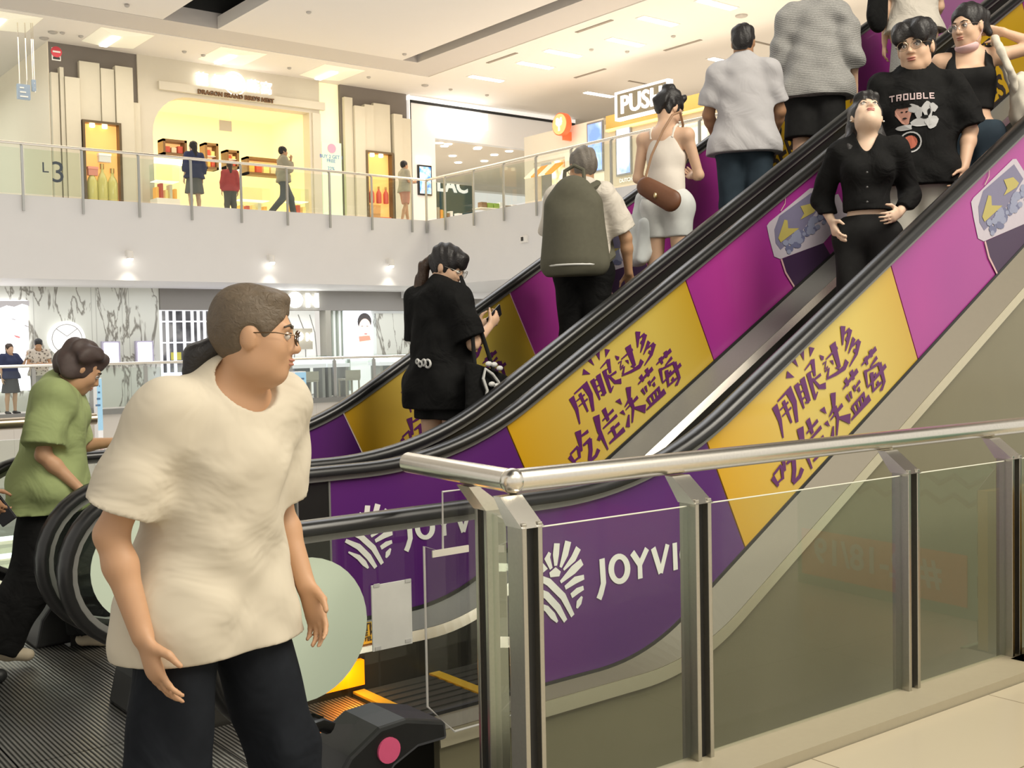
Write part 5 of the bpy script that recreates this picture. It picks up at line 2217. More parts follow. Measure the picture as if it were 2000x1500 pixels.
# =================================================================== PEOPLE
class Field:
    """signed distance grid in a person's own frame (forward, left, up)"""

    def __init__(s, lo, hi, h):
        s.h = h
        s.lo = np.array(lo, np.float32)
        n = np.ceil((np.array(hi) - np.array(lo)) / h).astype(int) + 1
        s.n = n
        s.a = np.full(n, .4, np.float32)

    def win(s, lo, hi):
        i0 = np.maximum(0, np.floor((np.array(lo) - s.lo) / s.h).astype(int))
        i1 = np.minimum(s.n, np.ceil((np.array(hi) - s.lo) / s.h).astype(int) + 1)
        if np.any(i1 <= i0):
            return None
        sl = tuple(slice(a, b) for a, b in zip(i0, i1))
        ax = [s.lo[k] + s.h * np.arange(i0[k], i1[k], dtype=np.float32) for k in range(3)]
        return sl, np.meshgrid(*ax, indexing='ij')

    def put(s, sl, d, k, op):
        a = s.a[sl]
        if op == 'sub':
            d = -d
            if k > 0:
                hh = np.clip(.5 - .5 * (a - d) / k, 0, 1)
                s.a[sl] = a + (d - a) * hh + k * hh * (1 - hh)
            else:
                s.a[sl] = np.maximum(a, d)
        elif k > 0:
            hh = np.clip(.5 + .5 * (a - d) / k, 0, 1)
            s.a[sl] = a + (d - a) * hh - k * hh * (1 - hh)
        else:
            s.a[sl] = np.minimum(a, d)

    def cone(s, p0, p1, r0, r1, k=.02, flat=None, op='add', clip=None):
        p0 = np.array(p0, float)
        p1 = np.array(p1, float)
        R = max(r0, r1) + k + .02
        w = s.win(np.minimum(p0, p1) - R, np.maximum(p0, p1) + R)
        if w is None:
            return s
        sl, (x, y, z) = w
        d = p1 - p0
        L2 = max(1e-9, float(d @ d))
        qx, qy, qz = x - p0[0], y - p0[1], z - p0[2]
        t = np.clip((qx * d[0] + qy * d[1] + qz * d[2]) / L2, 0, 1)
        qx, qy, qz = qx - t * d[0], qy - t * d[1], qz - t * d[2]
        r = r0 + (r1 - r0) * t
        if flat is not None:
            ax, f = flat
            ax = np.array(ax, float)
            ax = ax / np.linalg.norm(ax)
            c = qx * ax[0] + qy * ax[1] + qz * ax[2]
            e = c * (1 / f - 1)
            qx, qy, qz = qx + e * ax[0], qy + e * ax[1], qz + e * ax[2]
        dist = np.sqrt(qx * qx + qy * qy + qz * qz) - r
        if flat is not None:
            dist = dist * min(1, .5 + .5 * flat[1])
        for c in ([clip] if clip and not isinstance(clip, list) else (clip or [])):
            P, N = np.array(c[0], float), np.array(c[1], float)
            N = N / np.linalg.norm(N)
            dist = np.maximum(dist, (x - P[0]) * N[0] + (y - P[1]) * N[1] + (z - P[2]) * N[2])
        s.put(sl, dist.astype(np.float32), k, op)
        return s

    def ell(s, c, r, M=None, k=.012, op='add'):
        c = np.array(c, float)
        r = np.array(r, float)
        R = max(r) + k + .015
        w = s.win(c - R, c + R)
        if w is None:
            return s
        sl, (x, y, z) = w
        q = [x - c[0], y - c[1], z - c[2]]
        if M is not None:
            q = [M[0][i] * q[0] + M[1][i] * q[1] + M[2][i] * q[2] for i in range(3)]
        k0 = np.sqrt((q[0] / r[0]) ** 2 + (q[1] / r[1]) ** 2 + (q[2] / r[2]) ** 2)
        k1 = np.sqrt((q[0] / r[0] ** 2) ** 2 + (q[1] / r[1] ** 2) ** 2 + (q[2] / r[2] ** 2) ** 2)
        d = k0 * (k0 - 1) / np.maximum(k1, 1e-6)
        s.put(sl, d.astype(np.float32), k, op)
        return s

    def plane(s, P, N):
        """cut away everything on the +N side"""
        N = np.array(N, float)
        N /= np.linalg.norm(N)
        ax = [s.lo[i] + s.h * np.arange(s.n[i], dtype=np.float32) for i in range(3)]
        d = (ax[0][:, None, None] - P[0]) * N[0] + (ax[1][None, :, None] - P[1]) * N[1] + (ax[2][None, None, :] - P[2]) * N[2]
        s.a = np.maximum(s.a, d.astype(np.float32))
        return s

    def wobble(s, amp, fx, fy, fz, seed=0):
        rg = np.random.RandomState(seed)
        ax = [s.lo[i] + s.h * np.arange(s.n[i], dtype=np.float32) for i in range(3)]
        X, Y, Z = ax[0][:, None, None], ax[1][None, :, None], ax[2][None, None, :]
        acc = 0
        for q in range(4):
            a = rg.uniform(.6, 1.5, 3) * (fx, fy, fz) * rg.choice([-1, 1], 3)
            acc = acc + np.sin(a[0] * X + a[1] * Y + a[2] * Z + rg.uniform(0, 6))
        s.a = s.a + (amp * .5 * acc).astype(np.float32)
        return s

    def mesh(s):
        a = s.a
        b = a < 0
        c = [b[i:b.shape[0] - 1 + i, j:b.shape[1] - 1 + j, k:b.shape[2] - 1 + k] for i in (0, 1) for j in (0, 1) for k in (0, 1)]
        tot = sum(q.astype(np.uint8) for q in c)
        act = (tot > 0) & (tot < 8)
        I = np.argwhere(act)
        if len(I) == 0:
            return None
        idx = np.full(act.shape, -1, np.int32)
        idx[act] = np.arange(len(I))
        corner = [(i, j, k) for i in (0, 1) for j in (0, 1) for k in (0, 1)]
        val = [a[I[:, 0] + o[0], I[:, 1] + o[1], I[:, 2] + o[2]] for o in corner]
        acc = np.zeros((len(I), 3))
        cnt = np.zeros(len(I))
        for m in range(8):
            for q in range(m + 1, 8):
                df = np.array(corner[q]) - np.array(corner[m])
                if np.abs(df).sum() != 1:
                    continue
                cr_ = (val[m] < 0) != (val[q] < 0)
                t = np.where(cr_, val[m] / np.where(cr_, val[m] - val[q], 1), 0)
                acc += np.where(cr_[:, None], np.array(corner[m])[None, :] + t[:, None] * df[None, :], 0)
                cnt += cr_
        V = s.lo + s.h * (I + acc / cnt[:, None])
        F = []
        for ax in range(3):
            u, v = (ax + 1) % 3, (ax + 2) % 3
            s0 = [slice(None)] * 3
            s1 = [slice(None)] * 3
            s0[ax] = slice(0, -1)
            s1[ax] = slice(1, None)
            e = b[tuple(s0)] != b[tuple(s1)]
            J = np.argwhere(e)
            J = J[(J[:, u] > 0) & (J[:, v] > 0) & (J[:, u] < a.shape[u] - 1) & (J[:, v] < a.shape[v] - 1)]
            ins = b[J[:, 0], J[:, 1], J[:, 2]]
            du = np.zeros(3, int)
            du[u] = 1
            dv = np.zeros(3, int)
            dv[v] = 1
            g = lambda o: idx[o[:, 0], o[:, 1], o[:, 2]]
            q = np.stack([g(J - du - dv), g(J - dv), g(J), g(J - du)], 1)
            q[~ins] = q[~ins][:, ::-1]
            F.append(q)
        F = np.concatenate(F)
        return V, F[(F >= 0).all(1)]


def rotm(yaw, pitch=0, roll=0):
    """head axes (forward, left, up) as columns; pitch > 0 looks up, yaw > 0 turns left, roll > 0 leans right"""
    a, b, c = map(math.radians, (yaw, pitch, roll))
    Rz = np.array([[math.cos(a), -math.sin(a), 0], [math.sin(a), math.cos(a), 0], [0, 0, 1]])
    Ry = np.array([[math.cos(b), 0, -math.sin(b)], [0, 1, 0], [math.sin(b), 0, math.cos(b)]])
    Rx = np.array([[1, 0, 0], [0, math.cos(c), -math.sin(c)], [0, math.sin(c), math.cos(c)]])
    return Rz @ Ry @ Rx


DEF = dict(pelvis=(0, 0, .95), hipL=(0, .085, .91), hipR=(0, -.085, .91), kneeL=(.015, .095, .49), kneeR=(.015, -.095, .49),
           ankL=(-.02, .10, .085), ankR=(-.02, -.10, .085), waist=(.0, 0, 1.07), chest=(.0, 0, 1.25), top=(-.012, 0, 1.37),
           shL=(-.015, .168, 1.385), shR=(-.015, -.168, 1.385), elL=(-.04, .215, 1.11), elR=(-.04, -.215, 1.11), wrL=(.03, .225, .87), wrR=(.03, -.225, .87),
           neck=(-.01, 0, 1.44), head=(.012, 0, 1.585))


class Person:
    def __init__(s, label, pos, theta, H, skin, h, J=None, head=(0, 0, 0), hs=.93, fem=False, build=1.0, curl=.5, feet=(0, 0), hand=None, toes=None, group=None):
        s.k = H / 1.70
        s.h = h
        s.J = {a: np.array(b, float) * s.k for a, b in DEF.items()}
        for a, b in (J or {}).items():
            s.J[a] = np.array(b, float) * s.k
        s.HR = rotm(*head)
        s.hs = hs * s.k
        s.fem = fem
        s.b = build
        s.pos = np.array(pos, float)
        th = math.radians(theta)
        s.R = np.array([[math.cos(th), -math.sin(th), 0], [math.sin(th), math.cos(th), 0], [0, 0, 1]])
        s.root = thing('person', label, 'person', tuple(s.pos), group)
        s.skin = skin
        s.curl = curl
        s.handdir = hand or {}
        s.toes = toes or {}
        s.feetyaw = feet
        P = np.array(list(s.J.values()))
        s.lo = P.min(0) - .30 * s.k
        s.hi = P.max(0) + .30 * s.k
        s.lo[2] = min(s.lo[2], -.05)

    # head-frame helper
    def hp(s, f, l, u):
        return s.J['head'] + s.HR @ (np.array([f, l, u]) * s.hs)

    def w(s, p):
        return s.pos + s.R @ np.array(p, float)

    def field(s, lo=None, hi=None, h=None):
        return Field(s.lo if lo is None else lo, s.hi if hi is None else hi, h or s.h)

    def out(s, fld, name, material, smooth=True, parent=None, it=2):
        r = fld.mesh()
        if r is None:
            return None
        V, F = r
        # a little tangential smoothing of the net
        for _ in range(it):
            acc = np.zeros_like(V)
            cnt = np.zeros(len(V))
            for a, b in ((0, 1), (1, 2), (2, 3), (3, 0)):
                np.add.at(acc, F[:, a], V[F[:, b]])
                np.add.at(acc, F[:, b], V[F[:, a]])
                np.add.at(cnt, F[:, a], 1)
                np.add.at(cnt, F[:, b], 1)
            V = V * .5 + .5 * acc / np.maximum(cnt, 1)[:, None]
        Wv = s.pos + V @ s.R.T
        me = bpy.data.meshes.new(name)
        me.vertices.add(len(Wv))
        me.vertices.foreach_set('co', Wv.astype(np.float32).ravel())
        me.loops.add(F.size)
        me.loops.foreach_set('vertex_index', F.astype(np.int32).ravel())
        me.polygons.add(len(F))
        me.polygons.foreach_set('loop_start', np.arange(0, F.size, 4, dtype=np.int32))
        me.polygons.foreach_set('loop_total', np.full(len(F), 4, np.int32))
        me.polygons.foreach_set('use_smooth', np.ones(len(F), bool))
        me.update()
        me.validate()
        me.materials.append(material)
        o = bpy.data.objects.new(name, me)
        COL.objects.link(o)
        o.parent = parent or s.root
        o.matrix_parent_inverse = Matrix.Translation(-parent_loc(o.parent))
        return o

    def hand_geo(s, side):
        J = s.J
        wr, el = J['wr' + side], J['el' + side]
        d = wr - el
        d /= np.linalg.norm(d)
        sg = 1 if side == 'L' else -1
        n = np.array([0, -sg, 0.])
        hd = s.handdir.get(side)
        if hd:
            if hd.get('d') is not None:
                d = np.array(hd['d'], float)
                d /= np.linalg.norm(d)
            if hd.get('n') is not None:
                n = np.array(hd['n'], float)
        n = n - d * (n @ d)
        n /= np.linalg.norm(n)
        t = np.cross(n, d) * sg               # towards the thumb
        return wr, d, n, t

    def add_hand(s, F, side, k=None):
        wr, d, n, t = s.hand_geo(side)
        c = s.handdir.get(side, {}).get('curl', s.curl)
        q = s.k
        pc = wr + d * .05 * q
        F.cone(wr + d * .01 * q, wr + d * .075 * q, .030 * q, .036 * q, .012, (n, .5))
        L = [(.040, .024, .02), (.045, .028, .022), (.042, .025, .02), (.032, .02, .016)]
        for i, (a, b_, e) in enumerate(L):
            o = wr + d * (.082 - .004 * abs(i - 1.2)) * q + t * (.026 - .0175 * i) * q
            ang = c * .5
            p = o
            r = (.0088 - .0006 * (i == 3)) * q
            for ln, rr in ((a, r), (b_, r * .92), (e, r * .82)):
                v = d * math.cos(ang) + n * math.sin(ang) + t * (.10 - .06 * i) * (1 - c)
                v /= np.linalg.norm(v)
                p2 = p + v * ln * q
                F.cone(p, p2, rr, rr * .9, .004)
                p = p2
                ang += c * .9
        o = wr + d * .025 * q + t * .026 * q
        v = d * .62 + t * .62 + n * .35
        v /= np.linalg.norm(v)
        p2 = o + v * .048 * q
        F.cone(o, p2, .0135 * q, .0105 * q, .01)
        v = d * .85 + t * .25 + n * (.2 + .4 * c)
        v /= np.linalg.norm(v)
        F.cone(p2, p2 + v * .036 * q, .0100 * q, .0078 * q, .005)

    def foot_pts(s, side):
        a = s.J['ank' + side]
        tv = s.toes.get(side)
        if tv is None:
            tv = (.15, .02 if side == 'L' else -.02, -.055)
        tv = np.array(tv, float) * s.k
        heel = a - np.array([tv[0], tv[1], 0]) * .28 + np.array([0, 0, -.05 * s.k])
        return a, heel, a + tv

    def body(s, face=True, legs=True):
        J, q, b = s.J, s.k, s.b
        F = s.field()
        fw = (1, 0, 0)
        wd = .92 if s.fem else 1.0
        F.cone(J['hipL'], J['hipR'], .10 * q * b, .10 * q * b, .03, (fw, .95))
        F.cone(J['pelvis'], J['waist'], .125 * q * b, .108 * q * b * wd, .04, (fw, .78))
        F.cone(J['waist'], J['chest'], .108 * q * b * wd, .128 * q * b * wd, .04, (fw, .78))
        F.cone(J['chest'], J['top'], .128 * q * b * wd, .10 * q * b * wd, .04, (fw, .74))
        F.cone(J['shL'], J['shR'], .055 * q * b, .055 * q * b, .05)
        if s.fem:
            for sg in (1, -1):
                ctr = J['chest'] + np.array([.075, sg * .062, .02]) * q
                F.ell(ctr, np.array([.05, .058, .058]) * q, None, .03)
        F.cone(J['top'], J['neck'], .07 * q, .054 * q * wd, .05)
        F.cone(J['neck'], s.hp(-.012, 0, -.07), .054 * q * wd, .052 * q * wd, .025)
        for sd in 'LR':
            F.cone(J['sh' + sd], J['el' + sd], .046 * q * b * wd, .035 * q * b * wd, .015)
            F.cone(J['el' + sd], J['el' + sd] * .7 + J['wr' + sd] * .3, .035 * q * b * wd, .036 * q * b * wd, .02)
            F.cone(J['el' + sd] * .7 + J['wr' + sd] * .3, J['wr' + sd], .036 * q * b * wd, .0255 * q * wd, .02)
            s.add_hand(F, sd)
            if legs:
                hp_, kn, an = J['hip' + sd], J['knee' + sd], J['ank' + sd]
                F.cone(hp_, kn, .083 * q * b, .053 * q, .03)
                m = kn * .68 + an * .32 + np.array([-.012, 0, 0]) * q
                F.cone(kn, m, .052 * q, .052 * q, .02)
                F.cone(m, an, .052 * q, .034 * q, .02)
                a, heel, toe = s.foot_pts(sd)
                F.cone(heel, toe, .034 * q, .028 * q, .02, ((0, 0, 1), .8))
                F.cone(an, (heel + toe) / 2, .034 * q, .03 * q, .02)
        # head
        M = s.HR
        e = lambda c, r, k=.012, op='add': F.ell(s.hp(*c), np.array(r) * s.hs, M, k, op)
        e((-.012, 0, .022), (.098, .077, .100), .02)
        e((.018, 0, -.045), (.074, .062, .086), .03)
        e((.046, 0, -.096), (.036, .036, .026), .03)
        for sg in (1, -1):
            e((.050, sg * .036, -.030), (.034, .028, .034), .02)
            e((.012, sg * .050, -.072), (.042, .018, .032), .02)
            e((-.006, sg * .079, -.008), (.021, .009, .033), .006)
        F.cone(s.hp(.080, -.034, .022), s.hp(.080, .034, .022), .013 * s.hs, .013 * s.hs, .012)
        for sg in (1, -1):
            e((.098, sg * .032, .002), (.016, .019, .012), .012, 'sub')
        F.cone(s.hp(.086, 0, .008), s.hp(.108, 0, -.030), .0085 * s.hs, .0125 * s.hs, .010)
        for sg in (1, -1):
            e((.098, sg * .012, -.034), (.011, .009, .008), .006)
        e((.090, 0, -.058), (.013, .024, .0065), .006)
        e((.088, 0, -.069), (.013, .021, .0065), .006)
        e((.094, 0, -.0637), (.010, .022, .0016), .002, 'sub')
        o = s.out(F, 'body', s.skin)
        return o

    def facial(s, iris=(.02, .012, .008), lips=(.50, .20, .16), brow=(.03, .022, .018)):
        for sg in (1, -1):
            c = s.w(s.hp(.0815, sg * .031, .002))
            m = MB()
            m.ell(c, (.0118 * s.hs,) * 3, 14, 9)
            ey = m.build('eye', mat('eye_white', (.62, .57, .52), .25), s.root, True)
            c = s.w(s.hp(.0880, sg * .0305, .001))
            m = MB()
            m.ell(c, (.0062 * s.hs,) * 3, 12, 7)
            m.build('iris', mat('iris_dark', iris, .2), ey, True)
            # upper lid and brow
            m = MB()
            m.tube([s.w(s.hp(.088, sg * (.031 - .016), .006)), s.w(s.hp(.094, sg * .031, .0095)), s.w(s.hp(.082, sg * (.031 + .017), .004))], [.0016 * s.hs, .0026 * s.hs, .0016 * s.hs], 6)
            m.build('eyelashes', mat('lash_dark', (.02, .015, .012), .6), s.root, True)
            m = MB()
            m.tube([s.w(s.hp(.0925, sg * .014, .024)), s.w(s.hp(.0915, sg * .032, .030)), s.w(s.hp(.078, sg * .050, .024))], [.0034 * s.hs, .0040 * s.hs, .0022 * s.hs], 7)
            m.build('eyebrow', mat('brow_dark', brow, .7), s.root, True)
        F = Field(s.hp(.09, 0, -.064) - .05, s.hp(.09, 0, -.064) + .05, .0016 if s.h < .008 else .003)
        F.ell(s.hp(.0925, 0, -.0585), np.array([.0125, .0225, .0052]) * s.hs, s.HR, .003)
        F.ell(s.hp(.0905, 0, -.0690), np.array([.0125, .0200, .0055]) * s.hs, s.HR, .003)
        F.ell(s.hp(.1035, 0, -.0637), np.array([.010, .022, .0013]) * s.hs, s.HR, .001, 'sub')
        s.out(F, 'lips', mat('lips_%d' % int(lips[0] * 100), lips, .4))

    def glasses(s, col=(.05, .05, .05), metal=.6, rr=.022, lens=True):
        M_f = mat('glasses_rim_%d' % int(col[0] * 100), col, .3, metal)
        m = MB()
        for sg in (1, -1):
            pts = [s.w(s.hp(.112 - .006 * abs(math.cos(a)), sg * .033 + rr * 1.05 * math.cos(a), -.002 + rr * .88 * math.sin(a))) for a in np.linspace(0, 2 * math.pi, 18, endpoint=False)]
            m.tube(pts, .0011 * s.k + .0004, 6, closed=True)
            m.tube([s.w(s.hp(.106, sg * .056, .004)), s.w(s.hp(.06, sg * .079, .008)), s.w(s.hp(-.005, sg * .084, .004)), s.w(s.hp(-.02, sg * .083, -.012))], .0012 * s.k + .0004, 6)
        m.tube([s.w(s.hp(.112, .011, .004)), s.w(s.hp(.115, 0, .007)), s.w(s.hp(.112, -.011, .004))], .0012 * s.k, 6)
        g = m.build('glasses', M_f, s.root, True)
        if lens:
            m = MB()
            for sg in (1, -1):
                c = [s.w(s.hp(.109, sg * .033 + rr * math.cos(a), -.002 + rr * .85 * math.sin(a))) for a in np.linspace(0, 2 * math.pi, 16, endpoint=False)]
                m.add(c, [tuple(range(16))])
            m.build('lens', glass('lens_glass', (.96, .96, .96), 1.2), g)

    def hair(s, prims, material, cuts=(), wob=(.003, 90, 90, 30), base=True, name='hair', k=.015, h=None):
        pts = [s.hp(*p[1]) for p in prims] + [s.hp(*p[2]) for p in prims if p[0] == 'c'] + [s.J['head']]
        pad = .17 * s.hs
        F = Field(np.min(pts, 0) - pad, np.max(pts, 0) + pad, h or min(s.h, .007))
        if base:
            F.ell(s.hp(-.016, 0, .026), np.array([.107, .087, .108]) * s.hs, s.HR, 0)
        for c in cuts:
            if c[0] == 'e':
                F.ell(s.hp(*c[1]), np.array(c[2]) * s.hs, s.HR, .01, 'sub')
            else:
                F.plane(s.hp(*c[1]), s.HR @ np.array(c[2], float))
        for p in prims:
            if p[0] == 'e':
                F.ell(s.hp(*p[1]), np.array(p[2]) * s.hs, s.HR, k)
            else:
                F.cone(s.hp(*p[1]), s.hp(*p[2]), p[3] * s.hs, p[4] * s.hs, k)
        if wob:
            F.wobble(wob[0] * s.hs, wob[1], wob[2], wob[3], 5)
        return s.out(F, name, material, it=1)

    def top(s, material, name='shirt', t=.014, hem=.88, flare=.02, sleeve=.62, sleeve_r=.075, neck=.075, neckdrop=.035, folds=.004, fem=False, seed=1, neckf=.03, vneck=None, collar=False, square=None, strapless=None, hemtilt=0., belly=0., drape=True):
        """torso garment with sleeves, open at neck and hem"""
        J, q, b = s.J, s.k, s.b
        F = s.field()
        fw = (1, 0, 0)
        wd = .94 if s.fem else 1.0
        hemz = hem * q
        pel = J['pelvis'].copy()
        bot = pel + (pel - J['waist']) * 1.2
        bot[2] = hemz - .10
        F.cone(J['waist'], bot, (.110 * b * wd + t) * q, (.128 * b + t + flare) * q, .05, (fw, .92))
        F.cone(J['waist'], J['chest'], (.110 * b * wd + t) * q, (.130 * b * wd + t) * q, .05, (fw, .80))
        if drape:
            F.cone(J['chest'], bot, (.122 * b * wd + t) * q, (.128 * b + t + flare) * q, .04, (fw, .86))
        F.cone(J['chest'], J['top'], (.130 * b * wd + t) * q, (.104 * b * wd + t) * q, .05, (fw, .76))
        if hem < .93:
            dn = np.array([0, 0, -.04 * q])
            rr = .104 * b + t * .8 + flare * .4 + .008
            F.cone(J['hipL'] + dn, J['hipR'] + dn, rr * q, rr * q, .05, (fw, .97))
            for sd in 'LR':
                F.cone(J['hip' + sd] + dn, J['hip' + sd] * .55 + J['knee' + sd] * .45, rr * q, rr * .95 * q, .05)
                F.cone(J['hip' + sd] + dn, J['waist'] + np.array([0, (.05 if sd == 'L' else -.05) * q, .06 * q]), rr * q, (.09 + t) * q, .05)
        if belly:
            F.ell(J['waist'] + np.array([.06, 0, .0]) * q, np.array([.10, .12, .15]) * q * belly, None, .06)
        if s.fem:
            for sg in (1, -1):
                F.ell(J['chest'] + np.array([.078, sg * .06, .02]) * q, np.array([.052 + t * .5, .06 + t * .5, .06 + t * .5]) * q, None, .05)
        F.cone(J['shL'] + np.array([0, -.02, .0]) * q, J['shR'] + np.array([0, .02, 0]) * q, (.056 * b + t) * q, (.056 * b + t) * q, .05)
        F.cone(J['top'], J['neck'], (.085 + t) * q, (.06 + t) * q, .04, (fw, .85))
        if sleeve > 0:
            for sd in 'LR':
                a, e, w_ = J['sh' + sd], J['el' + sd], J['wr' + sd]
                dv = e - a
                if sleeve <= 1:
                    end = a + dv * sleeve
                    F.cone(a, end + dv * .15, (.052 * b + t) * q, sleeve_r * q, .04, None, 'add', (end, dv))
                else:
                    F.cone(a, e, (.052 * b + t) * q, sleeve_r * q, .04)
                    d2 = w_ - e
                    end = e + d2 * (sleeve - 1)
                    F.cone(e, end + d2 * .12, sleeve_r * q, sleeve_r * .8 * q, .03, None, 'add', (end, d2))
        if folds:
            F.wobble(folds * q, 22, 22, 12, seed)
            F.wobble(folds * .6 * q, 9, 30, 34, seed + 9)
        # neck opening
        if vneck:
            F.cone(J['neck'] + np.array([.03, 0, .05]) * q, J['neck'] + np.array([.12, 0, -vneck]) * q, neck * q, .018 * q, .008, None, 'sub')
        elif square:
            pass
        else:
            F.ell(J['neck'] + np.array([neckf, 0, .06 - neckdrop]) * q, np.array([neck, neck, .075]) * q, None, .006, 'sub')
        F.plane((0, 0, hemz), (hemtilt, 0, -1))
        o = s.out(F, name, material)
        return o

    def legs_wear(s, material, name='trousers', t=.012, waist=1.0, hem=.06, flare=0., folds=.004, crotch=True, seed=3, rk=None, rh=None):
        J, q, b = s.J, s.k, s.b
        F = s.field()
        fw = (1, 0, 0)
        F.cone(J['hipL'], J['hipR'], (.100 * b + t) * q, (.100 * b + t) * q, .03, (fw, .95))
        F.cone(J['pelvis'], J['waist'], (.128 * b + t) * q, (.112 * b + t) * q, .04, (fw, .82))
        for sd in 'LR':
            hp_, kn, an = J['hip' + sd], J['knee' + sd], J['ank' + sd]
            r1 = (rk if rk else .060 + t + flare * .5)
            r2 = (rh if rh else .052 + t + flare)
            F.cone(hp_, kn, (.088 * b + t) * q, r1 * q, .035)
            if hem < .47:
                tt = np.clip((kn[2] - hem * q) / max(.05, (kn[2] - an[2])), 0, 1.05)
                end = kn + (an - kn) * tt
                F.cone(kn, end + (an - kn) * .1, r1 * q, r2 * q, .03, None, 'add', (end, an - kn))
        if folds:
            F.wobble(folds * q, 26, 26, 16, seed)
        F.plane((0, 0, waist * q), (0, 0, 1))
        if hem >= .47:
            for sd in 'LR':
                pass
            F.plane((0, 0, hem * q), (0, 0, -1))
        return s.out(F, name, material)

    def skirt(s, material, name='skirt', waist=1.0, hem=.55, r0=.125, r1=.2, folds=.006, seed=4):
        J, q = s.J, s.k
        F = s.field()
        a = J['waist'].copy()
        a[2] = waist * q
        e = (J['hipL'] + J['hipR']) / 2
        e = e.copy()
        e[2] = hem * q
        F.cone(a, J['pelvis'], r0 * q, (r0 + .02) * q, .04, ((1, 0, 0), .85))
        F.cone(J['pelvis'], e, (r0 + .02) * q, r1 * q, .04, ((1, 0, 0), .85))
        F.wobble(folds * q, 30, 30, 3, seed)
        F.plane((0, 0, waist * q), (0, 0, 1))
        F.plane((0, 0, hem * q), (0, 0, -1))
        return s.out(F, name, material)

    def shoes(s, material, sole=None, high=0):
        q = s.k
        for sd in 'LR':
            a, heel, toe = s.foot_pts(sd)
            F = Field(np.minimum(heel, toe) - .1, np.maximum(heel, toe) + np.array([.1, .1, .14]), min(s.h, .008))
            F.cone(heel + np.array([0, 0, .01]) * q, toe, .042 * q, .038 * q, .02, ((0, 0, 1), .85))
            F.cone(a - np.array([0, 0, .02]) * q, (heel + toe) / 2, .044 * q, .036 * q, .02)
            zb = min(heel[2], toe[2]) - .034 * q
            F.plane((0, 0, zb), (0, 0, -1))
            F.plane((0, 0, a[2] + (.01 + high) * q), (0, 0, 1))
            s.out(F, 'shoe', material)


SK_TAN = mat('skin_tan', (.52, .30, .17), .55, var=.05, scale=14)
SK_FAIR = mat('skin_fair', (.66, .43, .29), .55, var=.05, scale=14)
SK_PALE = mat('skin_pale', (.72, .52, .38), .55, var=.04, scale=14)
SK_DEEP = mat('skin_brown', (.36, .19, .10), .55, var=.05, scale=14)
for _m in (SK_TAN, SK_FAIR, SK_PALE, SK_DEEP):
    _m.node_tree.nodes['Principled BSDF'].inputs['Subsurface Weight'].default_value = .08
    _m.node_tree.nodes['Principled BSDF'].inputs['Subsurface Radius'].default_value = (.01, .004, .002)
H_BLACK = mat('hair_black', (.012, .010, .010), .5, var=.3, scale=60, bump=.5, bdist=.006, bscale=70)
H_BROWN = mat('hair_brown', (.045, .024, .014), .5, var=.3, scale=60, bump=.5, bdist=.006, bscale=70)
H_GREYB = mat('hair_grey_brown', (.115, .085, .055), .6, var=.3, scale=60, bump=.5, bdist=.006, bscale=70)
H_SALT = mat('hair_salt_grey', (.17, .15, .125), .6, var=.3, scale=60, bump=.5, bdist=.006, bscale=70)
C_CREAM = mat('tee_cream', (.60, .54, .43), .8, var=.03, scale=8, bump=.40, bdist=.05, bscale=4)
C_NAVY = mat('trouser_navy', (.012, .014, .018), .8, var=.2, scale=30, bump=.4, bdist=.05, bscale=4.5)
C_GREEN = mat('tunic_green', (.30, .36, .16), .8, var=.05, scale=14, bump=.4, bdist=.05, bscale=4.5)
C_BLACK = mat('cloth_black', (.010, .010, .010), .85, var=.25, scale=30, bump=.5, bdist=.04, bscale=7)
C_BLACK2 = mat('cloth_soft_black', (.018, .018, .018), .9, var=.25, scale=30)
C_WHITE = mat('shirt_white', (.66, .61, .53), .8, var=.03, scale=8, bump=.5, bdist=.04, bscale=7)
C_POLO = mat('polo_grey', (.48, .47, .48), .85, var=.05, scale=10, bump=.4, bdist=.04, bscale=5)
C_JEAN = mat('jean_dark', (.03, .045, .06), .85, var=.3, scale=12)
C_SHOE = mat('shoe_beige', (.50, .42, .30), .6)
C_SHOEB = mat('shoe_black', (.02, .02, .02), .5)

for _m in list(MATS.values()):
    _b = _m.node_tree.nodes.get('Principled BSDF')
    if _m.name in ('tee_cream', 'trouser_navy', 'tunic_green', 'cloth_black', 'cloth_soft_black', 'shirt_white', 'polo_grey', 'jean_dark'):
        _b.inputs['Specular IOR Level'].default_value = .12


def on_step(px, py_, y):
    """point on an escalator's centre line y below the given photo column"""
    r = hit_y(px, py_, y)
    return r[0]


SHORT = dict(cuts=[('e', (.105, 0, -.030), (.085, .090, .085)), ('p', (0, 0, -.060), (.35, 0, -1))])
# ------------------------------------------------------------------- the cast
# 1. man in the cream T-shirt striding past in the foreground
p = Person('man in a cream T-shirt and navy trousers with glasses, striding right in the foreground', (1.0, 2.385, 0), -70, 1.55, SK_TAN, .0055,
           J=dict(pelvis=(0, 0, .95), waist=(.035, 0, 1.07), chest=(.075, .005, 1.25), top=(.085, .005, 1.37), shL=(.10, .178, 1.37), shR=(.06, -.168, 1.375), neck=(.100, .01, 1.43), head=(.166, .020, 1.548),
                  elR=(-.02, -.265, 1.10), wrR=(.06, -.25, .87), elL=(.02, .235, 1.10), wrL=(.12, .225, .90),
                  hipL=(.0, .085, .91), hipR=(0, -.085, .91), kneeL=(.10, .15, .50), ankL=(.08, .20, .09), kneeR=(.02, -.16, .50), ankR=(-.22, -.20, .12)),
           head=(38, -4, -2), hs=.93, build=1.02, curl=.35, hand={'R': {'d': (.35, .10, -1), 'n': (.3, 1, 0), 'curl': .30}, 'L': {'n': (0, -1, 0), 'curl': .4}})
p.body()
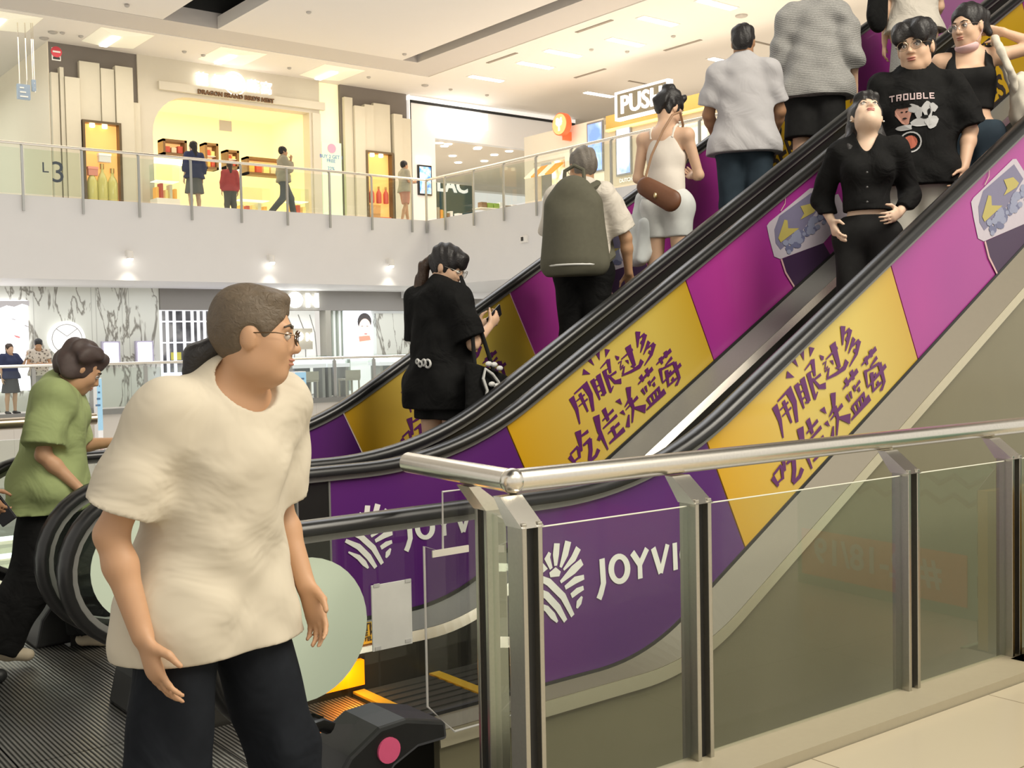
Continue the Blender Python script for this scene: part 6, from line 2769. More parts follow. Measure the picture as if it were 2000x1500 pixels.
p.facial(brow=(.06, .045, .03), lips=(.46, .2, .14))
p.glasses((.10, .06, .03))
p.hair([('e', (-.03, 0, .075), (.07, .065, .05)), ('e', (.035, 0, .095), (.05, .06, .028))], H_GREYB, cuts=[('e', (.118, 0, -.035), (.092, .10, .098)), ('p', (0, 0, -.070), (.25, 0, -1)), ('e', (.0, .095, -.02), (.035, .03, .042)), ('e', (.0, -.095, -.02), (.035, .03, .042))])
t = p.hair([('c', (-.10, 0, -.03), (-.145, 0, -.06), .028, .032), ('c', (-.145, 0, -.06), (-.155, -.01, -.10), .032, .022)], H_BLACK, base=False, name='ponytail')
p.top(C_CREAM, 'tee_shirt', t=.020, hem=.79, flare=.035, sleeve=.80, sleeve_r=.088, neck=.088, neckdrop=.055, neckf=.045, folds=.0055, seed=11)
p.legs_wear(C_NAVY, 'trousers', t=.022, waist=1.02, hem=.07, flare=.015, folds=.007)
p.shoes(C_SHOEB)

# 2. woman in green about to board
p = Person('woman in a loose green top holding a phone, stepping towards the far escalator', (1.46, 5.22, 0), -22, 1.50, SK_TAN, .008,
           J=dict(waist=(.03, 0, 1.06), chest=(.045, 0, 1.22), top=(.05, 0, 1.33), neck=(.085, 0, 1.39), head=(.17, 0, 1.475), shL=(.06, .165, 1.33), shR=(.05, -.165, 1.33),
                  elR=(.0, -.24, 1.06), wrR=(.17, -.25, .88), elL=(.10, .22, 1.06), wrL=(.33, .15, 1.08),
                  kneeL=(.14, .10, .49), ankL=(.17, .10, .09), kneeR=(-.06, -.10, .49), ankR=(-.26, -.11, .12)),
           head=(8, -34, 0), hs=1.0, fem=True, build=1.12, toes={'R': (.14, -.02, -.07)}, hand={'R': {'n': (0, 0, -1), 'curl': .4}, 'L': {'d': (1, -.1, .1), 'n': (0, -.2, 1), 'curl': .6}})
p.body()
p.facial()
H_DKB = mat('hair_dark_umber', (.055, .035, .03), .6, var=.3, scale=60)
p.hair([('e', (-.04, 0, .06), (.095, .10, .085)), ('e', (-.085, 0, .0), (.06, .09, .075)), ('e', (.03, 0, .09), (.06, .08, .04)), ('e', (-.05, .07, -.02), (.05, .03, .07)), ('e', (-.05, -.07, -.02), (.05, .03, .07))], H_DKB,
       cuts=[('e', (.118, 0, -.045), (.085, .10, .095))], wob=(.008, 60, 60, 40))
p.top(C_GREEN, 'tunic', t=.030, hem=.76, flare=.06, sleeve=.85, sleeve_r=.115, neck=.075, folds=.007, seed=21)
p.legs_wear(C_BLACK, 'trousers', t=.03, waist=1.0, hem=.09, flare=.045, folds=.008)
p.shoes(C_SHOE)
wr, d, n, t_ = p.hand_geo('L')


def slab(name, label, cat, c, ax, ay, az, sx, sy, sz, material, bevel=.004):
    """small rounded box centred on c with axes ax, ay, az (world)"""
    ax, ay, az = [Vector(v).normalized() for v in (ax, ay, az)]
    m = MB()
    vs = [tuple(Vector(c) + ax * (sx * i) / 2 + ay * (sy * j) / 2 + az * (sz * k_) / 2) for i in (-1, 1) for j in (-1, 1) for k_ in (-1, 1)]
    m.add(vs, [(0, 1, 3, 2), (4, 6, 7, 5), (0, 4, 5, 1), (2, 3, 7, 6), (0, 2, 6, 4), (1, 5, 7, 3)])
    o = m.build(name, material, None, False, bevel)
    return tag(o, label, cat)


M_phone = mat('phone_black', (.015, .015, .018), .2)
M_screen = mat('phone_screen', (.5, .55, .6), .2, emit=.4)


def phone(P_, side, label, lift=.022):
    wr, d, n, t_ = P_.hand_geo(side)
    W = lambda v: P_.R @ np.array(v)
    c = P_.w(wr + d * .10 * P_.k + n * lift)
    return slab('phone', label, 'phone', c, W(d), W(t_), W(n), .145, .07, .009, M_phone)


phone(p, 'L', 'dark phone held out by the woman in green')

# 3. man cut off by the left edge: forearm and hand with a phone
hx = hit_y(-92, 1240, 4.95)
p = Person('man in a dark grey T-shirt at the left picture edge, only his bare arm showing', (hx[0], 4.95, 0), -40, 1.62, SK_DEEP, .008,
           J=dict(elR=(.12, -.24, 1.11), wrR=(.26, -.22, .90), shR=(-.015, -.18, 1.385), elL=(-.02, .2, 1.1)), hand={'R': {'curl': .7}}, build=1.05)
p.body()
p.hair([('e', (-.02, 0, .08), (.07, .07, .05))], H_BLACK, **SHORT)
p.top(mat('tee_dark_grey', (.05, .05, .048), .8), 'tee_shirt', t=.02, hem=.86, sleeve=.55, sleeve_r=.080, seed=31)
p.legs_wear(C_BLACK2, 'trousers')
p.shoes(C_SHOEB)
phone(p, 'R', 'dark red phone in the hand at the left picture edge')

# ---- passengers going up on the far escalator
YA = (YAN + YAF) / 2


def step_top(x):
    if x < 2.2 + .73:
        return 0.0
    k_ = math.floor((x - 2.2) / .365)
    return max(0, (2.2 + .365 * k_ + .18 - 2.93) * T30) + .0065


# 4. girl in black with ponytail
x = 3.40
p = Person('girl in an oversized black T-shirt with a ponytail and glasses, lowest on the far escalator', (x, YA, step_top(x)), 8, 1.60, SK_FAIR, .007,
           J=dict(neck=(.01, -.005, 1.44), head=(.05, -.02, 1.565), elR=(.03, -.235, 1.12), wrR=(.23, -.165, 1.22), elL=(.05, .22, 1.12), wrL=(.27, -.02, 1.22), shR=(-.01, -.16, 1.37), shL=(-.01, .16, 1.385)),
           head=(-66, -24, 0), hs=.98, fem=True, hand={'R': {'d': (.8, .1, .55), 'n': (-.3, 1, .2), 'curl': .7}, 'L': {'d': (.9, -.3, .3), 'n': (0, -1, .3), 'curl': .7}})
p.body()
p.facial()
p.glasses((.45, .42, .36), .8, .024)
p.hair([('e', (-.03, 0, .07), (.09, .085, .06)), ('e', (.055, 0, .075), (.05, .07, .045)), ('e', (.06, .0, .045), (.046, .072, .045))], H_BLACK, cuts=[('e', (.118, 0, -.055), (.082, .10, .095)), ('p', (0, 0, -.075), (.3, 0, -1))])
p.hair([('c', (-.10, 0, .02), (-.135, 0, -.05), .030, .036), ('c', (-.135, 0, -.05), (-.115, 0, -.20), .036, .040), ('c', (-.115, 0, -.20), (-.08, 0, -.36), .040, .016)], H_BROWN, base=False, name='ponytail', wob=(.004, 120, 120, 16))
m = MB()
c = p.w(p.hp(-.112, 0, .022))
m.ell(c, (.022, .035, .02), 10, 6)
m.build('hair_clip', mat('clip_pearl', (.6, .6, .62), .3), p.root, True)
o = p.top(C_BLACK, 'tee_shirt', t=.030, hem=.76, flare=.045, sleeve=.86, sleeve_r=.10, neck=.07, folds=.007, seed=41)
p.legs_wear(C_BLACK2, 'shorts', t=.02, hem=.70, flare=.02, rk=.10)
p.shoes(C_SHOE)
c = p.w((-.175, -.055, 1.03))
for k_, (dy, dz, s_) in enumerate(((-.05, 0, .026), (-.018, .006, .02), (.012, -.002, .018), (.035, .012, .014))):
    m = MB()
    cc = p.w(np.array([-.172, -.03 + dy, 1.02 + dz]) * p.k)
    m.tube([(cc[0] + .001 * math.cos(a), cc[1] + s_ * math.cos(a), cc[2] + s_ * .8 * math.sin(a)) for a in np.linspace(0, 2 * math.pi, 12, endpoint=False)], .006, 6, closed=True)
    if k_ == 0:
        allm = m
    else:
        allm.add(m.v, m.f)
PRINT_A = allm
phone(p, 'R', 'dark phone held up by the girl in black on the far escalator')
GIRL_A = p

# 5. man with the backpack
x = 4.44
p = Person('grey haired man in a white shirt wearing a large olive backpack on the far escalator', (x, YA, step_top(x)), 34, 1.57, SK_TAN, .0075,
           J=dict(head=(.03, .0, 1.58), elR=(.06, -.27, 1.12), wrR=(.13, -.27, .90), elL=(.08, .24, 1.14), wrL=(.26, .20, 1.0)), head=(38, -6, 0), hs=1.0, build=1.05,
           hand={'R': {'n': (0, 0, -1), 'd': (.6, 0, -.8), 'curl': .5}})
p.body()
p.facial(brow=(.1, .08, .07))
p.glasses((.06, .05, .05))
p.hair([('e', (-.03, 0, .07), (.075, .07, .05))], H_SALT, cuts=[('e', (.115, 0, -.030), (.090, .10, .090)), ('p', (0, 0, -.055), (.25, 0, -1)), ('e', (.0, .095, -.02), (.038, .03, .045)), ('e', (.0, -.095, -.02), (.038, .03, .045))])
p.top(C_WHITE, 'shirt', t=.022, hem=.985, flare=.02, sleeve=.85, sleeve_r=.092, neck=.06, neckdrop=.02, folds=.006, seed=51)
m = MB()
m.tube([p.w(p.J['neck'] + np.array([.012 + .062 * math.cos(a), .066 * math.sin(a), .012 + .012 * math.cos(a)]) * p.k) for a in np.linspace(0, 2 * math.pi, 20, endpoint=False)], .019, 8, closed=True)
m.build('collar', C_WHITE, p.root, True)
p.legs_wear(C_BLACK, 'trousers')
p.shoes(C_SHOEB)
BACK = p

# 6. woman in the white top with the brown bag
x = 5.16
p = Person('woman in a white sleeveless top with brown shoulder bag on the far escalator', (x, YA, step_top(x)), 22, 1.58, SK_FAIR, .0075,
           J=dict(head=(.05, -.01, 1.575), neck=(.005, 0, 1.44), elR=(.05, -.215, 1.11), wrR=(.25, -.10, 1.14), elL=(-.0, .21, 1.12), wrL=(.20, .10, 1.05), shR=(-.01, -.155, 1.375), shL=(-.01, .155, 1.375)),
           head=(-30, -22, 0), hs=.97, fem=True, hand={'R': {'d': (.8, .5, .2), 'n': (-.2, .6, .6), 'curl': .7}})
p.body()
p.facial()
p.hair([('e', (-.02, 0, .085), (.085, .085, .065)), ('e', (-.055, 0, .13), (.05, .055, .035)), ('e', (-.09, 0, .03), (.045, .075, .06)), ('e', (.05, 0, .10), (.05, .06, .04))], H_BLACK, cuts=[('e', (.118, 0, -.045), (.085, .10, .095)), ('p', (0, 0, -.045), (.3, 0, -1))], wob=(.007, 70, 70, 50))
C_TANK = mat('camisole_white', (.74, .68, .60), .8)
F = p.field()
q = p.k
J = p.J
F.cone(J['waist'], J['pelvis'], .118 * q, .135 * q, .04, ((1, 0, 0), .8))
F.cone(J['waist'], J['chest'], .118 * q, .132 * q, .04, ((1, 0, 0), .8))
F.cone(J['chest'], J['top'] + np.array([0, 0, -.03]) * q, .132 * q, .112 * q, .03, ((1, 0, 0), .76))
for sg in (1, -1):
    F.ell(J['chest'] + np.array([.078, sg * .06, .02]) * q, np.array([.056, .064, .064]) * q, None, .04)
F.wobble(.004, 24, 24, 14, 61)
F.cone(J['top'] + np.array([-.14, 0, .10]) * q, J['top'] + np.array([-.14, 0, -.07]) * q, .085 * q, .035 * q, .01, None, 'sub')
F.cone(J['top'] + np.array([.14, 0, .10]) * q, J['top'] + np.array([.14, 0, -.03]) * q, .085 * q, .05 * q, .01, None, 'sub')
for sg in (1, -1):
    F.ell(J['top'] + np.array([0, sg * .165, -.01]) * q, np.array([.12, .062, .11]) * q, None, .01, 'sub')
F.plane((0, 0, .93 * q), (0, 0, -1))
F.plane((0, 0, 1.40 * q), (0, 0, 1))
p.out(F, 'camisole', C_TANK)
for sg in (1, -1):
    m = MB()
    m.tube([p.w(np.array(v) * q) for v in ((-.075, sg * .075, 1.36), (-.055, sg * .085, 1.425), (-.01, sg * .088, 1.452), (.05, sg * .08, 1.42), (.085, sg * .072, 1.36))], .009, 8)
    m.build('strap', C_TANK, p.root, True)
C_DENIM = mat('pale_denim', (.66, .68, .66), .85, var=.06, scale=40)
p.legs_wear(C_DENIM, 'shorts', t=.008, waist=1.02, hem=.70, rk=.074, folds=.006)
C_SHIRT2 = mat('pale_blue_shirt', (.66, .70, .70), .85)
F = p.field()
F.cone(np.array([.0, .17, .98]) * q, np.array([-.06, .20, .62]) * q, .05 * q, .11 * q, .03, ((1, .3, 0), .45))
F.cone(np.array([-.08, .09, .98]) * q, np.array([.03, .18, .97]) * q, .03 * q, .045 * q, .03)
F.cone(np.array([-.07, .14, .80]) * q, np.array([-.08, .17, .56]) * q, .04 * q, .05 * q, .03)
F.wobble(.006, 40, 40, 6, 66)
p.out(F, 'tied_shirt', C_SHIRT2)
p.shoes(C_SHOE)
BAGW = p

# 7. man in the grey polo shirt
x = 5.92
p = Person('man in a pale grey polo shirt seen from behind on the far escalator', (x, YA, step_top(x)), 40, 1.68, SK_DEEP, .0075,
           J=dict(elR=(.06, -.24, 1.12), wrR=(.24, -.20, .98), elL=(.05, .24, 1.12), wrL=(.22, .2, 1.0)), head=(-6, -2, 0), hs=.92, build=1.12, hand={'R': {'d': (.8, .2, -.5), 'curl': .5}})
p.body()
p.hair([('e', (-.03, 0, .075), (.085, .08, .055)), ('e', (-.085, 0, .0), (.035, .072, .07))], H_BLACK, cuts=[('e', (.115, 0, -.030), (.092, .10, .090)), ('p', (0, 0, -.085), (.15, 0, -1)), ('e', (.0, .095, -.02), (.036, .03, .045)), ('e', (.0, -.095, -.02), (.036, .03, .045))])
p.top(C_POLO, 'polo_shirt', t=.02, hem=.83, flare=.03, sleeve=.80, sleeve_r=.085, neck=.058, neckdrop=.01, folds=.006, seed=71)
m = MB()
m.tube([p.w(p.J['neck'] + np.array([.012 + .060 * math.cos(a), .064 * math.sin(a), .014 + .01 * math.cos(a)]) * p.k) for a in np.linspace(0, 2 * math.pi, 20, endpoint=False)], .019, 8, closed=True)
m.build('collar', C_POLO, p.root, True)
p.legs_wear(C_JEAN, 'jeans', t=.016)
p.shoes(C_SHOEB)


def weave():
    m, nt, b = node_mat('grey_waffle_knit', .9)
    tc = nt.nodes.new('ShaderNodeTexCoord')
    wv = nt.nodes.new('ShaderNodeTexWave')
    wv.bands_direction = 'Z'
    wv.inputs['Scale'].default_value = 26
    wv.inputs['Distortion'].default_value = 2.0
    nt.links.new(tc.outputs['Object'], wv.inputs[0])
    nz = nt.nodes.new('ShaderNodeTexNoise')
    nz.inputs['Scale'].default_value = 110
    nt.links.new(tc.outputs['Object'], nz.inputs[0])
    ad = nt.nodes.new('ShaderNodeMath')
    ad.operation = 'ADD'
    nt.links.new(wv.outputs['Fac'], ad.inputs[0])
    nt.links.new(nz.outputs['Fac'], ad.inputs[1])
    r = ramp(nt, [(.35, (.20, .20, .19)), (.75, (.46, .45, .43))])
    hf = nt.nodes.new('ShaderNodeMath')
    hf.operation = 'MULTIPLY'
    hf.inputs[1].default_value = .5
    nt.links.new(ad.outputs[0], hf.inputs[0])
    nt.links.new(hf.outputs[0], r.inputs[0])
    nt.links.new(r.outputs[0], b.inputs['Base Color'])
    return m


C_WAFF = weave()
# 8. person in the grey textured shirt, head above the frame
x = 6.70
p = Person('person in a loose grey textured shirt, head cut off by the top edge', (x, YA, step_top(x)), 38, 1.76, SK_FAIR, .008,
           J=dict(elR=(-.02, -.25, 1.10), wrR=(.10, -.27, .88), elL=(.04, .22, 1.12), wrL=(.22, .16, 1.0)), head=(0, 0, 0), fem=True, hand={'R': {'curl': .4}})
p.body()
p.hair([('e', (-.03, 0, .07), (.08, .08, .055))], H_BROWN, **SHORT)
p.top(C_WAFF, 'shirt', t=.04, hem=.83, flare=.05, sleeve=1.25, sleeve_r=.085, neck=.06, neckdrop=.01, folds=.009, seed=81)
p.legs_wear(C_BLACK2, 'shorts', t=.03, hem=.57, rk=.115)
p.shoes(C_SHOE)

# 9. person near the top of the far escalator
x = 7.98
p = Person('person in white top and grey skirt half hidden at the top edge', (x, YA, step_top(x)), 35, 1.66, SK_FAIR, .010, J=dict(elR=(.05, -.2, 1.12), wrR=(.2, -.15, 1.05)), fem=True)
p.body()
p.hair([('e', (-.03, 0, .07), (.08, .08, .055))], H_BLACK, **SHORT)
p.top(C_WHITE, 'top', t=.03, hem=.92, flare=.03, sleeve=.7, sleeve_r=.085, folds=.006, seed=91)
p.skirt(C_WAFF, 'skirt', 1.0, .45, .14, .21)
p.shoes(C_SHOEB)
TOPP = p

# ---- passengers coming down on the near escalator
YBm = (YBN + YBF) / 2
# 10. woman in black looking up
x = 4.98
p = Person('woman in a black cropped cardigan and black trousers looking up, front of the near escalator', (x, YBm - .08, 1.06), 214, 1.56, SK_PALE, .006,
           J=dict(top=(-.02, 0, 1.37), neck=(-.02, 0, 1.44), head=(-.03, 0, 1.575), shL=(-.02, .155, 1.375), shR=(-.02, -.155, 1.375), elL=(-.11, .235, 1.13), wrL=(.06, .165, 1.02), elR=(-.10, -.25, 1.13), wrR=(.0, -.19, 1.00)),
           head=(14, 42, -4), hs=1.0, fem=True, build=.93, hand={'L': {'d': (.8, -.35, -.25), 'n': (-.2, -1, 0), 'curl': .5}, 'R': {'d': (.5, .2, -.7), 'n': (-.3, 1, 0), 'curl': .4}})
p.body()
p.facial(lips=(.55, .22, .20))
p.hair([('e', (-.035, 0, .05), (.09, .092, .085)), ('e', (.055, .0, .088), (.055, .072, .030)), ('c', (-.06, .055, .0), (-.10, .085, -.16), .042, .04), ('c', (-.06, -.055, .0), (-.10, -.085, -.16), .042, .04), ('c', (-.10, 0, .0), (-.15, 0, -.2), .06, .06), ('c', (-.10, .08, -.16), (-.13, .09, -.30), .04, .02), ('c', (-.10, -.08, -.16), (-.13, -.09, -.30), .04, .02)], H_BLACK,
       cuts=[('e', (.118, 0, -.05), (.088, .10, .108))], wob=(.003, 110, 110, 20))
p.top(C_BLACK, 'cardigan', t=.022, hem=1.045, flare=.0, sleeve=1.80, sleeve_r=.056, neck=.07, vneck=.075, drape=False, folds=.005, seed=101)
for dz in (.06, .14, .22):
    m = MB()
    c = p.w((np.array([.155, 0, 1.30 - dz])) * p.k)
    m.ell(c, (.006,) * 3, 8, 6)
    m.build('button', mat('button_dark', (.1, .1, .1), .3), p.root, True)
p.legs_wear(C_BLACK2, 'trousers', t=.008, waist=1.02, hem=.05, flare=.045, folds=.005, rk=.078)
p.shoes(C_SHOEB)
for sg in (1, -1):
    m = MB()
    m.ell(p.w(p.hp(.0, sg * .088, -.042)), (.006,) * 3, 8, 6)
    m.build('earring', M_steel, p.root, True)

# 11. man in the black printed T-shirt
x = 5.56
p = Person('man with glasses in a black printed T-shirt on the near escalator', (x, YBm, 1.38), 218, 1.68, SK_FAIR, .006,
           J=dict(head=(.02, .0, 1.585), elL=(-.01, .285, 1.12), wrL=(.10, .235, .90), elR=(-.03, -.235, 1.12), wrR=(.05, -.24, .9), shL=(-.01, .185, 1.37), shR=(-.01, -.175, 1.375)),
           head=(-22, -5, 3), hs=1.13, build=1.12, hand={'L': {'d': (.35, -.35, -1), 'n': (-.2, -1, .1), 'curl': .6}})
p.body()
p.facial(lips=(.50, .24, .2))
p.glasses((.55, .45, .32), .9, .024)
p.hair([('e', (-.03, 0, .075), (.105, .098, .072)), ('e', (.05, .045, .075), (.062, .05, .05)), ('e', (.05, -.045, .075), (.062, .05, .05)), ('e', (.085, .055, .045), (.03, .032, .042)), ('e', (.085, -.055, .045), (.03, .032, .042)), ('e', (-.09, 0, .0), (.04, .075, .07))], H_BLACK,
       cuts=[('e', (.120, 0, -.040), (.080, .10, .092)), ('p', (0, 0, -.075), (.2, 0, -1)), ('e', (.0, .098, -.02), (.036, .03, .045)), ('e', (.0, -.098, -.02), (.036, .03, .045))], wob=(.005, 80, 80, 25))
p.top(C_BLACK, 'tee_shirt', t=.026, hem=.82, flare=.04, sleeve=.95, sleeve_r=.105, neck=.068, neckdrop=.03, folds=.006, seed=111)
p.legs_wear(mat('trousers_offwhite', (.56, .55, .48), .8), 'trousers', t=.025, flare=.02)
p.shoes(C_SHOEB)
m = MB()
m.tube([p.w(p.J['neck'] + np.array([.035 + .085 * math.cos(a), .072 * math.sin(a), -.045 - .045 * math.cos(a)]) * p.k) for a in np.linspace(0, 2 * math.pi, 28, endpoint=False)], .0022, 6, closed=True)
m.build('necklace', M_steel, p.root, True)
phone(p, 'L', 'black phone in the hand of the man in the printed T-shirt', .02)
MANB = p

# 12. woman behind with the white tote
x = 6.12
p = Person('woman in a black crop top with a pink chin mask and one arm raised', (x, YBm, 1.66), 214, 1.60, SK_FAIR, .0065,
           J=dict(head=(.03, -.01, 1.58), shL=(-.02, .17, 1.40), elL=(-.03, .40, 1.44), wrL=(-.06, .20, 1.55), elR=(-.04, -.22, 1.12), wrR=(.04, -.22, .9)),
           head=(-36, -10, 0), hs=1.06, fem=True, build=1.08, hand={'L': {'d': (-.1, -1, .25), 'n': (.6, 0, -.4), 'curl': .6}})
p.body()
p.facial(lips=(.5, .24, .2))
p.glasses((.5, .42, .4), .9, .025)
p.hair([('e', (-.025, 0, .055), (.098, .088, .082)), ('e', (-.115, .02, .05), (.05, .05, .05)), ('c', (-.12, .03, .03), (-.13, .05, -.05), .03, .02)], H_BLACK, cuts=[('e', (.122, 0, -.03), (.088, .10, .10)), ('p', (0, 0, -.06), (.25, 0, -1)), ('e', (.0, .095, -.02), (.036, .03, .045)), ('e', (.0, -.095, -.02), (.036, .03, .045))])
F = p.field()
q = p.k
J = p.J
F.cone(J['waist'], J['chest'], .130 * q, .152 * q, .04, ((1, 0, 0), .82))
F.cone(J['chest'], J['top'], .152 * q, .128 * q, .04, ((1, 0, 0), .78))
for sg in (1, -1):
    F.ell(J['chest'] + np.array([.085, sg * .065, .02]) * q, np.array([.062, .070, .066]) * q, None, .05)
    F.cone(J['top'] + np.array([.09, sg * .10, -.10]) * q, J['top'] + np.array([.0, sg * .105, .075]) * q, .034 * q, .026 * q, .01)
    F.cone(J['top'] + np.array([.0, sg * .105, .075]) * q, J['top'] + np.array([-.10, sg * .10, -.08]) * q, .026 * q, .034 * q, .01)
F.wobble(.003, 24, 24, 14, 121)
F.plane((0, 0, 1.07 * q), (0, 0, -1))
ax = [F.lo[i] + F.h * np.arange(F.n[i], dtype=np.float32) for i in range(3)]
inner = np.maximum(np.abs(ax[1][None, :, None]) - .082 * q, -(ax[2][None, None, :] - 1.31 * q)) + 0 * ax[0][:, None, None]
F.a = np.maximum(F.a, -inner.astype(np.float32))
p.out(F, 'crop_top', C_BLACK2)
p.legs_wear(C_JEAN, 'jeans', t=.016, waist=1.0)
p.shoes(C_SHOEB)
m = MB()
F = Field(p.hp(.05, 0, -.1) - .12, p.hp(.05, 0, -.1) + .12, .004)
F.ell(p.hp(.030, 0, -.112), np.array([.066, .066, .044]) * p.hs, p.HR, 0)
F.plane(p.hp(.0, 0, -.086), p.HR @ np.array([.25, 0, 1.]))
F.plane(p.hp(.0, 0, -.085), p.HR @ np.array([-1., 0, 0]))
p.out(F, 'face_mask', mat('mask_pink', (.66, .45, .45), .8))
m = MB()
for sg in (1, -1):
    m.tube([p.w(p.hp(.03, sg * .066, -.09)), p.w(p.hp(-.0, sg * .082, -.05)), p.w(p.hp(-.02, sg * .085, .01))], .0022, 5)
m.build('mask_loop', MATS['mask_pink'], p.root)
WOMB = p

# ---- things carried
# olive backpack
q = BACK.k
F = Field((-.62, -.4, .65), (.25, .4, 1.6), .008)
sc = lambda *v: np.array(v) * q
F.cone(sc(*(-.23, 0, 1.36)), sc(*(-.24, 0, .98)), .135 * q, .150 * q, .04, ((1, 0, 0), .72))
F.cone(sc(*(-.22, -.10, 1.30)), sc(*(-.22, -.135, .95)), .088 * q, .088 * q, .05, ((1, 0, 0), .9))
F.cone(sc(*(-.22, .10, 1.30)), sc(*(-.22, .135, .95)), .088 * q, .088 * q, .05, ((1, 0, 0), .9))
F.cone(sc(*(-.29, 0, 1.20)), sc(*(-.29, 0, .98)), .10 * q, .12 * q, .05, ((1, 0, 0), .6))
F.wobble(.003, 20, 20, 12, 5)
F.plane((0, 0, .87 * q), (0, 0, -1))
F.plane((-.135 * q, 0, 0), (1, 0, 0))
bp = thing('backpack', 'large olive green backpack on the back of the grey haired man', 'backpack', tuple(BACK.w((-.25 * q, 0, .87 * q))))
M_olive = mat('olive_canvas', (.105, .10, .068), .85, var=.12, scale=40)
BACK.out(F, 'bag_body', M_olive, parent=bp)
m = MB()
m.tube([BACK.w(sc(*v)) for v in ((-.20, -.065, 1.455), (-.19, -.06, 1.53), (-.19, 0, 1.56), (-.19, .06, 1.53), (-.20, .065, 1.455))], .012, 8)
m.build('carry_loop', M_olive, bp, True)
for sg in (1, -1):
    m = MB()
    pts = [(-.16, sg * .09, 1.44), (-.08, sg * .12, 1.475), (.0, sg * .125, 1.455), (.085, sg * .12, 1.40), (.125, sg * .12, 1.28), (.10, sg * .15, 1.12), (.0, sg * .19, 1.02), (-.13, sg * .18, .98)]
    m.tube([BACK.w(sc(*v) * (1, 1, .985)) for v in pts], .024, 8)
    m.build('shoulder_strap', M_olive, bp, True)
m = MB()
m.tube([BACK.w(sc(-.365 + .09 * (v / .17) ** 2, v, .935)) for v in np.linspace(-.2, .2, 11)], .006, 6)
m.build('reflective_piping', mat('piping_white', (.7, .7, .66), .4), bp, True)

# brown shoulder bag
q = BAGW.k
F = Field((-.5, -.4, .7), (.3, .4, 1.3), .006)
F.cone((-.20, .055, .955), (-.19, -.10, .86), .062, .070, .01, ((1, 0, 0), .5))
F.wobble(.002, 20, 20, 20, 6)
bg = thing('shoulder_bag', 'brown shoulder bag on the back of the woman in the white top', 'bag', tuple(BAGW.w((-.2, 0, .86))))
M_leather = mat('brown_leather', (.16, .065, .030), .5, var=.1, scale=60)
BAGW.out(F, 'bag_body', M_leather, parent=bg)
m = MB()
m.ell(BAGW.w((-.236, -.02, .89)), (.012, .012, .02), 10, 6)
m.build('clasp', mat('clasp_gold', (.7, .55, .3), .3, .9), bg, True)
m = MB()
pts = [(-.18, .075, .99), (-.165, .03, 1.15), (-.145, -.04, 1.30), (-.10, -.085, 1.395), (-.02, -.105, 1.425), (.07, -.09, 1.36), (.12, -.03, 1.2), (.14, .03, 1.04), (.06, .14, .94), (-.08, .15, .94), (-.17, .10, .97)]
m.tube([BAGW.w(v) for v in pts], .008, 8)
m.build('bag_strap', mat('tan_strap', (.36, .21, .12), .5), bg, True)

# black tote with white drawing (girl in black)
q = GIRL_A.k
tb = thing('tote_bag', 'black cloth tote bag with a white animal outline, hanging beside the girl in black', 'bag', tuple(GIRL_A.w((.05, -.28, .62))))
F = Field((-.3, -.6, .45), (.45, 0, 1.2), .008)
F.cone((.045, -.30, .92), (.055, -.305, .66), .15, .17, .02, ((0, 1, 0), .32))
F.wobble(.005, 20, 20, 14, 8)
F.plane((0, 0, .94), (.3, 0, 1))
GIRL_A.out(F, 'bag_body', C_BLACK, parent=tb)
m = MB()
m.tube([GIRL_A.w(v) for v in ((-.03, -.295, .90), (.0, -.24, 1.2), (.0, -.17, 1.41), (.06, -.22, 1.2), (.11, -.295, .90))], .011, 7)
m.build('bag_strap', C_BLACK2, tb, True)
m = MB()
yy = -.372
out_ = [(-.03, .93), (-.045, .88), (-.02, .82), (-.035, .76), (-.005, .70), (.05, .665), (.10, .68), (.115, .74), (.09, .80), (.06, .86), (.02, .90)]
m.tube([GIRL_A.w((x_, yy + .25 * abs(x_ - .045) ** 1.0 * .3, z_)) for x_, z_ in out_], .008, 6, closed=True)
for x_, z_ in ((-.01, .955), (.03, .95), (.07, .93), (.01, .85), (.045, .84)):
    m.ell(GIRL_A.w((x_, yy, z_)), (.022, .012, .014), 8, 5)
for x_, z_ in ((-.01, .635), (.03, .62), (.07, .625)):
    m.ell(GIRL_A.w((x_, yy + .006, z_)), (.016, .01, .008), 8, 5)
m.build('printed_outline', mat('print_white', (.62, .62, .60), .7), tb, True)
PRINT_A.build('back_print', MATS['print_white'], GIRL_A.root, True)

# white fluffy tote on the shoulder of the woman behind
wb = thing('tote_bag', 'soft white tote bag hanging from the shoulder of the woman with the raised arm', 'bag', tuple(WOMB.w((.0, .27, .85))))
F = Field((-.35, .0, .75), (.35, .5, 1.6), .007)
F.cone((.03, .26, 1.12), (.03, .27, .98), .085, .11, .02, ((0, 1, .0), .55))
F.wobble(.006, 45, 45, 40, 9)
M_fluff = mat('cream_fleece', (.60, .56, .47), .95, var=.08, scale=90)
WOMB.out(F, 'bag_body', M_fluff, parent=wb)
F = Field((-.35, -.1, .95), (.35, .5, 1.6), .006)
pts = [np.array(v) for v in ((.085, .245, 1.10), (.125, .20, 1.22), (.12, .155, 1.34), (.05, .135, 1.425), (-.04, .14, 1.42), (-.09, .19, 1.3), (-.03, .25, 1.10))]
for a_, b_ in zip(pts[:-1], pts[1:]):
    F.cone(a_ * (1, 1, .985), b_ * (1, 1, .985), .021, .021, .01)
F.wobble(.003, 60, 60, 60, 10)
WOMB.out(F, 'bag_strap', M_fluff, parent=wb)
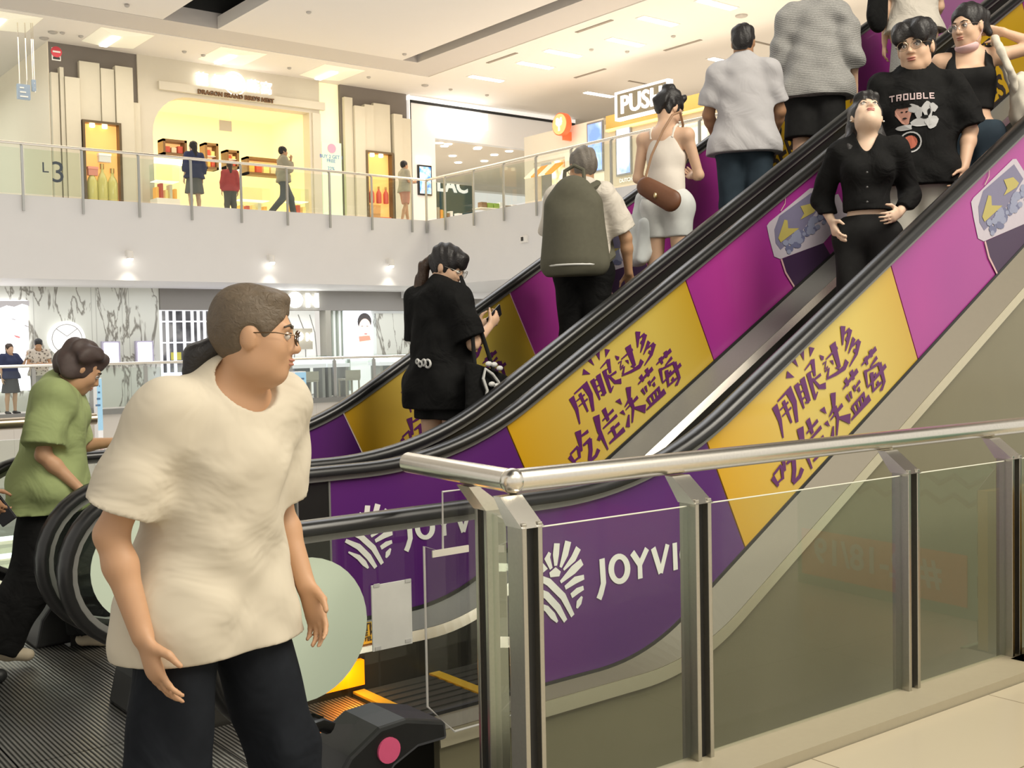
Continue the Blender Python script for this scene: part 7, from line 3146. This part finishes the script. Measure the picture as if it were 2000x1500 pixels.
# black shoulder tote of the person near the top
tt = thing('tote_bag', 'black tote bag on the shoulder of the person at the top edge', 'bag', tuple(TOPP.w((-.1, .25, .95))))
F = Field((-.6, -.2, .7), (.3, .7, 1.7), .01)
F.cone((-.12, .26, 1.30), (-.14, .28, 1.02), .11, .13, .03, ((.5, 1, 0), .5))
TOPP.out(F, 'bag_body', C_BLACK, parent=tt)
m = MB()
m.tube([TOPP.w(v) for v in ((-.05, .24, 1.35), (-.02, .17, 1.46), (-.12, .20, 1.38))], .012, 6)
m.build('bag_strap', C_BLACK, tt, True)

# printed picture on the black T-shirt (laid on the chest surface)
def chest_print(P_, polys, material, name, lift=.004):
    if name == 'shirt_print' and len(polys) > 1:
        return [chest_print(P_, [q_], material, name, lift + .0002 * i_) for i_, q_ in enumerate(polys)]
    """project flat print pieces (left, up) onto the front of the garment by ray casting"""
    sh = [c for c in P_.root.children if c.name.startswith('tee_shirt')][0]
    from mathutils.bvhtree import BVHTree
    bvh = BVHTree.FromPolygons([v.co for v in sh.data.vertices], [tuple(f.vertices) for f in sh.data.polygons])
    fwd = Vector(P_.R @ np.array([1., 0, 0]))
    mb = MB()
    for poly_ in polys:
        vs = []
        for l_, u_ in poly_:
            o_ = Vector(P_.w((.6, l_, u_)))
            hit = bvh.ray_cast(o_, -fwd)
            vs.append(tuple((hit[0] if hit[0] else o_ - fwd * .45) + fwd * lift))
        n_ = len(vs)
        mb.add(vs, [tuple(range(n_))])
    return mb.build(name, material, P_.root)


def cells(x0, z0, x1, z1, nx, nz, keep=lambda i, j: True):
    out = []
    for i in range(nx):
        for j in range(nz):
            if keep(i, j):
                a, b = x0 + (x1 - x0) * i / nx, x0 + (x1 - x0) * (i + 1) / nx
                c, d = z0 + (z1 - z0) * j / nz, z0 + (z1 - z0) * (j + 1) / nz
                out.append([(a, c), (b, c), (b, d), (a, d)])
    return out


rg = np.random.RandomState(4)


def blob(cx_, cz_, rx, rz, n_=14):
    ph = rg.uniform(0, 6, 2)
    return [(cx_ + rx * (1 + .22 * math.sin(3 * a + ph[0])) * math.cos(a), cz_ + rz * (1 + .22 * math.sin(2 * a + ph[1])) * math.sin(a)) for a in np.linspace(0, 2 * math.pi, n_, endpoint=False)]


chest_print(MANB, [blob(-.075, 1.185, .040, .052)], mat('print_flesh', (.40, .20, .15), .8), 'shirt_print', .0035)
chest_print(MANB, [blob(.045, 1.20, .030, .042), blob(.015, 1.14, .050, .030), blob(.065, 1.135, .034, .034), blob(-.03, 1.215, .028, .026), blob(-.07, 1.115, .04, .018), blob(.0, 1.185, .018, .03), blob(.075, 1.215, .02, .022)], mat('print_grey', (.42, .42, .42), .8), 'shirt_print', .0045)
chest_print(MANB, [blob(-.085, 1.20, .006, .004), blob(-.062, 1.20, .006, .004), blob(-.072, 1.165, .012, .004), blob(.03, 1.165, .02, .008), blob(.05, 1.19, .008, .02), blob(-.075, 1.232, .038, .014)], C_BLACK, 'shirt_print', .006)
# a bold block word across the chest
lt = []
x_ = -.145
glyph = {'T': [(0, .8, 1, 1), (.4, 0, .6, .8)], 'R': [(0, 0, .25, 1), (.25, .8, 1, 1), (.75, .5, 1, .8), (.25, .4, 1, .55), (.6, 0, .9, .4)], 'O': [(0, 0, .25, 1), (.75, 0, 1, 1), (.25, 0, .75, .2), (.25, .8, .75, 1)], 'U': [(0, 0, .25, 1), (.75, 0, 1, 1), (.25, 0, .75, .2)],
         'B': [(0, 0, .25, 1), (.25, .8, .9, 1), (.75, .55, 1, .8), (.25, .42, .9, .58), (.75, .2, 1, .42), (.25, 0, .9, .2)], 'L': [(0, 0, .25, 1), (.25, 0, 1, .2)], 'E': [(0, 0, .25, 1), (.25, .8, 1, 1), (.25, .42, .85, .58), (.25, 0, 1, .2)]}
for ch in 'TROUBLE':
    for (a, b, c, d) in glyph[ch]:
        lt.append([(x_ + a * .026, 1.262 + b * .036), (x_ + c * .026, 1.262 + b * .036), (x_ + c * .026, 1.262 + d * .036), (x_ + a * .026, 1.262 + d * .036)])
    x_ += .0335
chest_print(MANB, lt, mat('print_rose', (.52, .40, .40), .8), 'shirt_lettering')
rr_ = []
for i in range(20):
    a, b = 2 * math.pi * i / 20, 2 * math.pi * (i + 1) / 20
    rr_.append([(-.045 + .058 * math.cos(a), 1.035 + .058 * math.sin(a)), (-.045 + .058 * math.cos(b), 1.035 + .058 * math.sin(b)), (-.045 + .050 * math.cos(b), 1.035 + .050 * math.sin(b)), (-.045 + .050 * math.cos(a), 1.035 + .050 * math.sin(a))])
chest_print(MANB, rr_, MATS['print_grey'], 'shirt_ring')
chest_print(MANB, [[(-.045 + .036 * math.cos(a), 1.035 + .036 * math.sin(a)) for a in np.linspace(0, 2 * math.pi, 14, endpoint=False)]], mat('print_red', (.45, .12, .07), .8), 'shirt_ring_picture')

# ---- small figures on the far floors
def far_person(label, px, ptop, y, zf, H, theta, skin, hair, topm, botm, kind, J=None, sleeve=.6, h=.013, head=(0, 0, 0), fem=False, shoe=C_SHOEB):
    c = hit_y(px, ptop, y)
    p = Person(label, (c[0], y, zf), theta, H, skin, h, J=J, head=head, fem=fem, hs=1.0)
    p.body()
    p.hair([('e', (-.03, 0, .07), (.085, .085, .06))] + ([('c', (-.08, 0, .0), (-.09, 0, -.2), .06, .05)] if fem else []), hair, **SHORT)
    p.top(topm, 'top', t=.028, hem=.86, flare=.03, sleeve=sleeve, sleeve_r=.085, folds=.005)
    if kind == 'skirt':
        p.skirt(botm, 'skirt', 1.0, .52, .14, .22)
    elif kind == 'shorts':
        p.legs_wear(botm, 'shorts', hem=.55, rk=.1, t=.025)
    else:
        p.legs_wear(botm, 'trousers', t=.018)
    p.shoes(shoe)
    return p


WALK = dict(kneeL=(.20, .09, .50), ankL=(.26, .09, .10), kneeR=(-.05, -.09, .48), ankR=(-.34, -.09, .14))
yy3 = 25.6
fz = lambda px, py, H: hit_y(px, py, yy3)[2] - H
far_person('woman in a navy top and grey skirt facing the lit upper shop', 377, 277, 25.9, ZF3, hit_y(377, 277, 25.9)[2] - ZF3, 95, SK_FAIR, H_BLACK, mat('top_navy', (.03, .04, .10), .8), mat('skirt_grey', (.13, .13, .12), .8), 'skirt', fem=True, sleeve=1.5)
far_person('woman in a red jacket at the shop counter on the upper floor', 448, 316, 26.6, ZF3, hit_y(448, 316, 26.6)[2] - ZF3, 80, SK_FAIR, H_BROWN, mat('jacket_red', (.42, .05, .05), .8), mat('trouser_olive', (.10, .10, .08), .8), 'trousers', fem=True, sleeve=1.8)
pw = far_person('man in a beige shirt walking right with raised hand on the upper floor', 552, 287, 25.3, ZF3, hit_y(552, 287, 25.3)[2] - ZF3, -10, SK_TAN, H_BLACK, mat('shirt_khaki', (.36, .33, .24), .8), mat('trouser_slate', (.11, .12, .12), .8), 'trousers',
                J=dict(elR=(.10, -.22, 1.15), wrR=(.16, -.12, 1.40), **WALK), sleeve=1.7)
pw2 = far_person('man in salmon shorts looking at a phone by the chemist shop', 789, 315, 25.0, ZF3, hit_y(789, 315, 25.0)[2] - ZF3, -5, SK_TAN, H_BLACK, mat('shirt_sand', (.40, .37, .28), .8), mat('shorts_salmon', (.50, .24, .17), .8), 'shorts',
                 J=dict(elR=(.02, -.22, 1.13), wrR=(.25, -.1, 1.15), elL=(.02, .22, 1.13), wrL=(.25, .1, 1.15), kneeL=(.08, .09, .50), ankL=(.14, .09, .09), kneeR=(-.03, -.09, .49), ankR=(-.15, -.09, .10)))
phone(pw2, 'R', 'phone held by the man in salmon shorts on the upper floor')
far_person('woman in a navy top and short grey skirt raising a hand by the glowing portrait', 18, 672, 25.9, 0, hit_y(18, 672, 25.9)[2], -75, SK_FAIR, H_BROWN, MATS['top_navy'], mat('skirt_charcoal', (.10, .10, .11), .8), 'skirt', fem=True,
           J=dict(elL=(.10, .27, 1.15), wrL=(.22, .30, 1.37)), sleeve=.8)


def leaf_print():
    m, nt, b = node_mat('leaf_print_shirt', .8)
    tc = nt.nodes.new('ShaderNodeTexCoord')
    vo = nt.nodes.new('ShaderNodeTexVoronoi')
    vo.inputs['Scale'].default_value = 18
    nt.links.new(tc.outputs['Object'], vo.inputs[0])
    r = ramp(nt, [(.25, (.15, .12, .10)), (.45, (.62, .56, .48))])
    nt.links.new(vo.outputs['Distance'], r.inputs[0])
    nt.links.new(r.outputs[0], b.inputs['Base Color'])
    return m


far_person('man in a patterned shirt looking down at the far railing on the middle floor', 74, 662, 25.75, 0, hit_y(74, 662, 25.75)[2], -100, SK_TAN, H_BLACK, leaf_print(), mat('trouser_stone', (.38, .36, .33), .8), 'trousers',
           J=dict(elR=(.08, -.24, 1.12), wrR=(.26, -.08, 1.12), elL=(.08, .24, 1.12), wrL=(.26, .08, 1.12), head=(.06, 0, 1.57)), head=(0, -28, 0))
